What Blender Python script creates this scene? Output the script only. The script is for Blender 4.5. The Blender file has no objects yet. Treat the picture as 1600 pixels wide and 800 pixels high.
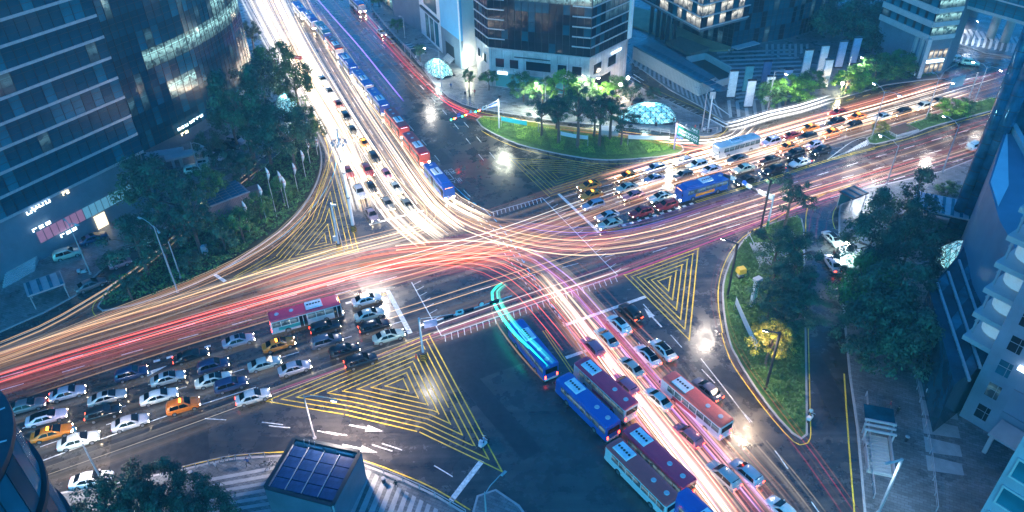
import bpy, bmesh, math, random
from mathutils import Vector, Matrix
from math import radians, sin, cos, pi, atan2, hypot
random.seed(7)
R = random.Random(11)
S = bpy.context.scene
C = S.collection
# ------------------------------------------------------------------ camera
F_PX, PITCH, ROLL, CAM_H = 1185.24, 0.63063, -0.02324, 77.557
fwd = Vector((0, cos(PITCH), -sin(PITCH))); rt0 = Vector((1, 0, 0)); up0 = rt0.cross(fwd)
rt = rt0 * cos(ROLL) + up0 * sin(ROLL); up = -rt0 * sin(ROLL) + up0 * cos(ROLL)
cam = bpy.data.objects.new('camera', bpy.data.cameras.new('camera')); C.objects.link(cam); S.camera = cam
m = Matrix.Identity(4)
for i in range(3):
    m[i][0] = rt[i]; m[i][1] = up[i]; m[i][2] = -fwd[i]
m[2][3] = CAM_H
cam.matrix_world = m
cam.data.sensor_width = 36; cam.data.lens = 36 * F_PX / 1600
cam.data.clip_start = 0.5; cam.data.clip_end = 5000
# ------------------------------------------------------------------ world and exposure
W = bpy.data.worlds.new('World'); S.world = W; W.use_nodes = True
wn = W.node_tree; wn.nodes.clear()
wo = wn.nodes.new('ShaderNodeOutputWorld'); wb = wn.nodes.new('ShaderNodeBackground')
sky = wn.nodes.new('ShaderNodeTexSky'); sky.sky_type = 'NISHITA'; sky.sun_disc = False
sky.sun_elevation = radians(20); sky.sun_rotation = radians(200); sky.altitude = 50
mx = wn.nodes.new('ShaderNodeMix'); mx.data_type = 'RGBA'; mx.blend_type = 'MULTIPLY'; mx.inputs[0].default_value = 1
mx.inputs[7].default_value = (0.13, 1.12, 2.2, 1)
wn.links.new(sky.outputs[0], mx.inputs[6]); wn.links.new(mx.outputs[2], wb.inputs[0]); wn.links.new(wb.outputs[0], wo.inputs[0])
wb.inputs[1].default_value = 0.15
S.view_settings.view_transform = 'Standard'; S.view_settings.look = 'None'; S.view_settings.exposure = 0.3; S.view_settings.gamma = 1
S.cycles.use_denoising = True
S.cycles.max_bounces = 4; S.cycles.diffuse_bounces = 2; S.cycles.glossy_bounces = 3; S.cycles.transparent_max_bounces = 32
S.cycles.sample_clamp_indirect = 3.0; S.cycles.sample_clamp_direct = 0
S.cycles.caustics_reflective = False; S.cycles.caustics_refractive = False

# ------------------------------------------------------------------ helpers
def at(x, y, z=0.0):
    d = fwd * F_PX + rt * (x - 800) - up * (y - 400)
    t = (z - CAM_H) / d.z
    return Vector((0, 0, CAM_H)) + d * t
def proj(w):
    v = Vector(w) - Vector((0, 0, CAM_H)); q = v.dot(fwd)
    if q < 1: return (-9999, -9999)
    return (800 + F_PX * v.dot(rt) / q, 400 - F_PX * v.dot(up) / q)
def zof(base, top, hi=75):
    """height above a ground point at which the photo's point lies"""
    g = at(*base); best = (1e9, 0)
    z = 0.1
    while z < hi:
        p = proj((g.x, g.y, z)); d = hypot(p[0] - top[0], p[1] - top[1])
        if d < best[0]: best = (d, z)
        z += 0.1
    return best[1]
def inframe(w, mg=30):
    p = proj(w); return -mg < p[0] < 1600 + mg and -mg < p[1] < 800 + mg
def xy(pts): return [at(*p).xy for p in pts]
_M = {}
class NT:
    def __init__(s, name):
        s.m = bpy.data.materials.new(name); s.m.use_nodes = True; s.t = s.m.node_tree; s.n = s.t.nodes
        s.b = s.n['Principled BSDF']; s.o = s.n['Material Output']
    def node(s, typ, **k):
        n = s.n.new(typ)
        for a, v in k.items(): setattr(n, a, v)
        return n
    def link(s, a, b): s.t.links.new(a, b)
    def noise(s, scale, detail=4, rough=0.6, coord='Object', vec=None, stretch=None):
        n = s.node('ShaderNodeTexNoise'); n.inputs['Scale'].default_value = scale; n.inputs['Detail'].default_value = detail; n.inputs['Roughness'].default_value = rough
        tc = s.node('ShaderNodeTexCoord') if vec is None else None
        v = tc.outputs[coord] if tc else vec
        if stretch:
            mp = s.node('ShaderNodeMapping'); mp.inputs['Rotation'].default_value = (0, 0, stretch[0]); mp.inputs['Scale'].default_value = stretch[1]
            s.link(v, mp.inputs[0]); v = mp.outputs[0]
        s.link(v, n.inputs['Vector']); return n.outputs['Fac']
    def ramp(s, fac, stops):
        r = s.node('ShaderNodeValToRGB'); e = r.color_ramp.elements
        while len(e) < len(stops): e.new(0.5)
        for i, (p, c) in enumerate(stops):
            e[i].position = p; e[i].color = (c, c, c, 1) if isinstance(c, (int, float)) else (*c, 1)
        s.link(fac, r.inputs[0]); return r.outputs[0]
    def bump(s, h, strength=0.3, dist=0.05):
        b = s.node('ShaderNodeBump'); b.inputs['Strength'].default_value = strength; b.inputs['Distance'].default_value = dist
        s.link(h, b.inputs['Height']); s.link(b.outputs[0], s.b.inputs['Normal'])
def mat(name, col=(.5, .5, .5), rough=0.5, metal=0.0, emit=None, es=0.0, vary=0.15, vs=1.5, bump=0.0, spec=0.5, bs=20):
    if name in _M: return _M[name]
    t = NT(name); b = t.b
    b.inputs['Roughness'].default_value = rough; b.inputs['Metallic'].default_value = metal; b.inputs['Specular IOR Level'].default_value = spec
    if vary:
        f = t.noise(vs); lo = tuple(c * (1 - vary) for c in col); hi = tuple(min(1, c * (1 + vary)) for c in col)
        t.link(t.ramp(f, [(0.3, lo), (0.7, hi)]), b.inputs['Base Color'])
    else: b.inputs['Base Color'].default_value = (*col, 1)
    if bump: t.bump(t.noise(bs), bump)
    if emit:
        b.inputs['Emission Color'].default_value = (*emit, 1); b.inputs['Emission Strength'].default_value = es
    _M[name] = t.m; return t.m
def objcol(name, rough=0.3, metal=0.0, coat=0.0, vary=0.12):
    t = NT(name); oi = t.node('ShaderNodeObjectInfo'); f = t.noise(2.5)
    mxx = t.node('ShaderNodeMix', data_type='RGBA', blend_type='MULTIPLY'); mxx.inputs[0].default_value = 1
    t.link(oi.outputs['Color'], mxx.inputs[6]); t.link(t.ramp(f, [(0.3, 1 - vary), (0.7, 1.0)]), mxx.inputs[7])
    t.link(mxx.outputs[2], t.b.inputs['Base Color']); t.b.inputs['Roughness'].default_value = rough; t.b.inputs['Metallic'].default_value = metal
    t.b.inputs['Coat Weight'].default_value = coat; t.b.inputs['Coat Roughness'].default_value = 0.08
    return t.m
class MB:
    def __init__(s): s.v = []; s.f = []; s.mi = []
    def face(s, pts, mi=0):
        k = len(s.v); s.v += [tuple(p) for p in pts]; s.f.append(tuple(range(k, k + len(pts)))); s.mi.append(mi)
    def box(s, c, d, rz=0.0, mi=0, tap=1.0):
        ca, sa = cos(rz), sin(rz); k = len(s.v)
        for dz in (-.5, .5):
            q = 1 if dz < 0 else tap
            for dx, dy in ((-.5, -.5), (.5, -.5), (.5, .5), (-.5, .5)):
                x, y = dx * d[0] * q, dy * d[1] * q
                s.v.append((c[0] + x * ca - y * sa, c[1] + x * sa + y * ca, c[2] + dz * d[2]))
        for f in ((0, 3, 2, 1), (4, 5, 6, 7), (0, 1, 5, 4), (1, 2, 6, 5), (2, 3, 7, 6), (3, 0, 4, 7)):
            s.f.append(tuple(k + i for i in f)); s.mi.append(mi)
        return s
    def wall(s, a, b, z0, z1, th=0.3, mi=0, off=0.0):
        """upright slab from a to b, its face on the line a-b shifted by off along the right-hand normal"""
        a = Vector(a[:2]); b = Vector(b[:2]); d = b - a; L = d.length; n = Vector((d.y, -d.x)) / max(L, 1e-6); c = (a + b) / 2 + n * (off - th / 2)
        return s.box((c.x, c.y, (z0 + z1) / 2), (L, th, z1 - z0), atan2(d.y, d.x), mi)
    def prism(s, pts, z0, z1, mi=0, mside=None, bottom=False):
        pts = [Vector(p[:2]) for p in pts]
        ar = sum(pts[i].x * pts[(i + 1) % len(pts)].y - pts[(i + 1) % len(pts)].x * pts[i].y for i in range(len(pts)))
        if ar < 0: pts = pts[::-1]
        k = len(s.v); n = len(pts)
        s.v += [(p.x, p.y, z1) for p in pts] + [(p.x, p.y, z0) for p in pts]
        s.f.append(tuple(range(k, k + n))); s.mi.append(mi)
        ms = mi if mside is None else mside
        for i in range(n):
            j = (i + 1) % n; s.f.append((k + n + i, k + n + j, k + j, k + i)); s.mi.append(ms)
        if bottom: s.f.append(tuple(range(k + 2 * n - 1, k + n - 1, -1))); s.mi.append(mi)
        return s
    def tube(s, path, r, n=8, mi=0, caps=True):
        path = [Vector(p) for p in path]; k0 = len(s.v); N = len(path)
        rr = r if isinstance(r, (list, tuple)) else [r] * N
        prev = None
        for i, p in enumerate(path):
            d = (path[min(i + 1, N - 1)] - path[max(i - 1, 0)])
            d = d.normalized() if d.length > 1e-9 else Vector((0, 0, 1))
            u = d.cross(Vector((0, 0, 1))) if prev is None else prev - d * prev.dot(d)
            if u.length < 1e-3: u = d.cross(Vector((1, 0, 0)))
            u.normalize(); prev = u; w = d.cross(u)
            for j in range(n):
                a = 2 * pi * j / n; s.v.append(tuple(p + (u * cos(a) + w * sin(a)) * rr[i]))
        for i in range(N - 1):
            for j in range(n):
                j2 = (j + 1) % n
                s.f.append((k0 + i * n + j, k0 + i * n + j2, k0 + (i + 1) * n + j2, k0 + (i + 1) * n + j)); s.mi.append(mi)
        if caps:
            s.f.append(tuple(k0 + j for j in range(n))[::-1]); s.mi.append(mi); s.f.append(tuple(k0 + (N - 1) * n + j for j in range(n))); s.mi.append(mi)
        return s
    def loft(s, rings, mi=0, close=False, caps=True):
        k = len(s.v); n = len(rings[0])
        for r in rings: s.v += [tuple(p) for p in r]
        for i in range(len(rings) - 1):
            for j in range(n if close else n - 1):
                j2 = (j + 1) % n
                s.f.append((k + i * n + j, k + i * n + j2, k + (i + 1) * n + j2, k + (i + 1) * n + j)); s.mi.append(mi)
        if caps:
            s.f.append(tuple(k + j for j in range(n))[::-1]); s.mi.append(mi)
            s.f.append(tuple(k + (len(rings) - 1) * n + j for j in range(n))); s.mi.append(mi)
        return s
    def ribbon(s, pts, w, z, mi=0):
        """flat painted line on the ground along pts"""
        pts = [Vector(p[:2]) for p in pts]; L = []
        for i, p in enumerate(pts):
            d = (pts[min(i + 1, len(pts) - 1)] - pts[max(i - 1, 0)]).normalized(); nn = Vector((-d.y, d.x))
            L.append((p + nn * w / 2, p - nn * w / 2))
        for i in range(len(L) - 1):
            a, b = L[i], L[i + 1]
            s.face([(a[1].x, a[1].y, z), (b[1].x, b[1].y, z), (b[0].x, b[0].y, z), (a[0].x, a[0].y, z)], mi)
        return s
    def mesh(s, name, mats, smooth=False):
        me = bpy.data.meshes.new(name); me.from_pydata(s.v, [], s.f)
        for mm in (mats if isinstance(mats, (list, tuple)) else [mats]): me.materials.append(mm)
        if len(me.materials) > 1: me.polygons.foreach_set('material_index', s.mi)
        if smooth: me.polygons.foreach_set('use_smooth', [True] * len(me.polygons))
        me.update(); return me
    def build(s, name, mats, parent=None, smooth=False, **props):
        return put(name, s.mesh(name, mats, smooth), parent, **props)
def put(name, me, parent=None, loc=None, rz=0, color=None, scale=None, **props):
    o = bpy.data.objects.new(name, me); C.objects.link(o)
    if parent is not None: o.parent = parent
    if loc is not None: o.location = loc
    if rz: o.rotation_euler.z = rz
    if scale: o.scale = scale
    if color: o.color = (*color, 1)
    for k, v in props.items():
        if v is not None: o[k] = v
    return o
def thing(name, label, cat, loc=(0, 0, 0), rz=0, group=None):
    return put(name, None, None, loc, rz, label=label, category=cat, group=group)
def copy_tree(o, parent=None):
    c = o.copy(); C.objects.link(c)
    if parent is not None: c.parent = parent
    for ch in KIDS.get(o.name, []): copy_tree2(ch, c)
    return c
KIDS = {}
def snapshot(root):
    """remember a thing's parts so that copies need no searching"""
    KIDS[root.name] = [o for o in bpy.data.objects if o.parent is root]
    for k in KIDS[root.name]: KIDS[k.name] = [o for o in bpy.data.objects if o.parent is k]
def copy_tree2(o, parent):
    c = o.copy(); C.objects.link(c); c.parent = parent
    for ch in KIDS.get(o.name, []): copy_tree2(ch, c)
def structure(o): o['kind'] = 'structure'; return o
def catmull(pts, step=2.5):
    pts = [Vector(p) for p in pts]; out = []
    P = [pts[0] * 2 - pts[1]] + pts + [pts[-1] * 2 - pts[-2]]
    for i in range(1, len(P) - 2):
        a, b, c, d = P[i - 1:i + 3]; n = max(2, int((c - b).length / step))
        for k in range(n):
            t = k / n; out.append(0.5 * ((2 * b) + (c - a) * t + (2 * a - 5 * b + 4 * c - d) * t * t + (3 * b - a - 3 * c + d) * t ** 3))
    out.append(pts[-1]); return out
def dist_at(pts):
    d = [0]
    for i in range(1, len(pts)): d.append(d[-1] + (pts[i] - pts[i - 1]).length)
    return d
def point_on(pts, ds, s):
    s = max(0, min(ds[-1], s))
    for i in range(1, len(ds)):
        if ds[i] >= s:
            t = (s - ds[i - 1]) / max(1e-9, ds[i] - ds[i - 1]); return pts[i - 1].lerp(pts[i], t)
    return pts[-1]
# ------------------------------------------------------------------ materials
def asphalt():
    t = NT('wet_asphalt')
    big = t.noise(0.05, 5, 0.6); mid = t.noise(0.35, 6, 0.65); fine = t.noise(9, 3, 0.7)
    streak = t.noise(0.8, 5, 0.6, stretch=(radians(-25), (0.06, 1.0, 1)))
    streak2 = t.noise(0.8, 5, 0.6, stretch=(radians(62), (0.06, 1.0, 1)))
    def mul(a, b, k=1.0):
        n = t.node('ShaderNodeMix', data_type='RGBA', blend_type='MULTIPLY'); n.inputs[0].default_value = k
        t.link(a, n.inputs[6]); t.link(b, n.inputs[7]); return n.outputs[2]
    c = t.ramp(mid, [(0.3, (.030, .027, .025)), (0.55, (.066, .058, .052)), (0.8, (.105, .092, .080))])
    c = mul(c, t.ramp(fine, [(0.3, 0.72), (0.7, 1.15)])); c = mul(c, t.ramp(streak, [(0.35, 0.7), (0.65, 1.15)])); c = mul(c, t.ramp(streak2, [(0.35, 0.75), (0.65, 1.15)]))
    vo = t.node('ShaderNodeTexVoronoi', feature='DISTANCE_TO_EDGE'); vo.inputs['Scale'].default_value = 0.07
    tc = t.node('ShaderNodeTexCoord'); nz = t.node('ShaderNodeTexNoise'); nz.inputs['Scale'].default_value = 0.5; nz.inputs['Detail'].default_value = 5
    ad = t.node('ShaderNodeMix', data_type='VECTOR'); ad.inputs[0].default_value = 0.12; sc = t.node('ShaderNodeVectorMath', operation='SCALE'); sc.inputs['Scale'].default_value = 40
    t.link(tc.outputs['Object'], nz.inputs['Vector']); t.link(nz.outputs['Color'], sc.inputs[0]); t.link(tc.outputs['Object'], ad.inputs[4]); t.link(sc.outputs[0], ad.inputs[5]); t.link(ad.outputs[1], vo.inputs['Vector'])
    c = mul(c, t.ramp(vo.outputs['Distance'], [(0.0, 0.45), (0.006, 1.0)]), 0.8)
    t.link(c, t.b.inputs['Base Color'])
    rg = t.ramp(mid, [(0.35, 0.16), (0.5, 0.30), (0.7, 0.46)]); rg = mul(rg, t.ramp(big, [(0.35, 0.55), (0.6, 1.1)]))
    t.link(rg, t.b.inputs['Roughness']); t.b.inputs['Specular IOR Level'].default_value = 0.75
    t.bump(t.noise(3.0, 6, 0.75), 0.22, 0.03); return t.m
M_ASPH = asphalt()
def paving(name, col, sx, sy, ang, joint=0.02, rough=0.4, vary=0.25):
    t = NT(name); tc = t.node('ShaderNodeTexCoord'); mp = t.node('ShaderNodeMapping'); mp.inputs['Rotation'].default_value = (0, 0, ang)
    br = t.node('ShaderNodeTexBrick'); br.inputs['Scale'].default_value = 1; br.inputs['Brick Width'].default_value = sx; br.inputs['Row Height'].default_value = sy; br.inputs['Mortar Size'].default_value = joint
    br.inputs['Color1'].default_value = (*[c * (1 - vary) for c in col], 1); br.inputs['Color2'].default_value = (*[c * (1 + vary) for c in col], 1); br.inputs['Mortar'].default_value = (*[c * .4 for c in col], 1)
    t.link(tc.outputs['Object'], mp.inputs[0]); t.link(mp.outputs[0], br.inputs['Vector'])
    n = t.node('ShaderNodeMix', data_type='RGBA', blend_type='MULTIPLY'); n.inputs[0].default_value = 1
    t.link(br.outputs['Color'], n.inputs[6]); t.link(t.ramp(t.noise(0.25, 6), [(0.3, 0.55), (0.7, 1.2)]), n.inputs[7]); t.link(n.outputs[2], t.b.inputs['Base Color'])
    t.link(t.ramp(t.noise(0.3, 5), [(0.35, rough * .5), (0.65, rough * 1.3)]), t.b.inputs['Roughness']); return t.m
A_E = radians(25); A_N = radians(-65)
M_PAVE = paving('grey_paving', (.17, .18, .19), 0.8, 0.4, A_E)
M_PAVE2 = paving('pale_paving', (.24, .25, .26), 1.2, 0.6, radians(8))
M_KERB = mat('kerb_stone', (.36, .36, .37), .6, vs=3)
M_WHITE = mat('white_road_paint', (.72, .72, .70), .45, vary=.35, vs=2.5)
M_YEL = mat('yellow_road_paint', (.85, .52, .04), .5, vary=.35, vs=2.0)
M_CYAN = mat('blue_road_paint', (.05, .42, .62), .45, vary=.2)
M_GRAPE = mat('dark_soil', (.03, .035, .02), .95)
M_STEEL = mat('painted_steel', (.42, .42, .46), .4, .2)
M_DARK = mat('dark_steel', (.035, .035, .045), .4, .3)
M_CONC = mat('pale_concrete', (.42, .43, .45), .75, vs=.6, vary=.1)
M_STONE = paving('stone_cladding', (.46, .46, .48), 1.4, 0.9, 0, .02, .6, .06)
M_BLACK = mat('black_rubber', (.012, .012, .013), .8)
M_RIM = mat('alloy_rim', (.45, .45, .47), .3, .8)
def glass(name, col, rough=.16, wav=.18, spec=.28, ior=1.45):
    t = NT(name); f = t.noise(.35, 3, .6)
    t.link(t.ramp(f, [(.3, tuple(c * .5 for c in col)), (.7, tuple(c * 1.6 for c in col))]), t.b.inputs['Base Color'])
    t.b.inputs['Roughness'].default_value = rough; t.b.inputs['Specular IOR Level'].default_value = spec; t.b.inputs['IOR'].default_value = ior
    t.bump(t.noise(.55, 3, .6), wav, .25); return t.m
G_DARK = glass('dark_blue_glass', (.004, .055, .085), .16, .18, .16); G_MID = glass('mid_blue_glass', (.012, .12, .17), .16, .18, .2); G_BLACK = glass('black_glass', (.008, .010, .016), .1, .3)
G_CAR = glass('car_glass', (.006, .007, .009), .05, 0)
def lit(name, c1, c2, s, scale=1.3, coord='Object'):
    """a lit room seen through its pane: ceiling light, desks and dark furniture"""
    t = NT(name); v = t.node('ShaderNodeTexVoronoi'); v.inputs['Scale'].default_value = scale; tc = t.node('ShaderNodeTexCoord')
    oi = t.node('ShaderNodeObjectInfo'); ad = t.node('ShaderNodeVectorMath', operation='ADD'); g = t.node('ShaderNodeNewGeometry')
    t.link(g.outputs['Position'], v.inputs['Vector'])
    em0 = t.ramp(v.outputs['Color'], [(0.25, tuple(c * .35 + d * .1 for c, d in zip(c1, c2))), (0.55, c2), (0.9, tuple(c * .6 for c in c2))])
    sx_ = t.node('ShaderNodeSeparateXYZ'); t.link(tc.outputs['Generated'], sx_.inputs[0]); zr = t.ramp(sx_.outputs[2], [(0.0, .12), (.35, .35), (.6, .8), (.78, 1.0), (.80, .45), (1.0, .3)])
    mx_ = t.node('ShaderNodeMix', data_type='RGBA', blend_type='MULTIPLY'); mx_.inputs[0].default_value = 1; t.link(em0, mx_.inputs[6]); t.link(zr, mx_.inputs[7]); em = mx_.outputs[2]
    t.link(em, t.b.inputs['Emission Color']); t.b.inputs['Emission Strength'].default_value = s; t.b.inputs['Base Color'].default_value = (.03, .05, .06, 1); t.b.inputs['Roughness'].default_value = .08
    t.m.cycles.emission_sampling = 'NONE'; return t.m
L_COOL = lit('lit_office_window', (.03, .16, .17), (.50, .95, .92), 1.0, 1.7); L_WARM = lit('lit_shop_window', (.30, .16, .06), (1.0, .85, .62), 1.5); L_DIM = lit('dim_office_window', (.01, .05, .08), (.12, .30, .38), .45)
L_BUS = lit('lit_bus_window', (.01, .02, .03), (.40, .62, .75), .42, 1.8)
def emi(name, col, s, sampling='AUTO'):
    t = NT(name); t.b.inputs['Base Color'].default_value = (*col, 1); t.b.inputs['Emission Color'].default_value = (*col, 1); t.b.inputs['Emission Strength'].default_value = s
    t.b.inputs['Roughness'].default_value = .4; t.m.cycles.emission_sampling = sampling; return t.m
E_HEAD = emi('headlamp_glow', (1, .80, .52), 110); E_TAIL = emi('tail_lamp_glow', (1, .05, .02), 14, 'NONE'); E_TAILOFF = mat('tail_lamp_off', (.35, .01, .01), .2); E_HEADOFF = mat('headlamp_off', (.6, .62, .65), .1)
E_LAMP = emi('street_lamp_glow', (1, .96, .9), 60, 'NONE'); E_RED = emi('red_signal', (1, .02, .02), 90); E_GRN = emi('green_signal', (.05, 1, .55), 12, 'NONE'); E_AMB = emi('amber_signal', (1, .35, .02), 12, 'NONE')
E_SIGN = emi('white_sign_light', (.75, .92, 1), 3.0); E_DEST = emi('orange_destination_sign', (1, .35, .06), 6, 'NONE'); E_DESTW = emi('white_destination_sign', (.75, .8, 1), 4, 'NONE'); E_WARMS = emi('warm_sign_light', (1, .8, .45), 4)
P_CAR = objcol('car_paint', .28, .15, .6); P_BUS = objcol('bus_paint', .4, 0, .3); P_PLAIN = objcol('plain_paint', .5)
# ------------------------------------------------------------------ ground, road, pavements
def z_road(): return 0.0
g = MB(); g.face([(-425, -45, -.02), (465, -45, -.02), (465, 705, -.02), (-425, 705, -.02)]); structure(g.build('ground', mat('dark_ground', (.05, .055, .06), .7, vs=.05)))
g = MB(); g.face([(-190, 20, 0), (230, 20, 0), (230, 420, 0), (-190, 420, 0)]); structure(g.build('road', M_ASPH))
def smooth_poly(px, step=2.5, closed=True):
    p = [Vector(q) for q in xy(px)]; n = len(p); out = []
    for i in range(n):
        a, b, c, d = p[i - 1], p[i], p[(i + 1) % n], p[(i + 2) % n]; k = max(1, int((c - b).length / step))
        for j in range(k):
            t = j / k; out.append(0.5 * ((2 * b) + (c - a) * t + (2 * a - 5 * b + 4 * c - d) * t * t + (3 * b - a - 3 * c + d) * t ** 3))
    return out
def inset(poly, d):
    n = len(poly); ar = sum(poly[i].x * poly[(i + 1) % n].y - poly[(i + 1) % n].x * poly[i].y for i in range(n)); sg = 1 if ar > 0 else -1; out = []
    for i in range(n):
        a, b, c = poly[i - 1], poly[i], poly[(i + 1) % n]; t = (c - a); t = t.normalized() if t.length > 1e-6 else Vector((1, 0)); out.append(b + Vector((-t.y, t.x)) * d * sg)
    return out
def raised(name, poly, top, h=0.13, mtop=None, kerbw=.3):
    b = MB(); b.prism(poly, -.01, h, 1); o = structure(b.build(name, [mtop or M_PAVE, M_KERB]))
    b2 = MB(); b2.prism(inset(poly, kerbw), h - .02, h + .004, 0); q = b2.build('surface', mtop or M_PAVE, o); return o
NW = [(-420, 560), (-120, 555), (0, 520), (70, 489), (120, 462), (150, 432), (185, 398), (240, 368), (300, 333), (360, 293), (392, 262), (425, 235), (455, 205), (488, 190), (480, 172), (462, 140), (445, 108), (425, 72), (395, 20), (350, -60), (200, -200), (-200, -100), (-500, 200)]
raised('pavement', xy(NW), 0)
NE = [(556, -20), (572, 2), (600, 38), (640, 82), (678, 131), (700, 152), (722, 163), (745, 170), (800, 179), (870, 190), (935, 196), (1012, 203), (1046, 208), (1085, 213), (1110, 213), (1128, 205), (1127, 197), (1092, 181), (1038, 156), (1005, 139), (960, 110), (900, 60), (800, -60), (650, -160), (500, -120)]
raised('pavement', xy(NE), 0, mtop=M_PAVE2)
PLZ = [(960, 60), (990, 100), (1046, 141), (1095, 167), (1132, 191), (1160, 185), (1198, 177), (1250, 165), (1274, 158), (1310, 155), (1345, 145), (1385, 133), (1430, 127), (1470, 123), (1476, 112), (1495, 100), (1480, 60), (1420, -20), (1300, -160), (1000, -160), (900, -20)]
M_PLZ = paving('dark_plaza_paving', (.10, .115, .13), 1.0, .5, A_E)
raised('plaza', xy(PLZ), 0, mtop=M_PLZ)
raised('plaza', xy([(1484, 40), (1490, 66), (1540, 84), (1600, 94), (1700, 100), (1800, 60), (1700, -60), (1480, -60)]), 0, mtop=M_PLZ)
SE = [(1310, 332), (1312, 322), (1325, 306), (1345, 296), (1400, 284), (1470, 268), (1530, 245), (1600, 218), (1800, 150), (2000, 400), (1900, 900), (1365, 900), (1357, 860), (1349, 800), (1338, 670), (1326, 585), (1318, 500), (1314, 430), (1310, 372)]
raised('pavement', xy(SE), 0, mtop=M_PAVE)
SW = [(-300, 870), (-100, 812), (0, 790), (110, 767), (200, 751), (286, 733), (328, 723), (370, 716), (445, 711), (505, 713), (567, 725), (630, 749), (680, 773), (730, 803), (790, 850), (700, 1000), (0, 1100), (-300, 1000)]
raised('pavement', xy(SW), 0)
raised('pavement', xy([(738, 800), (745, 775), (775, 765), (812, 790), (840, 830), (800, 900)]), 0)
# planted traffic islands
I_NW = smooth_poly([(152, 480), (160, 487), (200, 480), (277, 456), (340, 427), (400, 389), (452, 350), (488, 303), (503, 262), (500, 228), (487, 203), (462, 215), (437, 238), (404, 268), (372, 300), (310, 345), (250, 388), (205, 422), (170, 450)])
I_NE = smooth_poly([(744, 188), (752, 182), (783, 183), (844, 193), (888, 198), (973, 210), (1046, 219), (1066, 228), (1069, 235), (1060, 241), (1030, 246), (949, 251), (900, 246), (853, 237), (809, 226), (774, 211), (752, 198)])
I_SE = smooth_poly([(1240, 338), (1253, 342), (1257, 360), (1258, 455), (1260, 530), (1262, 650), (1262, 680), (1252, 687), (1237, 678), (1215, 655), (1182, 612), (1157, 572), (1142, 545), (1132, 505), (1128, 460), (1132, 430), (1146, 397), (1166, 370), (1187, 356), (1208, 348)])
I_E = smooth_poly([(1353, 216), (1357, 224), (1368, 226), (1420, 213), (1450, 201), (1500, 187), (1550, 174), (1600, 160), (1700, 128), (1690, 118), (1600, 140), (1560, 151), (1512, 163), (1450, 184), (1400, 200), (1370, 208)])
I_P = smooth_poly([(1312, 153), (1345, 143), (1385, 131), (1430, 124), (1464, 121), (1462, 117), (1420, 119), (1380, 125), (1340, 138), (1310, 148)])
M_TURF = mat('green_turf', (.05, .13, .025), .9, vs=1.5, vary=.4)
for p in (I_NW, I_NE, I_SE, I_E): raised('traffic_island', p, 0, .15, M_GRAPE if p is I_NW else M_TURF, .28)
# leafy ground cover and clipped shrubs
def leafmat(name, c1, c2, c3, s=.45, trans=.0):
    t = NT(name); f = t.noise(s, 4); g2 = t.noise(6.0, 2); at_ = t.node('ShaderNodeVertexColor'); at_.layer_name = 'tone'
    c = t.ramp(f, [(.3, c1), (.5, c2), (.72, c3)]); n = t.node('ShaderNodeMix', data_type='RGBA', blend_type='MULTIPLY'); n.inputs[0].default_value = 1
    t.link(c, n.inputs[6]); t.link(at_.outputs[0], n.inputs[7]); t.link(n.outputs[2], t.b.inputs['Base Color']); t.b.inputs['Roughness'].default_value = .6; return t.m
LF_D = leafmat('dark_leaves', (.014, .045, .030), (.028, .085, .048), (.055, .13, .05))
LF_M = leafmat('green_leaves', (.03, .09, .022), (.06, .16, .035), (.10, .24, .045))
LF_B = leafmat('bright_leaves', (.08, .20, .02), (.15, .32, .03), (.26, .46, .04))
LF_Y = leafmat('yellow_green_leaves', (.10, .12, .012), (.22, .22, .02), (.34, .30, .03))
def leaf_mesh(name, quads, m, tones):
    v = []; f = []
    for (p, sz, nrm, rot) in quads:
        u = nrm.cross(Vector((.3, .5, .8))).normalized(); w = nrm.cross(u); a = u * cos(rot) + w * sin(rot); b = w * cos(rot) - u * sin(rot)
        k = len(v); v += [tuple(p - a * sz), tuple(p + b * sz * .55), tuple(p + a * sz), tuple(p - b * sz * .55)]; f.append((k, k + 1, k + 2, k + 3))
    me = bpy.data.meshes.new(name); me.from_pydata(v, [], f); me.materials.append(m)
    ca = me.color_attributes.new('tone', 'FLOAT_COLOR', 'POINT'); buf = []
    for tn in tones: buf += [tn, tn, tn, 1] * 4
    ca.data.foreach_set('color', buf); me.update(); return me
def inpoly(p, poly):
    c = False; n = len(poly); j = n - 1
    for i in range(n):
        a, b = poly[i], poly[j]
        if (a.y > p[1]) != (b.y > p[1]) and p[0] < (b.x - a.x) * (p[1] - a.y) / (b.y - a.y) + a.x: c = not c
        j = i
    return c
from mathutils import noise as mn
def planting(name, poly, h, m, dens, label, lump=.35, size=.16, seed=1, parent=None, cat='ground cover'):
    rr = random.Random(seed); x0 = min(p.x for p in poly); x1 = max(p.x for p in poly); y0 = min(p.y for p in poly); y1 = max(p.y for p in poly)
    x0 = max(x0, -130); x1 = min(x1, 150); y1 = min(y1, 330)
    q = []; tn = []; n = int((x1 - x0) * (y1 - y0) * dens)
    for _ in range(n):
        x = rr.uniform(x0, x1); y = rr.uniform(y0, y1)
        if not inpoly((x, y), poly): continue
        l = mn.noise(Vector((x * .45, y * .45, seed))); hh = h * (1 + lump * 2.2 * l)
        z = .16 + max(.05, hh) * rr.uniform(.55, 1.0)
        nr = Vector((rr.gauss(0, .6), rr.gauss(0, .6), 1)).normalized(); q.append((Vector((x, y, z)), rr.uniform(.7, 1.3) * size, nr, rr.uniform(0, 6.3))); tn.append(rr.uniform(.6, 1.3) * (1 + .5 * l))
    return put(name, leaf_mesh(name, q, m, tn), parent, kind='stuff', label=label, category=cat)
planting('ground_cover', inset(I_NW, .6), .9, LF_M, 14, 'dense low shrubs covering the large wooded corner island', .7, .24, 3)
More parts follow.
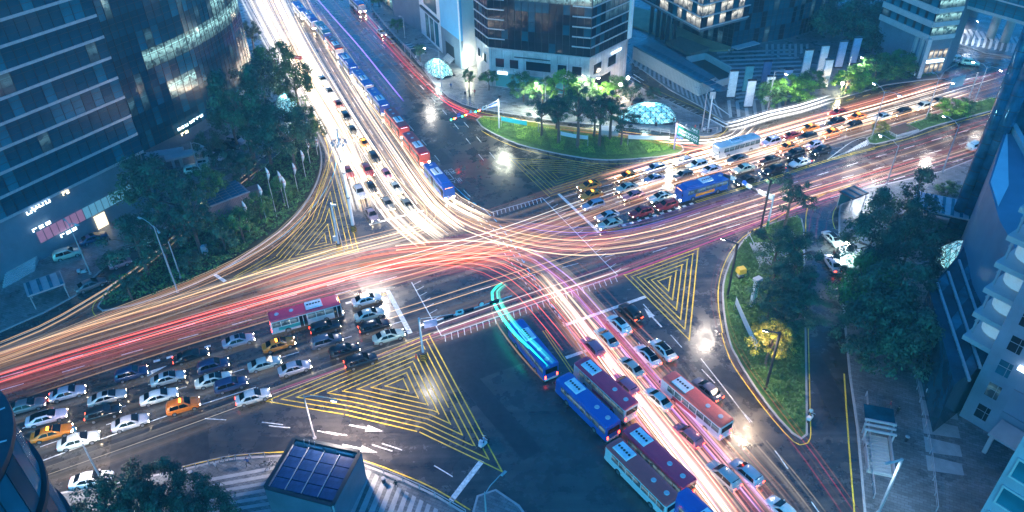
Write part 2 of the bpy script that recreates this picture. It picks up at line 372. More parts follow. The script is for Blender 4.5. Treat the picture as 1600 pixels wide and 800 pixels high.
planting('ground_cover', inset(I_SE, .6), .7, LF_M, 14, 'mid green shrubs covering the pointed island beside the slip lane', .6, .22, 4)
planting('ground_cover', inset(I_E, .6), .6, LF_M, 12, 'green planting on the long median strip', .6, .2, 5)
planting('ground_cover', I_P, .7, LF_M, 14, 'narrow hedge strip along the plaza kerb', .3, .2, 6)
def sub(poly, px):
    """part of an island between two cross lines given in the photo"""
    return [p for p in xy(px)]
NEB = [[(750, 188), (756, 184), (766, 185), (766, 203), (755, 198)], [(767, 186), (780, 186), (783, 204), (778, 209), (767, 204)], [(782, 186), (800, 188), (806, 218), (790, 215), (780, 208)], [(801, 188), (838, 196), (850, 218), (845, 230), (808, 219)], [(838, 197), (850, 200), (862, 234), (848, 231)], [(850, 200), (874, 203), (885, 215), (880, 238), (862, 235)], [(876, 203), (893, 207), (905, 240), (882, 238)],
       [(895, 206), (925, 214), (930, 242), (907, 241)], [(926, 214), (941, 214), (946, 245), (931, 243)], [(942, 214), (975, 216), (985, 243), (948, 245)], [(977, 215), (996, 219), (1010, 242), (988, 243)], [(997, 219), (1022, 221), (1033, 238), (1012, 242)], [(1024, 221), (1044, 223), (1055, 232), (1036, 238)], [(1045, 223), (1058, 228), (1060, 234), (1056, 233)]]
for i, px in enumerate(NEB):
    br = i % 2 == 1 or i in (0, 12)
    planting('shrub_bed', xy(px), .42, LF_B if br else LF_M, 60, ['bright', 'dark'][not br] + ' green clipped shrub bed, ' + ['first', 'second', 'third', 'fourth', 'fifth', 'sixth', 'seventh', 'eighth', 'ninth', 'tenth', 'eleventh', 'twelfth', 'thirteenth', 'last'][i] + ' from the signal pole on the oval island', .15, .115, 20 + i, cat='shrub bed')
# ------------------------------------------------------------------ road markings
Z1 = .005; Z2 = .009
mw = MB(); my = MB(); mc = MB()
def seg(b, a, c, w=.16, z=Z1): b.ribbon([at(*a).xy, at(*c).xy], w, z)
def dash(b, px, w=.15, on=3.0, off=5.0, z=Z1, start=0):
    pts = catmull([at(*p).xy.to_3d() for p in px], 1.5); ds = dist_at(pts); s = start
    while s < ds[-1]:
        k = 4; b.ribbon([point_on(pts, ds, min(ds[-1], s + on * i / k)) for i in range(k + 1)], w, z); s += on + off
def line(b, px, w=.15, z=Z1, off=0.0):
    pts = [p.xy for p in catmull([at(*p).xy.to_3d() for p in px], 2)]
    if off:
        q = []
        for i, p in enumerate(pts):
            d = (pts[min(i + 1, len(pts) - 1)] - pts[max(i - 1, 0)]).normalized(); q.append(p + Vector((-d.y, d.x)) * off)
        pts = q
    b.ribbon(pts, w, z)
seg(mw, (605.5, 454), (641, 521), .75); seg(mw, (872.5, 302.5), (936, 363), .6); seg(mw, (880, 509), (1010, 463), .6); seg(mw, (576.7, 351), (662, 329), .45); seg(mw, (884, 559), (916, 548), .6); seg(mw, (325, 422), (352, 440), .6)
seg(mw, (753, 720), (705, 782), .7)
# ticked border of the crossing
def ticks(a, b, side, n, L=1.5):
    A = at(*a).xy; B = at(*b).xy; d = (B - A).normalized(); nn = Vector((-d.y, d.x)) * side
    mw.ribbon([A, B], .16, Z1)
    for i in range(n):
        p = A.lerp(B, (i + .5) / n); mw.ribbon([p, p + nn * L - d * .5], .12, Z2)
ticks((767, 332), (847, 309), -1, 13); ticks((847, 309), (965, 430), 1, 17); ticks((690, 525), (965, 430), -1, 30); ticks((643, 441), (690, 525), 1, 9)
# nested yellow triangles
def nested(b, px, levels, gap=1.05, w=.22):
    P = [Vector(p) for p in xy(px)]; n = len(P)
    ar = sum(P[i].x * P[(i + 1) % n].y - P[(i + 1) % n].x * P[i].y for i in range(n)); sg = 1 if ar > 0 else -1
    def dseg(p):
        return min(((p - (P[i] + (P[(i + 1) % n] - P[i]) * max(0, min(1, (p - P[i]).dot(P[(i + 1) % n] - P[i]) / max(1e-9, (P[(i + 1) % n] - P[i]).length_squared))))).length for i in range(n)))
    for l in range(levels):
        off = l * gap + .01
        for i in range(n):
            c, d = P[i], P[(i + 1) % n]; v = (d - c).normalized(); nn = Vector((-v.y, v.x)) * sg; pv = (c - P[i - 1]).normalized(); nx = (P[(i + 2) % n] - d).normalized()
            def ext(u_, v_): cr = (u_.x * v_.y - u_.y * v_.x) * sg; return 6.0 if cr > 0 else off * abs(math.tan(math.acos(max(-1, min(1, u_.dot(v_)))) / 2))
            e0, e1 = ext(pv, v), ext(v, nx); A = c + nn * off - v * e0; L = (d - c).length + e0 + e1; k = int(L / .3); run = None
            for j in range(k + 1):
                p = A + v * (L * j / k); ok = j < k and (l == 0 and e0 <= L * j / k <= L - e1 or l > 0 and inpoly(p, P) and dseg(p) > off - .03)
                if ok and run is None: run = p
                if not ok and run is not None:
                    if (p - run).length > .4: b.ribbon([run, p], w, Z1 + .0004 * i)
                    run = None
nested(my, [(415, 627), (670, 522), (785, 737), (655, 675), (540, 648)], 24, .80, .17)
nested(my, [(976, 430), (1091, 388), (1077, 531)], 12, .80, .2)
nested(my, [(362, 437), (430, 402), (480, 345), (520, 232), (560, 392), (470, 415)], 16, .85, .11)
nested(my, [(795, 247), (858, 307), (985, 268), (900, 252)], 14, .85, .11)
# centre lines
for o in (0, .45): line(my, [(1086, 315), (1180, 286.5), (1288, 251), (1365, 231)], .16, Z1, -o)
line(my, [(1365, 231), (1420, 216.5), (1500, 190), (1600, 163), (1700, 132)], .16); line(my, [(1372, 206), (1400, 198), (1450, 182)], .16)
for o in (0, .4): line(my, [(946, 361), (970, 354)], .15, Z1, -o); line(my, [(592, 461), (607, 457)], .15, Z1, -o); line(my, [(848, 517), (893, 583)], .15, Z1, o)
line(my, [(1190, 353), (1215, 340), (1262, 312), (1300, 299), (1330, 290)], .2); line(my, [(1259, 372), (1259, 345), (1262, 325), (1275, 310), (1300, 298)], .2)
line(my, [(1262, 455), (1263, 520), (1266, 650), (1266, 685), (1256, 694), (1240, 690), (1205, 652), (1170, 606), (1140, 560), (1127, 520)], .15, Z1)
line(my, [(1129, 520), (1122, 470), (1126, 430), (1140, 396), (1162, 370), (1190, 353)], .15); line(my, [(1305, 358), (1301, 345), (1303, 330), (1312, 316)], .15); line(my, [(1319, 584), (1326, 690), (1335, 800)], .2)
line(my, [(286, 729), (328, 719), (370, 711), (445, 706), (505, 707), (567, 719), (630, 742), (680, 764), (735, 797)], .16)
line(my, [(700, 158), (722, 168), (760, 177), (800, 184), (870, 196), (935, 202), (1012, 210), (1050, 215), (1090, 219), (1118, 215), (1131, 207), (1137, 200)], .16)
line(my, [(1005, 131), (1046, 150), (1100, 173), (1125, 187)], .13); line(my, [(640, 78), (680, 127), (702, 148)], .13); line(my, [(752, 204), (775, 217), (812, 232), (860, 243), (900, 252), (950, 256), (1030, 252), (1066, 245), (1078, 236)], .14)
line(my, [(365, 433), (420, 399), (470, 348), (498, 300), (513, 262), (512, 230), (500, 200), (484, 168)], .14); line(my, [(150, 494), (144, 484), (152, 468), (180, 446)], .14)
for k in range(6): seg(my, (1296 + k * 26, 163.5 - k * 6.5), (1308 + k * 26, 160.5 - k * 6.5), .14)
# cyan bus lane lines
line(mc, [(600, 170), (640, 215), (690, 272), (728, 308)], .2); dash(mc, [(728, 308), (775, 345), (820, 410)], .2, 1.2, 1.2); line(mc, [(885, 510), (916, 556), (930, 575)], .2); dash(mc, [(815, 405), (885, 510)], .18, 1.2, 1.4)
line(mc, [(526, 245), (520, 275), (492, 320), (440, 370), (370, 410), (310, 440), (240, 462)], .15)
# lane dashes
for px in ([(960, 376), (1112, 326.5), (1312, 263), (1400, 236), (1600, 178)], [(1000, 381), (1104, 346), (1268, 292), (1400, 255), (1600, 196)], [(1020, 394), (1140, 355), (1330, 300), (1520, 244)],
           [(600, 489), (480, 528), (380, 557), (268, 590), (150, 628), (0, 682)], [(628, 502), (480, 546), (370, 580), (250, 617), (130, 656), (0, 703)], [(640, 516), (470, 566), (370, 598), (270, 632), (140, 672), (0, 720)],
           [(890, 320), (1000, 289), (1120, 254), (1250, 217), (1400, 180), (1500, 155)], [(905, 333), (1010, 302), (1130, 267), (1260, 230), (1400, 192)], [(880, 308), (990, 278), (1110, 243), (1240, 203), (1400, 163), (1500, 140)],
           [(560, 30), (620, 95), (690, 170), (760, 256)], [(590, 40), (650, 108), (720, 185), (775, 250)], [(620, 175), (662, 222), (720, 292), (765, 335)],
           [(470, 60), (530, 165), (590, 265), (624, 333)], [(450, 70), (505, 165), (560, 265), (603, 342)], [(490, 60), (560, 175), (640, 300), (655, 325)],
           [(905, 503), (960, 580), (1060, 705), (1140, 800)], [(932, 494), (1000, 583), (1090, 690), (1180, 800)], [(958, 485), (1030, 575), (1130, 690), (1230, 800)],
           [(420, 665), (530, 678), (640, 708), (757, 775)], [(320, 654), (430, 662), (540, 683), (660, 720)], [(0, 470 + 120), (200, 535), (400, 478), (620, 415)], [(0, 610), (200, 552), (400, 497), (620, 432)], [(1005, 475), (1090, 570), (1180, 665), (1240, 745), (1300, 830)], [(740, 455), (870, 420), (960, 398)]):
    dash(mw, px)
line(mw, [(0, 745), (120, 700), (260, 650), (400, 605)], .18); line(mw, [(1095, 560), (1142, 620), (1172, 660)], .16)
# square dotted guide lines
dash(mw, [(972, 353), (1085, 317)], .55, .8, .9); dash(mw, [(240, 565), (330, 540)], .5, .9, .9); dash(mw, [(540, 474), (592, 461)], .5, .9, .9); dash(mw, [(724, 308), (760, 345), (800, 395), (845, 455), (905, 540)], .14, .7, .8, start=2); dash(mw, [(714, 308), (750, 348), (790, 398), (830, 455)], .14, .7, .8)
# crosswalk on the side street, hatching at the median nose and far crossing
for k in range(7): seg(mw, (1098 + k * 5.5, 191 - k * 2.6), (1120 + k * 6, 204 - k * 2.8), .5)
for k in range(8): seg(mw, (1470 + k * 9, 133 - k * 1.6), (1492 + k * 8, 127 - k * 1.5), .45)
for k in range(14): seg(mw, (1300 + k * 4.2, 247 - k * 1.5), (1318 + k * 3.6, 239 - k * 2.0), .2)
line(mw, [(1292, 250), (1330, 222), (1352, 214)], .14)
for k in range(9): seg(mw, (1036 + k * 7, 152 + k * 3.5), (1042 + k * 7, 150.5 + k * 3.5), .12)
line(mw, [(1034, 152), (1096, 183)], .12)
for k in range(3): line(mw, [(980 + k * 5, 122 - k * 3), (996 + k * 5, 132 - k * 3)], .3)
for k in range(12): seg(mw, (488 + k * 1.9, -2 + k * 1.9), (497 + k * 1.9, -4 + k * 2.0), .14)
# arrows
def arrow(tail, tip, wl=.28, hw=1.1, hl=2.4):
    a = at(*tail).xy; b = at(*tip).xy; d = (b - a).normalized(); n = Vector((-d.y, d.x)); k = b - d * hl
    mw.ribbon([a, k], wl, Z2); mw.face([(*(k + n * hw / 2), Z2), (*(k - n * hw / 2), Z2), (*b, Z2)][::-1])
arrow((546, 664), (599, 674)); arrow((535, 695), (590, 707)); arrow((1034, 511), (1006, 481)); arrow((236, 582), (262, 571), hl=3)
# manhole covers, cut asphalt patches and tyre wear
rm = random.Random(5); mh = structure(put('manhole_covers', None)); mcov = MB(); mcov.tube([(0, 0, 0), (0, 0, .006)], .36, 14, 0); mcov = mcov.mesh('manhole_cover', mat('cast_iron', (.05, .05, .055), .35, .6))
for px in [(700, 480), (745, 520), (820, 420), (905, 450), (600, 440), (720, 240), (735, 215), (670, 150), (690, 300), (1010, 400), (1130, 345), (1260, 300), (1400, 245), (450, 640), (560, 690), (700, 640), (760, 620), (820, 690), (870, 740), (1180, 640), (1245, 700), (1290, 640), (1300, 560), (1295, 690), (420, 410), (560, 330), (640, 370), (860, 600), (740, 700), (300, 690)]:
    g_ = at(*px); put('manhole_cover', mcov, mh, (g_.x, g_.y, .001))
pt = MB()
for px, w_, l_, a in [((610, 420), 9, 12, .4), ((735, 555), 10, 14, .45), ((660, 380), 6, 9, -1.1), ((780, 650), 3, 16, -1.0), ((1290, 600), 3, 12, 1.6), ((700, 205), 3, 12, -1.1), ((690, 245), 2.6, 7, -1.1), ((1330, 268), 3, 6, .44), ((870, 275), 2, 9, -.3), ((480, 700), 3, 14, -.1), ((1150, 600), 2.5, 8, 2.2), ((735, 480), 3, 7, .4), ((845, 300), 4, 3, .3), ((250, 700), 9, 12, .35)]:
    g_ = at(*px); pt.box((g_.x, g_.y, .0005 + .0003 * (len(pt.f) % 7)), (l_, w_, .003), a)
structure(pt.build('asphalt_patches', mat('patch_asphalt', (.028, .028, .031), .3, vs=1.2, vary=.4)))
structure(mw.build('road_markings_white', M_WHITE)); structure(my.build('road_markings_yellow', M_YEL)); structure(mc.build('road_markings_blue', M_CYAN))
def text_mesh(s, size, ext=0.0, sx=1, sy=1):
    c = bpy.data.curves.new('t', 'FONT'); c.body = s; c.size = size; c.align_x = 'CENTER'; c.align_y = 'CENTER'; c.extrude = ext
    o = bpy.data.objects.new('t', c); C.objects.link(o); bpy.context.view_layer.update()
    me = bpy.data.meshes.new_from_object(o.evaluated_get(bpy.context.evaluated_depsgraph_get())); bpy.data.objects.remove(o); bpy.data.curves.remove(c)
    for v in me.vertices: v.co.x *= sx; v.co.y *= sy
    return me
def lettering(name, s, size, mtl, M4, parent=None, ext=0.0, sx=1, sy=1, **pr):
    me = text_mesh(s, size, ext, sx, sy); me.materials.clear(); me.materials.append(mtl); o = put(name, me, parent, **pr); o.matrix_local = M4; return o
def glyphs(name, parent, w, h, rows, cols, m_, M4, seed=0, d=.05):
    """writing too small to read in the photo: rows of small strokes in the size and colour it has there"""
    rr = random.Random(seed); b = MB(); cw, rh = w / cols, h / rows
    for r_ in range(rows):
        for c in range(cols):
            x, y = -w / 2 + cw * (c + .5), h / 2 - rh * (r_ + .5); k = rr.random()
            b.box((x - cw * .25, y, 0), (cw * .16, rh * .66, d)); 
            if k < .7: b.box((x + cw * .08, y + rh * .22, 0), (cw * .5, rh * .15, d))
            if k > .3: b.box((x + cw * .08, y - rh * .22, 0), (cw * .5, rh * .15, d))
            if k > .5: b.box((x + cw * .3, y, 0), (cw * .14, rh * .6, d * .98))
    o = b.build(name, m_, parent, kind='stuff'); o.matrix_local = M4; return o
for s, p in (('전용', (702, 268)), ('버스', (712, 281))):
    w = at(*p); o = lettering('road_lettering', s, 2.0, M_WHITE, Matrix.Translation((w.x, w.y, Z2)) @ Matrix.Rotation(A_E + pi, 4, 'Z'), sx=.62, sy=1.25); structure(o)
# ------------------------------------------------------------------ vehicles
def car_parts(kind):
    """one car, nose towards +x: dict of part name -> list of (mesh, location)"""
    L, Wd, H = {'sedan': (4.85, 1.84, 1.46), 'suv': (4.6, 1.86, 1.70), 'hatch': (3.7, 1.62, 1.50)}[kind]
    h = L / 2; w = Wd / 2; bl = {'sedan': .90, 'suv': 1.02, 'hatch': .92}[kind]
    st = {'sedan': [(-h, .74, .80), (-h + .12, .9, .93), (-h + .7, .98, 1.0), (-1.3, 1, .98), (0, 1, .95), (1.0, 1, .95), (1.5, .98, .90), (h - .25, .88, .78), (h - .05, .76, .62), (h, .68, .5)],
          'suv': [(-h, .84, .95), (-h + .1, .93, 1.05), (-h + .6, .99, 1.08), (-1.2, 1, 1.06), (0, 1, 1.05), (1.0, 1, 1.05), (1.5, .98, 1.0), (h - .2, .9, .88), (h - .04, .8, .75), (h, .74, .6)],
          'hatch': [(-h, .82, .85), (-h + .1, .92, .95), (-h + .5, .98, .96), (-.9, 1, .95), (0, 1, .95), (.8, 1, .95), (1.2, .98, .88), (h - .2, .86, .78), (h - .04, .76, .66), (h, .7, .5)]}[kind]
    def ring(x, k, t):
        q = w * k; b = .24 if abs(x) < h - .3 else .32
        half = [(0, b - .02), (q * .8, b - .02), (q * .96, b + .05), (q, b + .2), (q * .995, t * .72), (q * .95, t * .92), (q * .84, t), (q * .4, t + .03), (0, t + .035)]
        return [(x, y, z) for y, z in half] + [(x, -y, z) for y, z in half[-2:0:-1]]
    body = MB().loft([ring(*s) for s in st], close=True)
    cab = {'sedan': [(-h + .55, .99, .80), (-h + 1.25, 1.34, .62), (-.75, H - .02, .66), (-.1, H, .66), (.35, H - .05, .66), (1.25, .94, .82)],
           'suv': [(-h + .08, 1.08, .82), (-h + .4, 1.58, .70), (-.9, H - .02, .70), (-.1, H, .70), (.35, H - .05, .70), (1.15, 1.06, .84)],
           'hatch': [(-h + .06, .98, .82), (-h + .35, 1.38, .68), (-.7, H - .02, .68), (0, H, .68), (.3, H - .05, .68), (1.1, .94, .82)]}[kind]
    rings = []
    for x, z, k in cab:
        base = bl; t = max(z, base + .01); wb = w * .90; wt = w * (k + .06) if z > base + .2 else w * .84
        half = [(0, base - .1), (wb, base - .1), (wb - .02, base + .01), (wt, t - .06), (wt * .88, t), (0, t + .02)]
        rings.append([(x, y, zz) for y, zz in half] + [(x, -y, zz) for y, zz in half[-2:0:-1]])
    body.loft(rings, close=True)
    P = {'body': [(body.mesh('car_body', P_CAR, True), (0, 0, 0))]}
    def pane(a, b, wa, wb_, za, zb):  # front / rear glass, proud of the shell
        d = Vector((b - a, 0, zb - za)); n = Vector((-d.z, 0, d.x)).normalized() * (.015 if d.x > 0 else -.015)
        if n.z < 0: n = -n
        m_ = MB(); m_.face([Vector((a, wa, za)) + n, Vector((a, -wa, za)) + n, Vector((b, -wb_, zb)) + n, Vector((b, wb_, zb)) + n]); return m_.mesh('pane', G_CAR)
    c = cab
    P['windshield'] = [(pane(c[5][0] - .08, c[4][0] + .02, w * .78, w * .62, c[5][1] + .10, c[4][1] - .0), (0, 0, .03))]
    P['rear_window'] = [(pane(c[0][0] + .1, c[1][0] + .1, w * .74, w * .6, c[0][1] + .10, c[1][1] + .03), (0, 0, .03))]
    sw = []
    for s in (1, -1):
        m_ = MB(); x0, x1, x2, x3 = c[0][0] + .45, c[1][0] + .25, c[4][0] - .05, c[5][0] - .35; yb, yt = w * .91, w * (c[2][2] + .075); zb, zt = bl + .03, H - .13
        xm = (x0 + x3) / 2
        for (p, q, r_, u) in ((x0, xm - .04, xm - .04, x1), (xm + .04, x3, x2, xm + .04)):
            pts = [(p, s * yb, zb), (q, s * yb, zb), (r_, s * yt, zt), (u, s * yt, zt)]; m_.face(pts if s < 0 else pts[::-1])
        sw.append((m_.mesh('side_glass', G_CAR), (0, s * .012, 0)))
    P['side_window'] = sw
    wm = MB(); wm.tube([(0, -.11, 0), (0, .11, 0)], .335, 16); wm.tube([(0, -.125, 0), (0, .125, 0)], .21, 10, 1); wme = wm.mesh('car_wheel', [M_BLACK, M_RIM])
    P['wheel'] = [(wme, (x, s * (w - .10), .335)) for x in (h - .92, -h + .98) for s in (1, -1)]
    hm = MB().box((0, 0, 0), (.16, .38, .13), 0, 0, .8).mesh('headlight', E_HEAD); hx = h - .1; hz = st[-2][2] - .08
    P['headlight'] = [(hm, (hx, s * w * .60, hz)) for s in (1, -1)]
    tm = MB().box((0, 0, 0), (.1, .36, .14)).mesh('taillight', E_TAIL)
    P['taillight'] = [(tm, (-h + .02, s * w * .62, st[0][2] - .06)) for s in (1, -1)]
    mm = MB().box((0, 0, 0), (.14, .2, .12)).mesh('mirror', P_CAR)
    P['mirror'] = [(mm, (c[5][0] - .35, s * (w * .98), bl + .1)) for s in (1, -1)]
    pl = MB().box((0, 0, 0), (.02, .52, .11)).mesh('plate', mat('number_plate', (.7, .7, .68), .5))
    P['number_plate'] = [(pl, (h + .005, 0, .42)), (pl, (-h - .005, 0, .55))]
    return P, (L, Wd, H)
CARS = {k: car_parts(k) for k in ('sedan', 'suv', 'hatch')}
HEADOFF = {}; 
COL = dict(white=(.80, .80, .80), silver=(.50, .51, .54), grey=(.16, .165, .18), black=(.010, .010, .012), orange=(1.0, .24, .008), red=(.42, .015, .02), pink=(.58, .20, .26), lavender=(.36, .34, .50), blue=(.03, .05, .13), yellow=(.75, .42, .02))
HM_OFF = {}
def hd(px, dpx, z=0):
    a = at(px[0], px[1]); b = at(px[0] + dpx[0], px[1] + dpx[1]); return atan2(b.y - a.y, b.x - a.x)
def make_car(px, kind, col, ang, label, cat='car', group=None, lights='on', roof=None, taxi=False, name=None):
    P, (L, Wd, H) = CARS[kind]; p = at(px[0], px[1], .75)
    t = thing(name or {'sedan': 'sedan_car', 'suv': 'suv_car', 'hatch': 'hatchback_car'}[kind], label, cat, (p.x, p.y, .0), ang, group)
    cc = COL[col]; k_ = R.uniform(.95, 1.05); t.scale = (k_, R.uniform(.97, 1.03), R.uniform(.97, 1.05)); cc = tuple(min(1, c * R.uniform(.8, 1.1)) for c in cc)
    for nm, lst in P.items():
        for me, loc in lst:
            o = put(nm, me, t, loc, color=cc)
            if nm == 'headlight' and lights in ('off', 'tail'): o.material_slots[0].link = 'OBJECT'; o.material_slots[0].material = E_HEADOFF
            if nm == 'taillight' and lights in ('off', 'head'): o.material_slots[0].link = 'OBJECT'; o.material_slots[0].material = E_TAILOFF
    if roof or (kind == 'sedan' and R.random() < .3):
        h = L / 2
        put('sunroof', MB().box((0, 0, 0), (1.55 if roof else .7, Wd * .52, .02)).mesh('sunroof', G_CAR), t, (-.3 if roof else -.05, 0, H + .022))
    if taxi: put('taxi_sign', MB().box((0, 0, 0), (.28, .7, .16), 0, 0, .8).mesh('taxi_sign', E_AMB), t, (-.2, 0, H + .09))
    return t
ORD = ['first', 'second', 'third', 'fourth', 'fifth', 'sixth', 'seventh', 'eighth', 'ninth', 'tenth']
AW = radians(22.5); AE_ = radians(25 + 180); AN = radians(-65); AS = radians(-56 + 180)
def queue(lanes, ang, place, front, group, z=None):
    for li, (lname, cars) in enumerate(lanes):
        for ci, cdef in enumerate(cars):
            (x, y), kind, col = cdef[:3]; ex = cdef[3] if len(cdef) > 3 else ''
            lab = f"{'taxi orange' if 'taxi' in ex else col} {'station wagon' if 'wagon' in ex else kind} {ORD[ci]} from the {front}, {lname} lane, {place}"
            a = ang(x, y) if callable(ang) else ang
            make_car((x, y), kind, 'orange' if 'taxi' in ex else col, a, lab.replace('taxi orange', 'orange taxi'), 'taxi' if 'taxi' in ex else 'car', group, 'tail' if 'tail' in ex else ('off' if 'off' in ex else ('head' if 'head' in ex else 'on')), 'roof' in ex, 'taxi' in ex)
def ang_w(x, y): return radians(22.5) if x > 380 else radians(20.5 + x / 380 * 2)
queue([('centre-line', [((573, 467), 'sedan', 'white', 'roof head'), ((372, 531), 'sedan', 'silver', 'head'), ((298, 555), 'sedan', 'black', 'on'), ((205, 583), 'suv', 'blue', 'head'), ((105, 613), 'sedan', 'silver', 'on'), ((40, 633), 'sedan', 'grey', 'head')]),
       ('second', [((577, 490), 'sedan', 'silver', 'head'), ((508, 511), 'suv', 'black', 'on'), ((435, 537), 'sedan', 'orange', 'head taxi'), ((333, 571), 'suv', 'blue', 'head'), ((262, 590), 'sedan', 'silver', 'head'), ((167, 620), 'sedan', 'silver', 'head'), ((72, 651), 'sedan', 'white', 'roof head')]),
       ('third', [((585, 509), 'suv', 'black', 'on'), ((510, 532), 'suv', 'grey', 'head'), ((413, 567), 'sedan', 'silver', 'head'), ((333, 592), 'sedan', 'white', 'head'), ((248, 618), 'sedan', 'white', 'head'), ((161, 645), 'suv', 'black', 'on'), ((80, 675), 'sedan', 'orange', 'head taxi')]),
       ('fourth', [((607, 524), 'sedan', 'silver', 'head'), ((538, 547), 'suv', 'black', 'head'), ((460, 574), 'sedan', 'silver', 'head'), ((360, 600), 'suv', 'blue', 'head'), ((286, 633), 'suv', 'orange', 'head taxi'), ((203, 659), 'sedan', 'silver', 'head'), ((122, 687), 'sedan', 'white', 'head')]),
       ('outermost', [((564, 563), 'suv', 'black', 'tail'), ((395, 619), 'sedan', 'white', 'on')])],
      ang_w, 'lower left arm', 'stop line', 'cars queuing on the lower left arm of the crossing')
queue([('innermost', [((953, 349), 'sedan', 'silver', 'head'), ((1002, 331), 'suv', 'red', 'head'), ((1041, 320), 'suv', 'red', 'head'), ((1166, 280), 'sedan', 'black', 'head'), ((1210, 265), 'suv', 'black', 'on'), ((1250, 253), 'sedan', 'white', 'tail'), ((1283, 235), 'suv', 'black', 'head'), ((1332, 196), 'suv', 'black', 'head'), ((1378, 182), 'sedan', 'silver', 'head'), ((1409, 175), 'suv', 'black', 'head')]),
       ('second', [((949, 336), 'sedan', 'silver', 'head'), ((1032, 307), 'sedan', 'white', 'head'), ((1110, 264), 'sedan', 'white', 'head'), ((1162, 262), 'sedan', 'white', 'head'), ((1203, 249), 'sedan', 'black', 'head'), ((1241, 240), 'suv', 'black', 'head'), ((1271, 226), 'hatch', 'white', 'head'), ((1299, 207), 'sedan', 'orange', 'head taxi')]),
       ('third', [((927, 320), 'suv', 'lavender', 'head'), ((989, 304), 'sedan', 'pink', 'head'), ((1067, 274), 'suv', 'grey', 'head'), ((1152, 248), 'sedan', 'grey', 'head'), ((1230, 229), 'sedan', 'orange', 'head taxi'), ((1261, 214), 'suv', 'black', 'head'), ((1305, 191), 'suv', 'black', 'head'), ((1339, 182), 'sedan', 'orange', 'head taxi'), ((1441, 166), 'suv', 'white', 'head'), ((1466, 157), 'sedan', 'grey', 'head')]),
       ('fourth', [((924, 304), 'sedan', 'orange', 'head taxi'), ((979, 292), 'sedan', 'silver', 'head'), ((1022, 278), 'sedan', 'lavender', 'head'), ((1089, 257), 'suv', 'white', 'head'), ((1204, 221), 'suv', 'white', 'head'), ((1264, 199), 'sedan', 'orange', 'head taxi'), ((1310, 175), 'sedan', 'red', 'head')]),
       ('outermost', [((921, 289), 'sedan', 'orange', 'head taxi'), ((980, 275), 'sedan', 'orange', 'head taxi'), ((1023, 263), 'suv', 'silver', 'head'), ((1069, 250), 'sedan', 'silver', 'head'), ((1236, 211), 'sedan', 'red', 'head')])],
      AE_, 'upper right arm', 'stop line', 'cars queuing on the upper right arm of the crossing')
queue([('outermost', [((580.5, 334), 'sedan', 'grey', 'head'), ((562, 300), 'suv', 'silver', 'head'), ((544, 268), 'sedan', 'red', 'tail')]),
       ('middle', [((605, 317), 'sedan', 'grey', 'head'), ((580, 292), 'sedan', 'black', 'head'), ((574, 266), 'suv', 'red', 'head'), ((551, 203), 'sedan', 'black', 'head'), ((541, 183), 'suv', 'black', 'head'), ((529, 163), 'sedan', 'red', 'on'), ((515, 143), 'sedan', 'silver', 'head'), ((504, 124), 'sedan', 'silver', 'head')]),
       ('inner', [((636, 319), 'sedan', 'grey', 'head'), ((618, 292), 'sedan', 'silver', 'head'), ((604, 272), 'hatch', 'pink', 'head'), ((585, 247), 'suv', 'black', 'head'), ((569, 224), 'hatch', 'silver', 'head taxi')])],
      AN, 'upper left arm', 'stop line', 'cars queuing down the upper left arm of the crossing')
queue([('outermost', [((985, 487), 'suv', 'black', 'tail'), ((1036, 545), 'sedan', 'white', 'roof'), ((1105, 607), 'sedan', 'grey', 'tail'), ((1166, 738), 'suv', 'silver', 'wagon tail'), ((1226, 798), 'sedan', 'white', 'tail')]),
       ('second', [((967, 507), 'suv', 'white', 'tail roof'), ((1012, 554), 'sedan', 'white', 'roof tail')]),
       ('third', [((948, 527), 'sedan', 'silver', 'tail'), ((986, 572), 'sedan', 'silver', 'tail'), ((1028, 622), 'sedan', 'white', 'tail'), ((1075, 680), 'suv', 'pink', 'tail'), ((1130, 742), 'suv', 'silver', 'tail')]),
       ('fourth', [((926, 542), 'suv', 'pink', 'tail'), ((976, 601), 'suv', 'pink', 'tail')])],
      lambda x, y: radians(180 - 62) if y < 560 else radians(180 - 57), 'lower right arm', 'stop line', 'cars queuing up the lower right arm of the crossing')
A1 = radians(95)
make_car((1300, 371), 'sedan', 'white', radians(103), 'white sedan waiting in the side street, ahead of another white car', 'car', None, 'tail', True)
make_car((1301, 410), 'sedan', 'white', radians(93), 'white sedan with lit tail lamps behind another white car in the side street', 'car', None, 'tail')
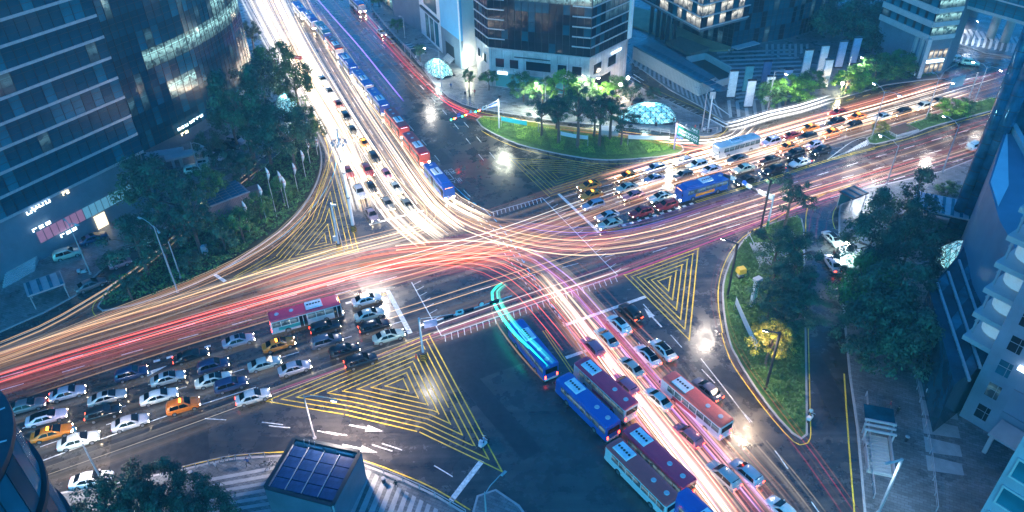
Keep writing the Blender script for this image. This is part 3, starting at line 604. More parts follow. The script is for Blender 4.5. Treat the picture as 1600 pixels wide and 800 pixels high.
for p, k, c, a, l in [((305, 263), 'suv', 'white', 20, 'white suv parked beside the tall lamp in the tower forecourt'), ((319, 252), 'hatch', 'silver', 20, 'small silver car half hidden behind the parked white suv'), ((333, 244), 'sedan', 'silver', -20, 'pale silver sedan parked in the middle of the forecourt row'), ((348, 236), 'suv', 'black', -20, 'black suv parked beside the pale silver sedan in the forecourt'), ((360, 227), 'suv', 'black', -20, 'second black suv in the forecourt row, nearest the silver one'), ((368, 219), 'suv', 'silver', -20, 'silver suv at the tree end of the forecourt row'),
                   ((105, 396), 'suv', 'silver', 30, 'silver suv parked under the pink lit windows of the tower'), ((145, 371), 'sedan', 'blue', 40, 'dark blue sedan parked below the lit white signs'), ((141, 444), 'sedan', 'grey', 38, 'grey car parked at the kerb by the subway stair canopy'), ((187, 410), 'hatch', 'pink', 35, 'small pink hatchback parked at the kerb by the bushes'), ((238, 380), 'hatch', 'white', 25, 'small white car under the trees by the narrow service street'),
                   ((142, 748), 'sedan', 'white', 12, 'white sedan stopped alone at the kerb beside the dark trees'), ((1487, 89), 'sedan', 'white', -20, 'white car at the building end of the far parked row'), ((1497, 92), 'suv', 'white', -20, 'white suv second in the far parked row'), ((1507, 94), 'sedan', 'silver', -20, 'silver car third in the far parked row'), ((1516, 97), 'suv', 'white', -20, 'white suv at the street end of the far parked row'),
                   ((1525, 227), 'suv', 'white', 25, 'white car parked by the glass shaft on the right'), ((596, 50), 'sedan', 'silver', -65, 'silver car waiting at the kerb of the wide road'), ((611, 62), 'sedan', 'blue', -65, 'blue car stopped at the kerb of the wide road'), ((997, 158), 'suv', 'black', 60, 'black car parked behind the glowing glass canopy')]:
    make_car(p, k, c, radians(a), l, 'car', None, 'off' if p != (596, 50) else 'head')
# ---------------- buses
def bus_parts():
    L, w = 10.95, 1.245; h = L / 2; P = {}
    def ring(x, k, top, fx=0.0):
        half = [(0, .32), (w * k * .9, .32), (w * k, .42), (w * k, 1.3), (w * k, 2.72)]
        return [(x + fx * (z - .32), y, z) for y, z in half] + [(x + fx * (2.72 - .32), -y, z) if False else (x + fx * (z - .32), -y, z) for y, z in half[-1:0:-1]]
    b = MB(); b.loft([ring(-h, .9, 0, .02), ring(-h + .12, .985, 0, .01), ring(-h + .4, 1, 0), ring(0, 1, 0), ring(h - .5, 1, 0), ring(h - .12, .97, 0, -.03), ring(h, .88, 0, -.06)], close=True)
    P['body'] = [(b.mesh('bus_body', P_BUS), (0, 0, 0), 'side')]
    def rr(x, k, dz):
        half = [(0, 2.70), (w * k, 2.70), (w * k, 2.80), (w * k * .93, 2.98 + dz), (w * k * .6, 3.06 + dz), (0, 3.08 + dz)]
        return [(x, y, z) for y, z in half] + [(x, -y, z) for y, z in half[-2:0:-1]]
    r = MB(); r.loft([rr(-h + .06, .93, -.1), rr(-h + .3, 1.002, 0), rr(0, 1.002, .02), rr(h - .5, 1.002, 0), rr(h - .2, .96, -.08)], close=True)
    P['roof'] = [(r.mesh('bus_roof', P_BUS, False), (0, 0, 0), 'roof')]
    ac = MB(); ac.box((0, 0, .1), (2.6, 1.7, .24), 0, 0, .92)
    P['roof_unit'] = [(ac.mesh('roof_unit', mat('white_roof_unit', (.72, .75, .80), .5)), (.6, 0, 3.08), None)]
    fan = MB(); fan.tube([(0, 0, 0), (0, 0, .03)], .17, 10); fm = fan.mesh('fan', M_BLACK)
    P['fan'] = [(fm, (.6 + .45 * (k - 2) , .05, 3.3), None) for k in range(5)]
    hat = MB(); hat.tube([(0, 0, 0), (0, 0, .1)], [.36, .3], 12); P['roof_hatch'] = [(hat.mesh('roof_hatch', mat('grey_hatch', (.55, .5, .55), .5)), (x, 0, 3.07), None) for x in (-4.2, -2.0)]
    wp = MB().box((0, 0, 0), (1.22, .02, .92)).mesh('bus_window', L_BUS)
    P['window'] = [(wp, (-4.6 + 1.34 * k, s * (w + .004), 2.02), None) for k in range(7) for s in (1, -1) if not (s < 0 and k in (3,))]
    dm = MB(); dm.box((-.3, 0, 0), (.5, .03, 2.1)); dm.box((.3, 0, 0), (.5, .03, 2.1)); dm = dm.mesh('bus_door', G_CAR); P['door'] = [(dm, (4.65, -w - .006, 1.5), None), (dm, (-.6, -w - .006, 1.5), None)]
    ws = MB(); ws.face([(h - .115, -1.04, 1.25), (h - .115, 1.04, 1.25), (h - .2, 1.0, 2.45), (h - .2, -1.0, 2.45)]); P['windshield'] = [(ws.mesh('bus_windshield', L_BUS), (.06, 0, 0), None)]
    rw = MB(); rw.face([(-h - .0, .95, 1.55), (-h - .0, -.95, 1.55), (-h + .05, -.95, 2.4), (-h + .05, .95, 2.4)]); P['rear_window'] = [(rw.mesh('bus_rear_window', G_CAR), (-.03, 0, 0), None)]
    P['destination_sign'] = [(MB().box((0, 0, 0), (.05, 1.5, .26)).mesh('destination_sign', E_DEST), (h - .17, 0, 2.62), None)]
    hm = MB().box((0, 0, 0), (.1, .34, .2)).mesh('bus_headlight', E_HEAD); P['headlight'] = [(hm, (h - .0, s * .85, .75), None) for s in (1, -1)]
    tm = MB().box((0, 0, 0), (.06, .2, .45)).mesh('bus_taillight', E_TAIL); P['taillight'] = [(tm, (-h - .01, s * .95, .95), None) for s in (1, -1)]
    wm = MB(); wm.tube([(0, -.14, 0), (0, .14, 0)], .48, 18); wm.tube([(0, -.155, 0), (0, .155, 0)], .27, 12, 1); wm = wm.mesh('bus_wheel', [M_BLACK, M_RIM])
    P['wheel'] = [(wm, (x, s * (w - .12), .48), None) for x in (2.75, -3.1) for s in (1, -1)]
    P['mirror'] = [(MB().box((0, 0, 0), (.12, .16, .4)).mesh('bus_mirror', M_BLACK), (h - .0, s * 1.36, 2.1), None) for s in (1, -1)]
    P['bumper'] = [(MB().box((0, 0, 0), (.16, 2.2, .28)).mesh('bus_bumper', mat('white_bumper', (.75, .75, .77), .4)), (x, 0, .46), None) for x in (h - .02, -h + .0)]
    return P
BUS = bus_parts()
BC = dict(blue=(.015, .10, .42), red=(.55, .02, .03), magenta=(.95, .035, .10), maroon=(.75, .08, .08), white=(.72, .72, .74), rose=(.85, .13, .09), teal=(.01, .16, .20))
def make_bus(px, roof, side, ang, label, group=None, lights='head', stripe=None, sign=E_DEST, z=1.8, unit=.6, hump=False):
    p = at(px[0], px[1], z); t = thing('city_bus', label, 'bus', (p.x, p.y, 0), ang, group)
    for nm, lst in BUS.items():
        for me, loc, c in lst:
            l = list(loc)
            if nm in ('roof_unit', 'fan'): l[0] += unit - .6
            o = put(nm, me, t, l, color=BC[roof] if c == 'roof' else BC[side])
            if nm == 'destination_sign' and sign is not E_DEST: o.material_slots[0].link = 'OBJECT'; o.material_slots[0].material = sign
            if nm == 'headlight' and lights == 'tail': o.material_slots[0].link = 'OBJECT'; o.material_slots[0].material = E_HEADOFF
    if stripe:
        for s in (1, -1): put('side_panel', MB().box((0, 0, 0), (4.4, .02, .62)).mesh('side_panel', P_BUS), t, (stripe[1], s * 1.252, 1.12), color=stripe[0])
    if hump: put('front_hump', MB().box((0, 0, .12), (2.7, 1.9, .3), 0, 0, .86).mesh('front_hump', P_BUS), t, (hump, 0, 3.08), color=BC[roof])
    return t
gb = 'buses lined up in the median bus lane'
for i, (p, r, s, l, sg, u, hp) in enumerate([((469, 15), 'blue', 'white', 'blue bus at the far end of the bus row', E_DESTW, 1.6, 0), ((486, 30), 'blue', 'white', 'blue bus second from the far end, teal front roof', E_DESTW, -2, 2.3), ((505, 48), 'teal', 'blue', 'teal roofed bus just behind the first red one', E_DESTW, 1.6, 0), ((523, 72), 'red', 'white', 'single red bus between blue buses in the row', E_DEST, 1.6, 0), ((544, 100), 'blue', 'blue', 'blue bus right in front of the single red bus', E_DESTW, -1.8, 2.3), ((567, 127), 'blue', 'white', 'blue bus in the middle of the bus row', E_DESTW, 1.0, 0), ((591, 157), 'blue', 'blue', 'blue bus just behind the pair of red buses', E_DESTW, 1.6, 0),
                                         ((620, 191), 'red', 'rose', 'rear bus of the red pair in the bus row', E_DESTW, 1.4, 0), ((650, 230), 'red', 'rose', 'front bus of the red pair in the bus row', E_DESTW, 1.4, 0), ((686, 281), 'blue', 'blue', 'leading blue bus with orange sign at the head of the row', E_DEST, -1.2, 2.6)]):
    make_bus(p, r, s, AN, l, gb, 'head', (BC[['blue', 'white', 'teal', 'red', 'teal'][i % 5]], [-.6, .9, 0][i % 3]), sg, unit=u, hump=hp)
make_bus((478, 491), 'magenta', 'white', radians(22), 'pink roofed white bus waiting behind the white car left of the crossing', None, 'head', ((.02, .38, .36), -2.2), E_AMB, z=1.6, unit=1.4)
make_bus((1096, 293), 'blue', 'blue', AE_, 'blue bus with orange side panels behind the red cars', None, 'head', ((.85, .30, .02), 0), E_DEST, z=1.6, unit=-.8, hump=3.0)
make_bus((1150, 228), 'white', 'white', AE_, 'white coach among the queuing cars below the green road sign', None, 'head', None, E_DESTW, z=1.6)
AB = radians(180 - 56.5)
gs = 'buses waiting on the lower right arm'
make_bus((832, 543), 'blue', 'blue', radians(180 - 63), 'blue bus lit green beside the empty dark carriageway', gs, 'tail', None, E_GRN, unit=1.6)
make_bus((917, 632), 'blue', 'blue', AB, 'blue bus alongside the magenta bus', gs, 'tail', unit=2.6)
make_bus((945, 605), 'magenta', 'white', AB, 'magenta roofed bus first in its lane behind the short stop line', gs, 'tail', ((.75, .08, .2), -1), unit=3.0)
make_bus((1002, 743), 'maroon', 'white', AB, 'maroon bus running off the lower edge of the picture', gs, 'tail', unit=3.2)
make_bus((1027, 718), 'magenta', 'rose', AB, 'rose pink bus with a turquoise side panel', gs, 'tail', ((.02, .35, .50), -.4), unit=3.0)
make_bus((1087, 630), 'rose', 'white', AB, 'salmon red bus nearest to the slip lane', gs, 'tail', ((.5, .06, .08), .8), unit=2.6)
make_bus((1113, 828), 'blue', 'blue', AB, 'bright blue bus cut off by the bottom edge behind the rose bus', gs, 'tail')
make_bus((558, 5), 'blue', 'white', AN, 'bus stopping at the kerb near the far pavement crowd', None, 'head', None, E_DEST)
# ------------------------------------------------------------------ buildings
M_BAND = mat('pale_metal_band', (.42, .44, .48), .35, .2); M_MULL = mat('dark_mullion', (.02, .03, .04), .4, .3)
M_SLAB = mat('roof_slab', (.10, .12, .15), .7, vs=.4); M_WALLW = mat('white_wall', (.62, .64, .68), .6, vs=.3, vary=.08); M_WALLB = mat('light_blue_wall', (.10, .38, .62), .6, vs=.3, vary=.08); M_WALLG = mat('slate_wall', (.14, .19, .24), .6, vs=.4)
M_INNER = mat('dark_interior', (.008, .014, .02), .8)
PANES = {}
L_CREAM = lit('cream_office_window', (.25, .22, .15), (1.0, .95, .80), 1.3)
def pane_mesh(m_):
    if m_.name not in PANES: PANES[m_.name] = MB().box((0, 0, 0), (1, .05, 1)).mesh('pane', m_)
    return PANES[m_.name]
def facing(a, b):
    n = Vector((b.y - a.y, a.x - b.x)); c = (a + b) / 2; return n.dot(Vector((0, 0)) - c) > 0
def curtain(root, pts, zs, cw, pick, cap=290, gap=.10, off=.04, band=None, bh=.35, bd=.35, mull=True, seed=0):
    """glass wall along world points pts (left to right as seen from the street side), one pane per column and storey"""
    rr = random.Random(seed); n = 0; rest = {}; mu = MB(); bands = {}
    core = MB()
    cols = []
    for i in range(len(pts) - 1):
        a, b = Vector(pts[i][:2]), Vector(pts[i + 1][:2]); L = (b - a).length; k = max(1, round(L / cw))
        core.wall(a, b, zs[0], zs[-1], .5, 0, -.05)
        for j in range(k): cols.append((a.lerp(b, j / k), a.lerp(b, (j + 1) / k), facing(a, b)))
    cand = []
    for c, (a, b, fc) in enumerate(cols):
        d = b - a; nrm = Vector((d.y, -d.x)).normalized(); an = atan2(d.y, d.x); mid = (a + b) / 2 + nrm * off
        for f in range(len(zs) - 1):
            z0, z1 = zs[f] + (bh * .5 if band else gap / 2), zs[f + 1] - (bh * .5 if band else gap / 2)
            vis = fc and inframe((mid.x, mid.y, (z0 + z1) / 2), 60)
            if not vis: continue
            p = proj((mid.x, mid.y, (z0 + z1) / 2)); cand.append((-(Vector((mid.x, mid.y, (z0 + z1) / 2 - CAM_H))).length, c, f, mid, an, d.length - gap, z1 - z0, (z0 + z1) / 2))
        if mull and fc: mu.box((a.x + nrm.x * .06, a.y + nrm.y * .06, (zs[0] + zs[-1]) / 2), (.09, .16, zs[-1] - zs[0]), an)
    cand.sort(key=lambda q: -q[0])
    for q in cand:
        _, c, f, mid, an, w_, h_, zc = q; m_ = pick(c, f, len(cols), len(zs) - 1, rr)
        if n < cap: put('pane', pane_mesh(m_), root, (mid.x, mid.y, zc), an, scale=(w_, 1, h_)); n += 1
        else: rest.setdefault(m_.name, (m_, MB()))[1].box((mid.x, mid.y, zc), (w_, .05, h_), an)
    for m_, b in rest.values(): b.build('panes', m_, root, kind='stuff')
    core.build('wall', M_INNER, root)
    if mull and zs[1] - zs[0] > 3:
        tr = MB()
        for (a, b, fc) in cols:
            if not fc: continue
            for f in range(len(zs) - 1):
                for q in (.36, .7): tr.wall(a, b, zs[f] + (zs[f + 1] - zs[f]) * q - .035, zs[f] + (zs[f + 1] - zs[f]) * q + .035, .1, 0, .1)
        if tr.f: tr.build('transoms', M_MULL, root)
    if mull and mu.f: mu.build('mullions', M_MULL, root)
    if band:
        for z in zs:
            bb = MB()
            for i in range(len(pts) - 1): bb.wall(pts[i], pts[i + 1], z - bh / 2, z + bh / 2, bd + .2, 0, bd)
            bb.build('floor_band', band, root)
def building(name, label, px): p = at(*px); return thing(name, label, 'building', (0, 0, 0))
def up_from(px, zs): return zs
# left glass tower
def tower_left():
    t = thing('glass_tower', 'huge dark blue glass tower with pale horizontal bands filling the left edge', 'building')
    c0 = at(248, 308).xy; c1 = at(73, 404).xy; d = (c1 - c0).normalized(); A = c1 + d * 46; B = c0
    K = c0 + (c0 - c1).normalized() * 0
    seam = [151, 121, 88, 59, 25]; sx = [194, 182, 172, 158, 145]
    zz = [zof((248, 308), (x, y)) for x, y in zip(sx, seam)]; step = (zz[-1] - zz[0]) / 4
    base = zz[0] - step * 3; zs = [base + step * k for k in range(14)]
    def pick(c, f, nc, nf, rr):
        if f == 4 and nc - 24 < c < nc - 13: return L_COOL if c < nc - 17 else L_DIM
        if f == 5 and nc - 15 < c < nc - 9: return L_DIM if rr.random() < .5 else G_MID
        return G_MID if rr.random() < .14 else (L_DIM if rr.random() < .04 else G_DARK)
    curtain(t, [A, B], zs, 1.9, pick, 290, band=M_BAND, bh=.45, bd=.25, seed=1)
    back = B + Vector((-18, 22)); w = MB(); w.wall(B, back, 0, zs[-1], .5); w.build('side_wall', G_DARK, t)
    # podium: tall pink lit windows above a stone plinth, lit shop signs
    w = MB(); w.wall(A, B, 0.1, base - .3, 1, 0, -.2); w.build('podium', M_WALLG, t)
    n = (B - A).normalized(); nr = Vector((n.y, -n.x)); an = atan2(n.y, n.x); L = (B - A).length
    mp = mat('pink_lit_window', (.35, .18, .25), .3, emit=(.65, .28, .42), es=.28); mb = mat('blue_lit_window', (.12, .30, .38), .3, emit=(.2, .55, .7), es=.35)
    a2 = at(60, 398).xy; k0 = (a2 - A).dot(n)
    for k in range(15):
        c = A + n * (k0 + .8 + k * 1.25) + nr * .05; put('podium_window', pane_mesh(mp if k < 7 else mb), t, (c.x, c.y, 4.3), an, scale=(1.1, 1, 2.2))
    for (px, z, w_, m_) in (((52, 330), 9.5, 2.6, E_SIGN), ((68, 322), 9.8, 3.6, E_SIGN), ((100, 300), 9.8, 1.4, E_WARMS), ((82, 362), 6.2, 3.6, E_SIGN), ((127, 372), 2.8, 3.4, E_SIGN)):
        c = at(px[0], px[1], z); c = A + n * ((c.xy - A).dot(n)) + nr * .45; glyphs('lit_sign', t, w_, .9, 1, max(2, int(w_)), m_, Matrix.Translation((c.x, c.y, z)) @ Matrix.Rotation(an, 4, 'Z') @ Matrix.Rotation(pi / 2, 4, 'X'), int(px[0]), .15)
    c = at(170, 350, 1.5); c = A + n * ((c.xy - A).dot(n)) + nr * .1; put('lit_doorway', pane_mesh(mat('lit_doorway', (.5, .4, .3), .4, emit=(1, .8, .5), es=1.6)), t, (c.x, c.y, 1.5), an, scale=(2.2, 1, 2.8))
    # entrance at the far left with steps
    for k in range(8): 
        q0 = at(30 + k * 1.2, 437 - k * 2.6).xy; st = MB(); st.box((q0.x, q0.y, .1 + .08 * k + .1), (5.5, .45, .2 + .16 * k), an); st.build('step', M_CONC, t)
    e = at(-5, 415).xy; put('lit_entrance', pane_mesh(L_COOL), t, (e.x, e.y, 2.6), an, scale=(7, 1, 4.5))
tower_left()
def tower_curved():
    t = thing('curved_glass_tower', 'dark curved glass tower with one bright lit storey behind the tall trees', 'building')
    arc = [at(*p).xy for p in [(214, 268), (250, 247), (290, 227), (330, 203), (365, 177), (390, 152), (401, 132)]]
    tl = [zof((330, 203), (291, 64 + 14)), ]
    lit0 = zof((401, 132), (361, 30)); 
    z_lo = zof((330, 203), (300, 78)); h_ = 3.9; zs = [z_lo - h_ * 4.0 + h_ * k for k in range(14)]
    zs = [z for z in zs if z > 1.5]; lf = min(range(len(zs)), key=lambda i: abs(zs[i] - z_lo))
    def pick(c, f, nc, nf, rr):
        if f == lf and c > nc * .18: return L_COOL
        if f == lf + 1 and c > nc * .62: return L_COOL if rr.random() < .8 else L_DIM
        if f == lf - 2 and nc * .25 < c < nc * .40: return L_COOL
        return G_MID if rr.random() < .2 else (L_DIM if rr.random() < .05 else G_DARK)
    pts = [p.xy for p in catmull([p.to_3d() for p in arc], 3)]
    curtain(t, pts, zs, 1.7, pick, 290, gap=.08, seed=2)
    w = MB(); w.wall(pts[-1], pts[-1] + Vector((-30, 20)), 0, zs[-1], .4); w.wall(pts[0], pts[-1], 0, zs[-1], .4, 0, -3)
    for i in range(len(pts) - 1): w.wall(pts[i], pts[i + 1], .1, zs[0], .5, 0, -.7)
    w.build('plinth_wall', M_WALLG, t)
    for (px, z, w_, m_) in (((333, 208), 4.6, 3.2, E_SIGN), ((352, 196), 4.8, 4.4, E_SIGN), ((332, 216), 3.2, 2.2, E_WARMS), ((382, 130), 5, 3, E_SIGN)):
        c = at(px[0], px[1], z).xy; j = min(range(len(pts) - 1), key=lambda i: (pts[i] - c).length); d = (pts[j + 1] - pts[j]).normalized(); q = pts[j] + Vector((d.y, -d.x)) * .9
        glyphs('lit_sign', t, w_, .9, 1, max(2, int(w_)), m_, Matrix.Translation((q.x, q.y, z)) @ Matrix.Rotation(atan2(d.y, d.x), 4, 'Z') @ Matrix.Rotation(pi / 2, 4, 'X'), int(px[0]), .15)
tower_curved()
# entrance slabs in front of the seam of both towers
b = MB()
for (p, w_, rz) in (((262, 262), 8, .3), ((300, 262), 9, .5)):
    c = at(*p); b.box((c.x, c.y, 3.4), (w_, 2.4, .5), rz); b.box((c.x - w_ * .4, c.y, 1.6), (.6, .6, 3.2), rz); b.box((c.x + w_ * .4, c.y, 1.6), (.6, .6, 3.2), rz)
b.build('entrance_canopy', M_CONC, label='grey concrete entrance slabs at the foot of the curved tower', category='canopy')
def street_building():
    t = thing('white_building', 'white building with blue and slate panels by the wide upper road', 'building')
    P = [at(*p).xy for p in [(659, 52), (692, 84), (723, 110)]]; H = 46
    back = [P[0] + Vector((-6, 16)), P[2] + Vector((14, 12))]
    w = MB(); w.wall(P[0], P[1], 0.1, H, .6); w.build('white_wall', M_WALLW, t)
    zb = zof((692, 84), (690, 40)); w = MB(); w.wall(P[1], P[2], zb, H, .6); w.build('blue_wall', M_WALLB, t)
    w = MB(); w.wall(P[1], P[2], 0.1, zb - .01, .6, 0, .03); w.build('slate_wall', M_WALLG, t)
    Q = at(748, 100).xy; w = MB(); w.wall(P[2], Q, 0.1, H, .6); w.build('plain_wall', M_WALLW, t)
    d = (P[1] - P[0]).normalized(); n = Vector((d.y, -d.x)); L = (P[1] - P[0]).length
    put('upper_window', pane_mesh(G_DARK), t, (*(P[0] + d * L * .55 + n * .05), 17), atan2(d.y, d.x), scale=(L * .6, 1, 14))
    for k in range(3): put('tall_window', pane_mesh(L_DIM if k < 2 else G_MID), t, (*(P[0] + d * (L * (.35 + .22 * k)) + n * .05), 4.2), atan2(d.y, d.x), scale=(L * .16, 1, 6.5))
    w = MB(); w.wall(P[0] + d * L * .1, P[0] + d * L * .95, 8.4, 8.9, .6, 0, .5); w.build('cornice', M_MULL, t)
    d = (P[2] - P[1]).normalized(); n = Vector((d.y, -d.x)); L = (P[2] - P[1]).length
    put('gateway', pane_mesh(M_INNER), t, (*(P[1] + d * L * .42 + n * .06), 2.4), atan2(d.y, d.x), scale=(L * .42, 1, 4.4))
    for k in range(5): put('gateway_step', MB().box((0, 0, 0), (L * .34, .35, .16)).mesh('gateway_step', M_CONC), t, (*(P[1] + d * L * .46 + n * (.2 + .3 * k)), 1.4 - k * .25), atan2(d.y, d.x))
    put('side_panel', pane_mesh(mat('pale_blue_panel', (.35, .42, .55), .4)), t, (*(P[1] + d * L * .8 + n * .06), H * .62), atan2(d.y, d.x), scale=(L * .38, 1, H * .42))
    r = MB(); r.prism([P[0], P[1], P[2], Q, back[1], back[0]], H, H + .4); r.build('roof', M_SLAB, t)
    w = MB(); w.wall(P[0] + Vector((-10, 16)), P[0], 0, H * .9, .5); w.build('end_wall', M_WALLG, t)
street_building()
for (a, c, h_, lb) in (((598, 4), (632, 30), 14, 'low shop building with lit glass front at the far pavement'), ((634, 24), (656, 44), 22, 'narrow grey building squeezed beside the white one')):
    t = thing('shop_building', lb, 'building'); A, B = at(*a).xy, at(*c).xy; d = (B - A).normalized(); n = Vector((-d.y, d.x))
    w = MB(); w.prism([A, B, B + n * 14, A + n * 14], .1, h_); w.build('wall', M_WALLG, t); L = (B - A).length; k = int(L / 2.2)
    for i in range(k):
        for f in range(int(h_ / 3.6)): put('window', pane_mesh([L_DIM, G_DARK, L_COOL][(i * 7 + f * 3) % 3] if f else (L_COOL if i % 2 else L_WARM)), t, (*(A + d * (i + .5) * L / k - n * .05), 1.9 + f * 3.6), atan2(d.y, d.x), scale=(L / k * .8, 1, 2.6))
def tower_dark():
    t = thing('podium_tower', 'dark glass office tower on a pale stone podium behind the oval island', 'building')
    P = [at(*p).xy for p in [(746, 117), (766, 135), (919, 153), (977, 121)]]; ph = zof((766, 135), (763, 76))
    b = MB(); b.prism(P + [P[3] + Vector((-6, 30)), P[0] + Vector((2, 30))], .1, ph); b.build('podium', M_STONE, t)
    b = MB(); b.prism(inset(P + [P[3] + Vector((-6, 30)), P[0] + Vector((2, 30))], -.15), ph, ph + .35); b.build('podium_coping', M_BAND, t)
    def wins(i, xs, z, w_, h_, m_=G_BLACK, nm='podium_window'):
        a, c = P[i], P[i + 1]; d = (c - a).normalized(); n = Vector((d.y, -d.x)); L = (c - a).length
        for x in xs:
            w1 = w_[xs.index(x)] if isinstance(w_, list) else w_
            q = a + d * L * x + n * .03; o = put(nm, pane_mesh(m_), t, (q.x, q.y, z), atan2(d.y, d.x), scale=(w1, 1, h_)); fr = MB()
            for s in (1, -1): fr.box((0, -.02, s * (h_ / 2 + .06)), (w1 + .24, .14, .12)); fr.box((s * (w1 / 2 + .06), -.02, 0), (.12, .14, h_ + .0))
            f = fr.build('frame', M_BAND, o); f.scale = (1 / w1, 1, 1 / h_)
    wins(0, [.25, .72], ph - 3.1, 1.6, 2.2); wins(1, [.11, .255, .50, .735, .88], ph - 3.3, [2.2, 2.2, 6.2, 2.2, 2.3], 2.2); wins(2, [.2, .58], ph - 3.2, 3.2, 2.4)
    wins(1, [.19, .45, .8], 2.2, [6.5, 5, 6], 3.6, mat('teal_shopfront', (.03, .14, .17), .15, emit=(.05, .3, .35), es=.25), 'shopfront'); wins(2, [.35], 2.2, 6.5, 3.6, G_BLACK, 'shopfront')
    d = (P[2] - P[1]).normalized(); n = Vector((d.y, -d.x)); q = P[1] + d * 3.4 + n * .25; put('lit_sign_board', MB().box((0, 0, 0), (2.6, .15, .7)).mesh('lit_sign_board', E_SIGN), t, (q.x, q.y, 4.0), atan2(d.y, d.x))
    q = P[1] + d * ((P[2] - P[1]).length * .44) + n * .2; put('sign_rail', MB().box((0, 0, 0), (9, .2, .2)).mesh('sign_rail', M_MULL), t, (q.x, q.y, ph - 1.4), atan2(d.y, d.x))
    d = (P[3] - P[2]).normalized(); n = Vector((d.y, -d.x)); q = P[2] + d * (P[3] - P[2]).length * .68 + n * .2; glyphs('lit_sign', t, 4.5, .8, 1, 7, E_SIGN, Matrix.Translation((q.x, q.y, ph - 1.3)) @ Matrix.Rotation(atan2(d.y, d.x), 4, 'Z') @ Matrix.Rotation(pi / 2, 4, 'X'), 5, .15)
    # tower shaft, cut back between its corner bays
    st = 2.35; zs = [ph + .4 + st * k for k in range(11)]; zl = zof((919, 153), (917, 12)); lit_f = max(2, min(range(len(zs)), key=lambda i: abs(zs[i] - zl)))
    def pick(c, f, nc, nf, rr):
        if f >= lit_f and f < lit_f + 2: return L_COOL
        if f in (lit_f - 1, lit_f - 2) and c > nc * .78: return L_DIM
        return G_BLACK if rr.random() < .85 else G_DARK
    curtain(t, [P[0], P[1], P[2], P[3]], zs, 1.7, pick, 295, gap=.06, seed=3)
    for k in range(1, 9):
        z = zs[0] + k * st - .1; bb = MB(); a, c, d2 = P[1], P[2], P[3]; L = (c - a).normalized()
        bb.wall(P[0], P[1], z - .13, z + .13, .4, 0, .25); bb.wall(a, a + L * 4.2, z - .13, z + .13, .4, 0, .253); bb.build('floor_band', M_BAND, t)
        bb = MB(); bb.wall(c - L * 4.4, c, z - .13, z + .13, .4, 0, .25); bb.wall(c, d2, z - .13, z + .13, .4, 0, .253); bb.build('floor_band', M_BAND, t)
    q = P[3]; bb = MB(); bb.box((q.x, q.y, ph + 12), (1.2, 1.2, 23), .8); bb.build('corner_pier', M_WALLW, t)
    r = MB(); r.prism(P + [P[3] + Vector((-6, 30)), P[0] + Vector((2, 30))], zs[-1], zs[-1] + .6); r.build('roof', M_SLAB, t)
    # roof garden shrub on the podium edge
tower_dark()
def mall():
    t = thing('raised_glass_building', 'glass building raised on dark columns with brightly lit upper storeys', 'building')
    zb = 11.5
    C0 = at(1093, 50, zb).xy; Lf = at(1004, 2, zb).xy; Rt = at(1168, 30, zb).xy; d1 = (Lf - C0).normalized(); d2 = (Rt - C0).normalized(); Lf = C0 + d1 * 34; back = Lf + d2 * 30
    b = MB(); b.prism([C0, Rt, Rt + d1 * 34, Lf], zb, zb + .8, bottom=True); b.build('soffit', M_SLAB, t)
    zs = [zb + .8 + 2.9 * k for k in range(6)]
    curtain(t, [Lf, C0, Rt], zs, 2.0, lambda c, f, nc, nf, rr: (L_CREAM if f >= 1 else (L_CREAM if rr.random() < .6 else G_BLACK)) if (f > 0 or c > 6) and rr.random() < .85 else G_DARK, 240, band=M_BAND, bh=.25, bd=.4, seed=4)
    for px in ((1016, 53), (1026, 58), (1034, 62), (1041, 68), (1052, 66)):
        c = at(*px); m_ = MB(); m_.box((c.x, c.y, zb / 2), (1.0, 1.0, zb)); m_.build('column', M_MULL, t)
    g0 = [at(*p).xy for p in [(1050, 40), (1098, 62), (1142, 76), (1230, 62), (1285, 44)]]
    curtain(t, [g0[0], g0[1], g0[2]], [.3, 3.9, 7.5, 11.2], 1.7, lambda c, f, nc, nf, rr: L_DIM if rr.random() < .25 else G_BLACK, 60, seed=5)
    zt = [.3 + 4.4 * k for k in range(8)]
    curtain(t, [g0[2], g0[3], g0[4]], zt, 1.6, lambda c, f, nc, nf, rr: L_DIM if rr.random() < .10 else (G_DARK if rr.random() < .8 else G_BLACK), 170, seed=6)
    c = at(1165, 72, 3).xy; m_ = MB(); m_.box((c.x, c.y, 3.2), (8, 2.2, .25), .5); m_.build('entrance_canopy', M_STEEL, t)
mall()
def vent():
    t = thing('pale_ramp_building', 'long low building with pale ribbed walls beside the striped pavement', 'building')
    A = at(988, 92).xy; B = at(1091, 151).xy; Cc = at(1114, 142).xy; D = A + (Cc - B) + Vector((1, 3)); h0, h1 = 2.6, 3.4
    b = MB(); b.prism([A, B, Cc, D], h1, h1 + .3); b.build('roof', mat('blue_glass_roof', (.06, .16, .20), .25), t)
    for a, c in ((A, B), (B, Cc)):
        L = (c - a).length; n = int(L / .55); d = (c - a) / n; w = MB(); w.wall(a, c, .1, h1, .3, 0, -.12); w.build('wall', M_WALLG, t)
        for i in range(min(n, 140)): 
            q = a + d * (i + .5); put('rib', RIB, t, (q.x, q.y, h1 / 2 + .05), atan2(d.y, d.x))
    d = (B - A).normalized(); n = Vector((-d.y, d.x))
    for i in range(16):
        q = A + d * (1.8 + i * 2.1) + n * 1.6; put('roof_panel', MB().box((0, 0, 0), (1.9, 2.8, .06)).mesh('roof_panel', G_MID), t, (q.x, q.y, h1 + .34), atan2(d.y, d.x))
RIB = MB().box((0, 0, 0), (.36, .16, 3.3)).mesh('rib', M_CONC)
vent()
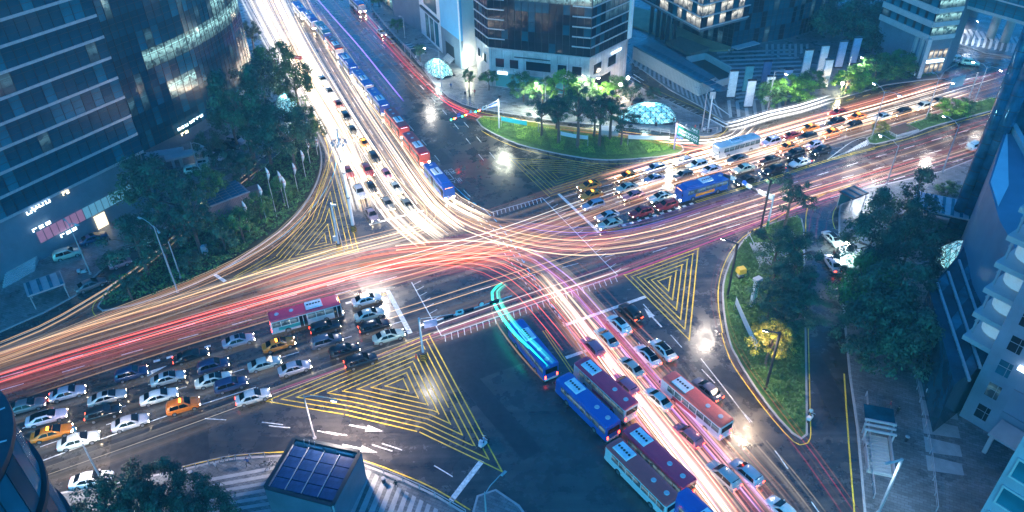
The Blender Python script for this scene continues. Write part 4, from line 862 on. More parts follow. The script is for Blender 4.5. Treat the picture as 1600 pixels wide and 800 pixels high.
def sunken():
    t = thing('sunken_stair_court', 'sunken stair court with pale parapet walls and lit steps in the plaza', 'stairs')
    q = [at(*p).xy for p in [(1072, 100), (1101, 94), (1140, 116), (1136, 132), (1112, 139)]]; w = MB()
    for a, c in ((q[0], q[1]), (q[1], q[2]), (q[2], q[3]), (q[3], q[4])): w.wall(a, c, .1, 1.9, .35)
    w.build('parapet', M_CONC, t); f = MB(); f.prism(q, .1, .17); f.build('court_floor', mat('court_floor', (.05, .05, .04), .6), t)
    for k in range(6): c = at(1104 + k * 3.4, 119 + k * 1.8).xy; s_ = MB(); s_.box((c.x, c.y, .3 + .1 * (6 - k)), (.45, 4.5, .2), .4); s_.build('step', M_CONC, t)
    c = at(1106, 118, 1.4); put('wall_lamp', MB().box((0, 0, 0), (1.6, .2, .3)).mesh('wall_lamp', E_WARMS), t, c)
sunken()
b = MB(); pc = mat('tan_terrace', (.34, .25, .14), .8, vs=.3); b.prism([at(*p).xy for p in [(984, 12), (1020, 20), (1140, 72), (1146, 80), (1115, 82), (1040, 62), (980, 40)]], .1, .6); structure(b.build('terrace', pc))
b = MB(); b.prism([at(*p).xy for p in [(1040, 70), (1062, 62), (1108, 80), (1078, 90)]], .1, 1.0); structure(b.build('terrace', mat('stone_terrace', (.16, .13, .11), .8)))
# paving strips: pale slabs between dark ones
STR = mat('pale_paving_strip', (.34, .36, .38), .55, vs=1.2); 
def strips(name, quads, parent=None):
    root = structure(put(name, None)) if parent is None else parent
    for q in quads:
        m_ = MB(); m_.prism([at(*p).xy for p in q], .12, .147); m_.build('paving_strip', STR, root)
qs = []
for k in range(20):
    a = Vector((983, 99)).lerp(Vector((1133, 188)), k / 20); c = Vector((989, 90)).lerp(Vector((1118, 151) if k > 1 else (1118, 151)), k / 20); e = Vector((7.5, 4.4)) * .5; qs.append([a, a + e, c + e * .86, c])
strips('striped_pavement', qs)
qs = []
for k in range(9):   # stripes across the plaza
    y = 82 + k * 6.2; x0 = 1120 + k * 3; x1 = 1240 + k * 4; qs.append([(x0, y), (x1, y - 5), (x1, y - 2.6), (x0, y + 2.6)])
for k in range(7): x = 1136 + k * 13; qs.append([(x, 158 + (k % 2) * 2), (x + 5, 157), (x + 8, 184 - k * 1.4), (x + 3, 185 - k * 1.4)])
for k in range(8): x = 1196 + k * 9; qs.append([(x, 70), (x + 4, 69), (x + 4, 84 + (k % 3) * 4), (x, 85 + (k % 3) * 4)])
for k in range(6): y = 128 + k * 6; qs.append([(1150, y), (1190, y - 4), (1190, y - 1.5), (1150, y + 2.6)]); qs.append([(1212, y - 6), (1250, y - 10), (1250, y - 7.5), (1212, y - 3.4)])
strips('plaza_stripes', qs)
qs = []
for k in range(12):
    x = 1494 + k * 9; y = 44 + k * 1.5; qs.append([(x, y), (x + 4.5, y - 1), (x + 12.5, y + 12), (x + 8, y + 13)]); qs.append([(x + 8, y + 13), (x + 12.5, y + 12), (x + 8.5, y + 25), (x + 4, y + 26)])
strips('chevron_paving', qs)
# striped forecourt at lower left: alternate pale slabs following the kerb
qs = []
for k in range(9): y = 736 + k * 11; qs.append([(318 - k * 4, y + 14), (442, y - 9), (442, y - 4), (314 - k * 4, y + 20)])
for k in range(15):
    a = Vector((562, 728)).lerp(Vector((735, 826)), (k / 15) ** .97); qs.append([a, a + Vector((6, 3.2)), a + Vector((-28 + k * 1.0, 84)), a + Vector((-37 + k * 1.0, 80))])
strips('striped_forecourt', qs)
# right-hand pavement: long dark drain bands and pale flagstones
qs = []
for k in range(5): a = Vector((1432 + k * 3, 592 + k * 29)); qs.append([a + Vector((2, 4)), a + Vector((58, 18)), a + Vector((62, 36)), a + Vector((5, 28))])
strips('pale_flagstones', qs)
def corner_tower():
    t = thing('corner_building', 'pale office building with lit shop windows at its corner by the far loop', 'building')
    G = [at(*p).xy for p in [(1360, 84), (1433, 121), (1471, 116), (1490, 96)]]; h1 = zof((1433, 121), (1446, 58)); H = 34
    zs = [h1 + 3.3 * k for k in range(int((H - h1) / 3.3) + 1)]
    curtain(t, [G[1], G[2]], zs, 3.2, lambda c, f, nc, nf, rr: L_COOL if rr.random() < .75 else L_DIM, 120, band=M_CONC, bh=1.1, bd=.3, mull=False, seed=7)
    curtain(t, [G[0], G[1]], zs, 3.0, lambda c, f, nc, nf, rr: G_MID if rr.random() < .6 else L_DIM, 120, gap=.9, band=M_CONC, bh=1.4, bd=.35, mull=False, seed=8)
    for z0, z1, m_ in ((.1, h1 - .4, M_WALLG),):
        w = MB(); w.wall(G[0], G[1], z0, z1, .8, 0, -.3); w.wall(G[1], G[2], z0, z1, .8, 0, -.302); w.build('base_wall', m_, t)
    w = MB(); w.wall(G[2], G[3], .1, H, .8); w.build('end_wall', M_WALLG, t)
    d = (G[2] - G[1]).normalized(); n = Vector((d.y, -d.x)); L = (G[2] - G[1]).length; wm = L_WARM
    for f, z in enumerate((2.0, 5.6, 8.6)):
        if z > h1 - 1.5: continue
        for k in range(5): q = G[1] + d * L * (.12 + .19 * k) - n * .2; put('shop_window', pane_mesh(wm), t, (q.x, q.y, z), atan2(d.y, d.x), scale=(L * .13, 1, 2.2))
    q = G[1] + d * L * .5 + n * .3; put('lit_sign_board', MB().box((0, 0, 0), (L * .7, .2, .7)).mesh('lit_sign_board', E_SIGN), t, (q.x, q.y, 4.0), atan2(d.y, d.x))
    for px in ((1418, 112), (1426, 117), (1434, 122)):
        c = at(*px); m_ = MB(); m_.box((c.x, c.y, h1 / 2), (1.0, 1.0, h1)); m_.build('pier', M_CONC, t)
    r = MB(); r.prism(G + [G[3] + Vector((6, 20)), G[0] + Vector((6, 22))], H, H + .5); r.build('roof', M_SLAB, t)
corner_tower()
def arcade():
    t = thing('arcade_building', 'far office block on tall round uplit columns with a deep glass beam', 'building'); z = 16
    a = at(1506, 8, z).xy; c = at(1562, 24, z).xy; d = (c - a).normalized(); n = Vector((-d.y, d.x)); e = c + d * 22
    for px in ((1547, 59), (1569, 66), (1500, 34), (1520, 26)):
        p = at(*px); m_ = MB(); m_.tube([(p.x, p.y, .1), (p.x, p.y, z)], 1.15, 16); m_.build('column', M_CONC, t, True)
    curtain(t, [a - d * 2, e], [z, z + 3.2, z + 6.4, z + 9.6], 2.4, lambda c_, f, nc, nf, rr: G_MID if rr.random() < .8 else L_DIM, 60, band=M_BAND, bh=.3, bd=.2, seed=9)
    b = MB(); b.prism([a - d * 2, e, e + n * 22, a - d * 2 + n * 22], z - .6, z, bottom=True); b.build('soffit', M_CONC, t)
arcade()
def glass_shaft():
    t = thing('glass_lift_shaft', 'tall slender blue glass shaft of bundled tubes rising on the right', 'tower')
    c = at(1497, 362); H = zof((1497, 362), (1600, 95), 74) 
    H = 60
    for k, (dx, dy, r_) in enumerate(((-.9, .4, 1.0), (.4, -.5, 1.15), (1.5, .5, .95), (2.4, 1.6, .8))):
        m_ = MB(); m_.tube([(c.x + dx, c.y + dy, .1), (c.x + dx, c.y + dy, H)], r_, 18); m_.build('tube', mat('iridescent_glass', (.03, .16, .26), .12, .3, vary=.5, vs=.5), t, True)
    for k in range(22):
        m_ = MB(); m_.tube([(c.x - .9, c.y + .4, 2 + k * 2.6), (c.x - .9, c.y + .4, 2.1 + k * 2.6)], 1.03, 18); m_.build('ring', M_MULL, t)
        m_ = MB(); m_.tube([(c.x + .4, c.y - .5, 3 + k * 2.6), (c.x + .4, c.y - .5, 3.1 + k * 2.6)], 1.18, 18); m_.build('ring', M_MULL, t)
    b = MB(); b.prism([(c.x + 1.5, c.y), (c.x + 6, c.y + 1), (c.x + 8, c.y + 8), (c.x + 2, c.y + 5)], .1, H); b.build('dark_core', G_DARK, t)
glass_shaft()
def slate_hall():
    t = thing('dark_glass_hall', 'dark blue glass hall with long sloping ridges between the shaft and the white facade', 'building'); z = 9
    q = [at(1500, 395, z).xy, at(1452, 452, z).xy, at(1492, 600, z).xy, at(1545, 560, z).xy, at(1640, 470, z).xy, at(1560, 300, z).xy]
    b = MB(); b.prism(q, .1, z - .05); b.build('hall_wall', G_DARK, t)
    for i in range(7):
        a = at(1462 + i * 17, 444 - i * 18, z).xy; c = at(1512 + i * 17, 596 - i * 20, z).xy; m_ = MB(); m_.wall(a, c, z, z + .35, .3); m_.build('ridge', M_BAND, t)
        if i < 6:
            a2 = at(1462 + i * 17 + 15, 444 - i * 18 - 16, z).xy; c2 = at(1512 + i * 17 + 15, 596 - i * 20 - 18, z).xy
            for k in range(7):
                u0, u1 = k / 7, (k + .93) / 7; m_ = MB(); m_.prism([a.lerp(c, u0), a.lerp(c, u1), a2.lerp(c2, u1), a2.lerp(c2, u0)], z, z + .12); m_.build('roof_pane', [G_DARK, G_MID][(k + i) % 3 == 0], t)
    z2 = 20; q = [at(1572, 198, z2).xy, at(1545, 285, z2).xy, at(1562, 345, z2).xy, at(1640, 480, z2).xy, at(1760, 300, z2).xy]
    t2 = thing('slate_roof_building', 'grey blue roofed block with one pale roof panel at the right edge', 'building')
    b = MB(); b.prism(q, .1, z2); b.build('roof', mat('grey_blue_roof', (.12, .20, .28), .5, vs=.2), t2)
    b = MB(); b.prism([at(*p, z2 + .1).xy for p in [(1574, 205), (1548, 284), (1560, 322), (1576, 290)]], z2, z2 + .12); b.build('pale_roof_panel', M_WALLW, t2)
    b = MB(); b.wall(at(1574, 196, z2).xy, at(1630, 300, z2).xy, z2, z2 + 1.0, .8); b.build('parapet', M_CONC, t2)
slate_hall()
M_WALLR = mat('blue_grey_cladding', (.30, .33, .40), .6, vs=.25, vary=.2)
def white_facade():
    t = thing('white_panel_building', 'pale panelled building with dark windows and stacked lit bay windows', 'building'); H = 56
    c = at(1498, 650).xy; r = at(1572, 694).xy; d = (r - c).normalized(); r = c + d * 30; n = Vector((d.y, -d.x)); l = c + Vector((-d.y, d.x)) * 11 + d * .5
    w = MB(); w.wall(c, r, .1, H, .8); w.build('front_wall', M_WALLR, t); w = MB(); w.wall(l, c, .1, H, .8); w.build('side_wall', M_WALLR, t)
    zw = [zof((1519 - 6, 660), p) for p in ((1519, 648), (1534, 619), (1551, 586), (1569, 554), (1587, 518))]; 
    an = atan2(d.y, d.x); st = 3.9
    for f in range(13):
        for x in (2.2,):
            q = c + d * x + n * .02; z = 2.6 + st * f; o = put('window', pane_mesh([G_BLACK, G_BLACK, G_MID, L_DIM][(f * 7) % 4]), t, (q.x, q.y, z), an, scale=(1.5, 1, 2.2)); b = MB(); b.box((0, -.03, .1), (1, .06, .03)); b.box((.2, -.031, 0), (.03, .06, 1)); b.build('glazing_bar', M_CONC, o)
        for k in range(3): 
            q = c + d * (6.5 + 5 * k) + n * .06; put('wall_panel', pane_mesh(M_WALLR if f != 3 else mat('blue_sign_panel', (.12, .26, .40), .5)), t, (q.x, q.y, 2.6 + st * f), an, scale=(4.85, 2, st - .12))
    q = c + d * 10 + n * .35; lettering('lit_sign_lettering', 'UPPERS', 1.7, mat('pale_green_sign', (.4, .7, .6), .4, emit=(.45, .9, .8), es=1.3), Matrix.Translation((q.x, q.y, 2.6 + st * 3)) @ Matrix.Rotation(an, 4, 'Z') @ Matrix.Rotation(pi / 2, 4, 'X'), t, .1, sx=1.2)
    b = MB(); q = c + d * 10 + n * .5; b.box((q.x, q.y, 2.6 + st * 2.4), (13, .5, .5), an); b.build('light_strip', E_SIGN, t)
    b = MB(); q = c + d * 9 + n * 2.2; b.box((q.x, q.y, 3.4), (9, 3.6, .3), an); q2 = c + d * 5 + n * 3.6; b.box((q2.x, q2.y, 1.8), (.5, .5, 3.2), an); b.build('entrance_canopy', M_CONC, t)
    dl = (c - l).normalized(); nl = Vector((dl.y, -dl.x)); al = atan2(dl.y, dl.x)
    for f in range(13):
        z = 12.0 + 3.9 * f
        if z > H - 3: break
        q = l.lerp(c, .45) + nl * 1.4
        o = put('bay_window', MB().tube([(0, 0, -1.2), (0, 0, 1.2)], 2.3, 16).mesh('bay_window', mat('lit_bay_glass', (.35, .45, .5), .2, emit=(.35, .62, .75), es=.35)), t, (q.x, q.y, z))
        s_ = put('bay_slab', MB().box((0, 0, 0), (8.5, 5.2, .7)).mesh('bay_slab', M_CONC), t, (q.x, q.y, z - 1.75), al)
        b = MB(); b.box((-2.9, -2.2, 0), (.25, .25, 2.6)); b.box((2.9, -2.2, 0), (.25, .25, 2.6)); b.box((0, -2.35, .5), (6, .18, .18)); put('bay_frame', b.mesh('bay_frame', M_WALLR), t, (q.x, q.y, z), al)
    b = MB(); b.prism([c, r, r + Vector((-d.y, d.x)) * 11, l], H, H + .4); b.build('roof', M_SLAB, t)
white_facade()
t = thing('lit_shop_strip', 'white lit strip of shop signs along the foot of the dark hall', 'sign'); A, B = at(1474, 508, 2.5), at(1490, 556, 2.5)
for k in range(9):
    q = A.lerp(B, (k + .5) / 9); put('sign_block', MB().box((0, 0, 0), (.9, .35, .7)).mesh('sign_block', E_SIGN), t, q, atan2(B.y - A.y, B.x - A.x))
m_ = MB(); m_.wall(A, B, .13, 2.1, .5); m_.build('shop_wall', M_WALLG, t)
def corner_right():
    t = thing('balcony_building', 'pale blue building with framed windows in the lower right corner', 'building')
    a = at(1478, 895).xy; d = (at(1572, 694).xy - at(1498, 650).xy).normalized(); c = a + d * 24; L = 24; n = Vector((d.y, -d.x)); an = atan2(d.y, d.x); H = 44
    if n.dot(-a) < 0: n = -n
    b = MB(); b.prism([a, c, c - n * 20, a - n * 20], .1, H); b.build('wall', M_WALLR, t)
    for f in range(10):
        for k in range(int(L / 4)):
            q = a + d * (2 + 4 * k) + n * .04; o = put('window', pane_mesh(G_MID), t, (q.x, q.y, 2.5 + 4 * f), an, scale=(2.6, 1, 2.2)); b = MB(); b.box((0, -.05, .56), (1.16, .16, .1)); b.box((0, -.05, -.56), (1.16, .16, .1)); b.box((.54, -.05, 0), (.07, .16, 1)); b.box((-.54, -.05, 0), (.07, .16, 1)); b.build('frame', M_CONC, o)
corner_right()
def round_tower():
    t = thing('round_glass_tower', 'round glass tower with dark curved rims in the lower left corner', 'building')
    # rims at successive storeys of a cylinder close to the camera
    z0 = 47.0; e = at(47, 700, z0); Rr = 8.0; cx, cy = e.x - Rr - .7, e.y - 2.5
    tg = glass('teal_tower_glass', (.02, .14, .19), .08, .15); st = 4.6
    nseg = 40; vis = [k for k in range(nseg)]
    for f in range(8):
        z = z0 - f * st
        if z < 4: break
        m_ = MB(); m_.tube([(cx, cy, z), (cx, cy, z + .35)], Rr + .25, 64); m_.build('rim', M_MULL, t)
        m_ = MB(); m_.tube([(cx, cy, z - .5), (cx, cy, z)], Rr - .15, 64); m_.build('floor_slab', M_CONC, t)
        for k in vis:
            a = 2 * pi * (k + .5) / nseg; x, y = cx + cos(a) * (Rr - .02), cy + sin(a) * (Rr - .02)
            if not inframe((x, y, z - 2), 80) or Vector((x - cx, y - cy)).dot(Vector((0 - x, 0 - y)) + Vector((0, 20))) < -60: continue
            put('pane', pane_mesh([tg, G_MID, tg, G_DARK][(k * 3 + f) % 4]), t, (x, y, z - st / 2 + .05), a + pi / 2, scale=(2 * pi * Rr / nseg * .93, 1, st - .95))
    m_ = MB(); m_.tube([(cx, cy, .1), (cx, cy, z0 - .3)], Rr - .4, 48); m_.build('core', M_INNER, t)
    m_ = MB()
    for k in range(9): a = -1.3 + k * .33; m_.tube([(cx, cy, z0 + .5), (cx + cos(a) * Rr, cy + sin(a) * Rr, z0 + .3)], .08, 6)
    m_.build('roof_ribs', M_STEEL, t)
round_tower()
def plant_box():
    t = thing('rooftop_plant_block', 'boxy pale metal kiosk with cooling plant inside its open top', 'building'); h = 5.0
    q = [at(*p, h).xy for p in [(461, 686), (561, 707), (519, 788), (416, 761)]]
    for i in range(4):
        a, c = q[i], q[(i + 1) % 4]; d = (c - a).normalized(); n = Vector((d.y, -d.x)); L = (c - a).length
        if n.dot((a + c) / 2 - (q[0] + q[2]) / 2) < 0: n = -n
        k = max(1, round(L / 1.25)); w = MB(); w.wall(a, c, .1, h, .2, 0, -.15); w.build('wall', M_WALLG, t)
        for j in range(k): p = a + d * (j + .5) * L / k + n * .02; put('cladding_panel', pane_mesh(mat('pale_cladding', (.8, .82, .85), .5, vary=.05)), t, (p.x, p.y, h / 2 + .05), atan2(d.y, d.x), scale=(L / k - .05, 1.5, h - .3))
    rim = MB()
    for i in range(4): rim.wall(q[i], q[(i + 1) % 4], h - .25, h + .15, .45, 0, .1 + i * .004)
    rim.build('parapet', M_MULL, t); f = MB(); f.prism(inset(q, .3), h - 1.4, h - 1.2); f.build('deck', M_SLAB, t)
    c = (q[0] + q[2]) / 2; u = (q[1] - q[0]).normalized(); v = (q[3] - q[0]).normalized(); a0 = c - u * 4.1 - v * 3.0
    gl = mat('blue_cooling_panel', (.02, .05, .14), .25, vary=.4, vs=2)
    for i in range(4):
        for j in range(4): p = a0 + u * (1.05 + 2.07 * i) + v * (.8 + 1.55 * j); put('cooling_panel', MB().box((0, 0, 0), (1.9, 1.42, .5)).mesh('cooling_panel', gl), t, (p.x, p.y, h - .45), atan2(u.y, u.x))
    for i in range(5): m_ = MB(); p = a0 + u * (2.07 * i); r_ = p + v * 6.2; m_.tube([(p.x, p.y, h - .12), (r_.x, r_.y, h - .12)], .07, 6); m_.build('frame_rail', M_STEEL, t)
    for s_ in (0, 1):
        for x in (1.6, 5.6):
            p = a0 + u * x + v * (-.45 if s_ == 0 else 6.65); e = p + u * 2.0; m_ = MB(); m_.tube([(p.x, p.y, h - .9), (p.x, p.y, h - .3), (e.x, e.y, h - .3), (e.x, e.y, h - .9)], .16, 8); m_.build('pipe', M_STEEL, t, True)
    for k in range(3): p = q[0] + u * (1.3 + .7 * k) + v * .5; m_ = MB(); m_.tube([(p.x, p.y, h - 1), (p.x + .3, p.y, h + .9)], .05, 6); m_.build('mast', M_STEEL, t)
plant_box()
def brick_kiosk():
    t = thing('brick_kiosk', 'brick service block with blue solar panels on its roof among the shrubs', 'kiosk'); h = 3.3
    A, B = at(332, 347).xy, at(396, 322).xy; d = (B - A).normalized(); n = Vector((-d.y, d.x)); D = 5.2
    q = [A, B, B + n * D, A + n * D]; br = paving('brick', (.20, .15, .16), .25, .08, 0, .012, .7)
    b = MB(); b.prism(q, .1, h); b.build('core_wall', M_WALLG, t); L = (B - A).length; an = atan2(d.y, d.x); rows = 11; nb = int(L / .62); 
    bm = MB().box((0, 0, 0), (.58, .12, .26)).mesh('brick', mat('mauve_brick', (.26, .19, .21), .7, vs=3, vary=.35))
    for r_ in range(rows):
        for k in range(nb): p = A + d * ((k + .5 + .5 * (r_ % 2)) * L / (nb + .5)) - n * .05; put('brick', bm, t, (p.x, p.y, .3 + r_ * .285), an)
    for a_, b_ in ((A + n * D, A),): 
        w = MB(); w.wall(a_, b_, .1, h - .01, .2, 0, .1); w.build('side_wall', br, t)
    sp = mat('blue_solar_glass', (.02, .13, .22), .12, vary=.3)
    for i in range(5):
        for j in range(6): p = A + d * (.9 + i * (L - 1.2) / 4.6) + n * (.45 + j * .82); put('solar_panel', MB().box((0, 0, 0), ((L - 1.2) / 4.6 - .15, .72, .06)).mesh('solar_panel', sp), t, (p.x, p.y, h + .12 + .1 * j), an)
    b = MB(); b.wall(A - n * .1, B - n * .1, h - .05, h + .1, .3, 0, .2); b.build('gutter', M_STEEL, t)
    b = MB(); C2, D2 = at(398, 322).xy, at(415, 316).xy; b.wall(C2, D2, .1, 3.0, 2.5); b.build('annexe', br, t)
    lp = A + n * D * .5 - d * .2; put('wall_lamp', MB().box((0, 0, 0), (.3, .3, .3)).mesh('wall_lamp', E_WARMS), t, (lp.x, lp.y, h - .2))
brick_kiosk()
def bus_shelter(px, w_, d_, rz, h, lb, m_roof=None):
    t = thing('shelter', lb, 'shelter', at(*px), rz); m_ = m_roof or M_STEEL
    put('roof', MB().box((0, 0, h), (w_, d_, .2)).mesh('roof', m_), t)
    for i in range(max(2, int(w_ / 1.2))): put('roof_slat', MB().box((0, 0, 0), (.5, d_ * .92, .06)).mesh('roof_slat', G_MID), t, (-w_ / 2 + .6 + i * (w_ - 1.0) / max(1, int(w_ / 1.2) - 1), 0, h + .14))
    for sx in (-1, 1):
        for sy in (-1, 1): m2 = MB(); m2.tube([(sx * w_ * .45, sy * d_ * .42, .1), (sx * w_ * .45, sy * d_ * .42, h)], .09, 6); m2.build('post', M_STEEL, t)
    put('back_screen', MB().box((0, d_ * .44, h * .45), (w_ * .9, .06, h * .7)).mesh('back_screen', G_MID), t); return t
bus_shelter((1462, 352), 9.5, 6.5, radians(-28), 4.2, 'wide slatted shelter roof at the foot of the glass shaft')
bus_shelter((1327, 325), 4.2, 3.2, radians(30), 3.4, 'small dark kiosk roof at the corner of the side street', M_DARK)
bus_shelter((642, 86), 4.6, 2.0, radians(-62), 2.6, 'small white bus shelter on the far pavement')
bus_shelter((80, 466), 5.5, 4.2, radians(35), 3.0, 'glass subway stair canopy by the kerb')
kd_ = at(1338, 670) - at(1349, 800); b_ = thing('subway_stair', 'open subway stairway with a sign beam and glass railings on the right pavement', 'stairs', at(1371, 712), atan2(kd_.y, kd_.x) - pi / 2); b_.scale = (.82, .85, .85)
put('stair_well', MB().box((0, 0, .17), (3.4, 7.6, .06)).mesh('stair_well', mat('pale_stair_floor', (.42, .46, .44), .6, emit=(.5, .8, .8), es=.04)), b_)
for k in range(12): put('step', MB().box((0, 0, 0), (3.1, .42, .12)).mesh('step', M_CONC), b_, (0, -3.2 + k * .58, .26 - .0 * k))
for s in (-1, 1): put('side_rail', MB().box((0, 0, .75), (.12, 7.6, 1.2)).mesh('side_rail', M_STEEL), b_, (s * 1.85, 0, 0))
for s in (-1, 1): put('post', MB().box((0, 0, 1.6), (.22, .22, 3.2)).mesh('post', M_STEEL), b_, (s * 2.0, 3.9, 0)); put('post', MB().box((0, 0, 1.3), (.22, .22, 2.6)).mesh('post', M_STEEL), b_, (s * 2.0, 2.4, 0))
for y, z in ((3.9, 3.1), (3.4, 2.6), (2.4, 2.5)): put('sign_beam', MB().box((0, 0, 0), (4.6, .25, .35)).mesh('sign_beam', M_STEEL), b_, (0, y, z))
put('stair_hood', MB().box((0, 0, 0), (4.4, 3.4, .12)).mesh('stair_hood', G_DARK), b_, (0, 5.6, 2.9))
# ------------------------------------------------------------------ glowing glass canopies of the subway entrances
E_DOME = emi('lit_canopy_glass', (.50, .95, .95), .75, 'NONE'); 
def dome(px, rz, Lx, Wy, H, label, strength=None):
    c = at(*px); t = thing('glass_canopy', label, 'canopy', (c.x, c.y, .13), rz); nu, nv = 11, 8
    def P(u, v):
        a = pi * v; x = (u - .5) * Lx; k = (1 - (2 * u - 1) ** 4 * .75) if u > .5 else (1 - (2 * u - 1) ** 2 * .85); return Vector((x, -cos(a) * Wy / 2 * (.35 + .65 * k), sin(a) * H * max(.05, k) + .1))
    fr = MB(); gm = []
    for i in range(nu):
        for j in range(nv):
            a, b, c2, d = P(i / nu, j / nv), P((i + 1) / nu, j / nv), P((i + 1) / nu, (j + 1) / nv), P(i / nu, (j + 1) / nv); m_ = (a + b + c2 + d) / 4
            for e in ((a, m_), (b, m_), (c2, m_), (d, m_), (a, b), (a, d)): fr.tube([e[0], e[1]], .055, 4, caps=False)
            for q in ((a, b, m_), (b, c2, m_), (c2, d, m_), (d, a, m_)):
                cc = (q[0] + q[1] + q[2]) / 3; g_ = MB(); g_.face([cc + (p - cc) * .93 for p in q]); g_.build('pane', M_DOMES[(i * 5 + j * 3 + len(gm)) % 3], t); gm.append(1)
    fr.build('frame', mat('teal_frame', (.02, .10, .12), .4), t)
    put('plinth', MB().box((0, 0, .15), (Lx * .9, Wy * .95, .3)).mesh('plinth', M_DARK), t)
    l = bpy.data.lights.new('canopy_lamp', 'POINT'); l.energy = 1800; l.color = (.7, 1, .95); l.shadow_soft_size = .6; lo = bpy.data.objects.new('canopy_lamp', l); C.objects.link(lo); lo.parent = t; lo.location = (0, 0, H + 1.0)
M_DOMES = [emi('bright_canopy_glass', (.55, .95, .95), .7, 'NONE'), emi('teal_canopy_glass', (.20, .62, .66), .3, 'NONE'), emi('pale_canopy_glass', (.40, .85, .88), .48, 'NONE')]
dome((684, 112), radians(-60), 11.5, 5.4, 3.0, 'glowing glass canopy on the pavement beside the wide upper road')
dome((1010, 186), radians(-6), 13, 6, 3.7, 'glowing glass canopy behind the oval green island')
dome((449, 168), radians(-70), 9.5, 5.2, 3.0, 'glowing glass canopy half hidden by the trees of the curved tower')
dome((1512, 425), radians(-70), 12, 7, 5.5, 'large dim glass bubble over the dark hall on the right')
# ------------------------------------------------------------------ trees
def make_crown(seed, kind, mats_, n_leaf):
    rr = random.Random(seed); q = []; tn = []; cl = []
    if kind == 'broad':
        for _ in range(46):
            a = rr.uniform(0, 6.28); e = rr.uniform(-.35, 1); rad = rr.uniform(.25, 1) ** .6 * (1 - .25 * max(0, e)); cl.append((Vector((cos(a) * rad * .95, sin(a) * rad * .95, e * .95 * (1.15 - rad * .4))), rr.uniform(.15, .31), rr.uniform(.4, 1.6)))
    elif kind == 'pine':
        for _ in range(26):
            a = rr.uniform(0, 6.28); rad = rr.uniform(.15, 1); cl.append((Vector((cos(a) * rad, sin(a) * rad, rr.uniform(-.7, .8) * (1.1 - rad * .5))), rr.uniform(.18, .30), rr.uniform(.55, 1.5)))
    else:  # conical / layered
        for _ in range(46):
            h = rr.uniform(-1, 1.1); a = rr.uniform(0, 6.28); rad = (1.15 - (h + 1) / 2.1) * rr.uniform(.4, 1); cl.append((Vector((cos(a) * rad, sin(a) * rad, h)), rr.uniform(.15, .27), rr.uniform(.55, 1.4)))
    per = n_leaf // len(cl); sz = {'broad': .042, 'pine': .042, 'cone': .04}[kind]
    for c, r, tone in cl:
        fl = .55 if kind != 'broad' else .8
        for _ in range(per):
            d = Vector((rr.gauss(0, 1), rr.gauss(0, 1), rr.gauss(0, 1))).normalized() * r * rr.uniform(.35, 1.1); d.z *= fl
            p = c + d; nr = (d.normalized() + Vector((rr.gauss(0, .5), rr.gauss(0, .5), .5 + rr.gauss(0, .4)))).normalized(); q.append((p, sz * rr.uniform(.6, 1.4), nr, rr.uniform(0, 6.3))); tn.append(tone * rr.uniform(.7, 1.3))
    return leaf_mesh('crown', q, mats_, tn), cl
BARK = mat('bark', (.13, .085, .07), .85, vs=4, vary=.4, bump=.5)
CR = {}
for kind in ('broad', 'pine', 'cone'):
    for v in range(3):
        for mk, mm in (('d', LF_D), ('m', LF_M), ('b', LF_B), ('y', LF_Y)):
            if mk == 'y' and v or (mk == 'b' and kind == 'cone'): continue
            CR[(kind, mk, v)] = (kind, mk, v, mm)
_cr = {}
def crown(kind, mk, v):
    if (kind, v) not in _cr: _cr[(kind, v)] = {}
    d = _cr[(kind, v)]
    if mk not in d:
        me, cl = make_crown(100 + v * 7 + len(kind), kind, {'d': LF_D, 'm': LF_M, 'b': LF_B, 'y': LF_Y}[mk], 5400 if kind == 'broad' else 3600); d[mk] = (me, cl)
    return d[mk]
def tree(base, h, rad, kind, mk, v, label, trunk=.45, cat='tree', group=None, lean=(0, 0), name=None):
    """base in photo pixels, h total height in metres, rad crown radius, trunk: share of the height below the crown's middle"""
    g_ = at(*base); t = thing(name or {'broad': 'broadleaf_tree', 'pine': 'pine_tree', 'cone': 'conifer_tree'}[kind], label, cat, (g_.x, g_.y, .12), R.uniform(0, 6.28), group)
    me, cl = crown(kind, mk, v); rz = h * (1 - trunk) * (.92 if kind != 'pine' else .8); cz = h * trunk + (rz * .1); zc = h - rz
    zc = max(zc, h * trunk)
    o = put('crown', me, t, (lean[0], lean[1], zc), 0, scale=(rad, rad, min(rz, h - zc) if kind != 'broad' else min(rz, rad * 1.3)))
    sz = o.scale.z; o.location.z = h - sz * 1.05
    r0 = .06 + h * .018; m_ = MB(); m_.tube([(0, 0, -.1), (lean[0] * .3 + .1, .05, h * .25), (lean[0] * .7, lean[1] * .7, h * .5), (lean[0], lean[1], o.location.z + sz * .35)], [r0 * 1.25, r0, r0 * .75, r0 * .3], 7)
    for c, r, _ in cl[:9]: m_.tube([(lean[0] * .7, lean[1] * .7, h * .48), (lean[0] + c.x * rad * .55, lean[1] + c.y * rad * .55, o.location.z + c.z * sz * .5), (lean[0] + c.x * rad * .95, lean[1] + c.y * rad * .95, o.location.z + c.z * sz * .95)], [r0 * .5, r0 * .3, r0 * .1], 4)
    m_.build('trunk', BARK, t); return t
def tree_px(base, top, rad, kind, mk, v, label, trunk=.45, **k): return tree(base, zof(base, top, 40), rad, kind, mk, v, label, trunk, **k)
T = tree_px
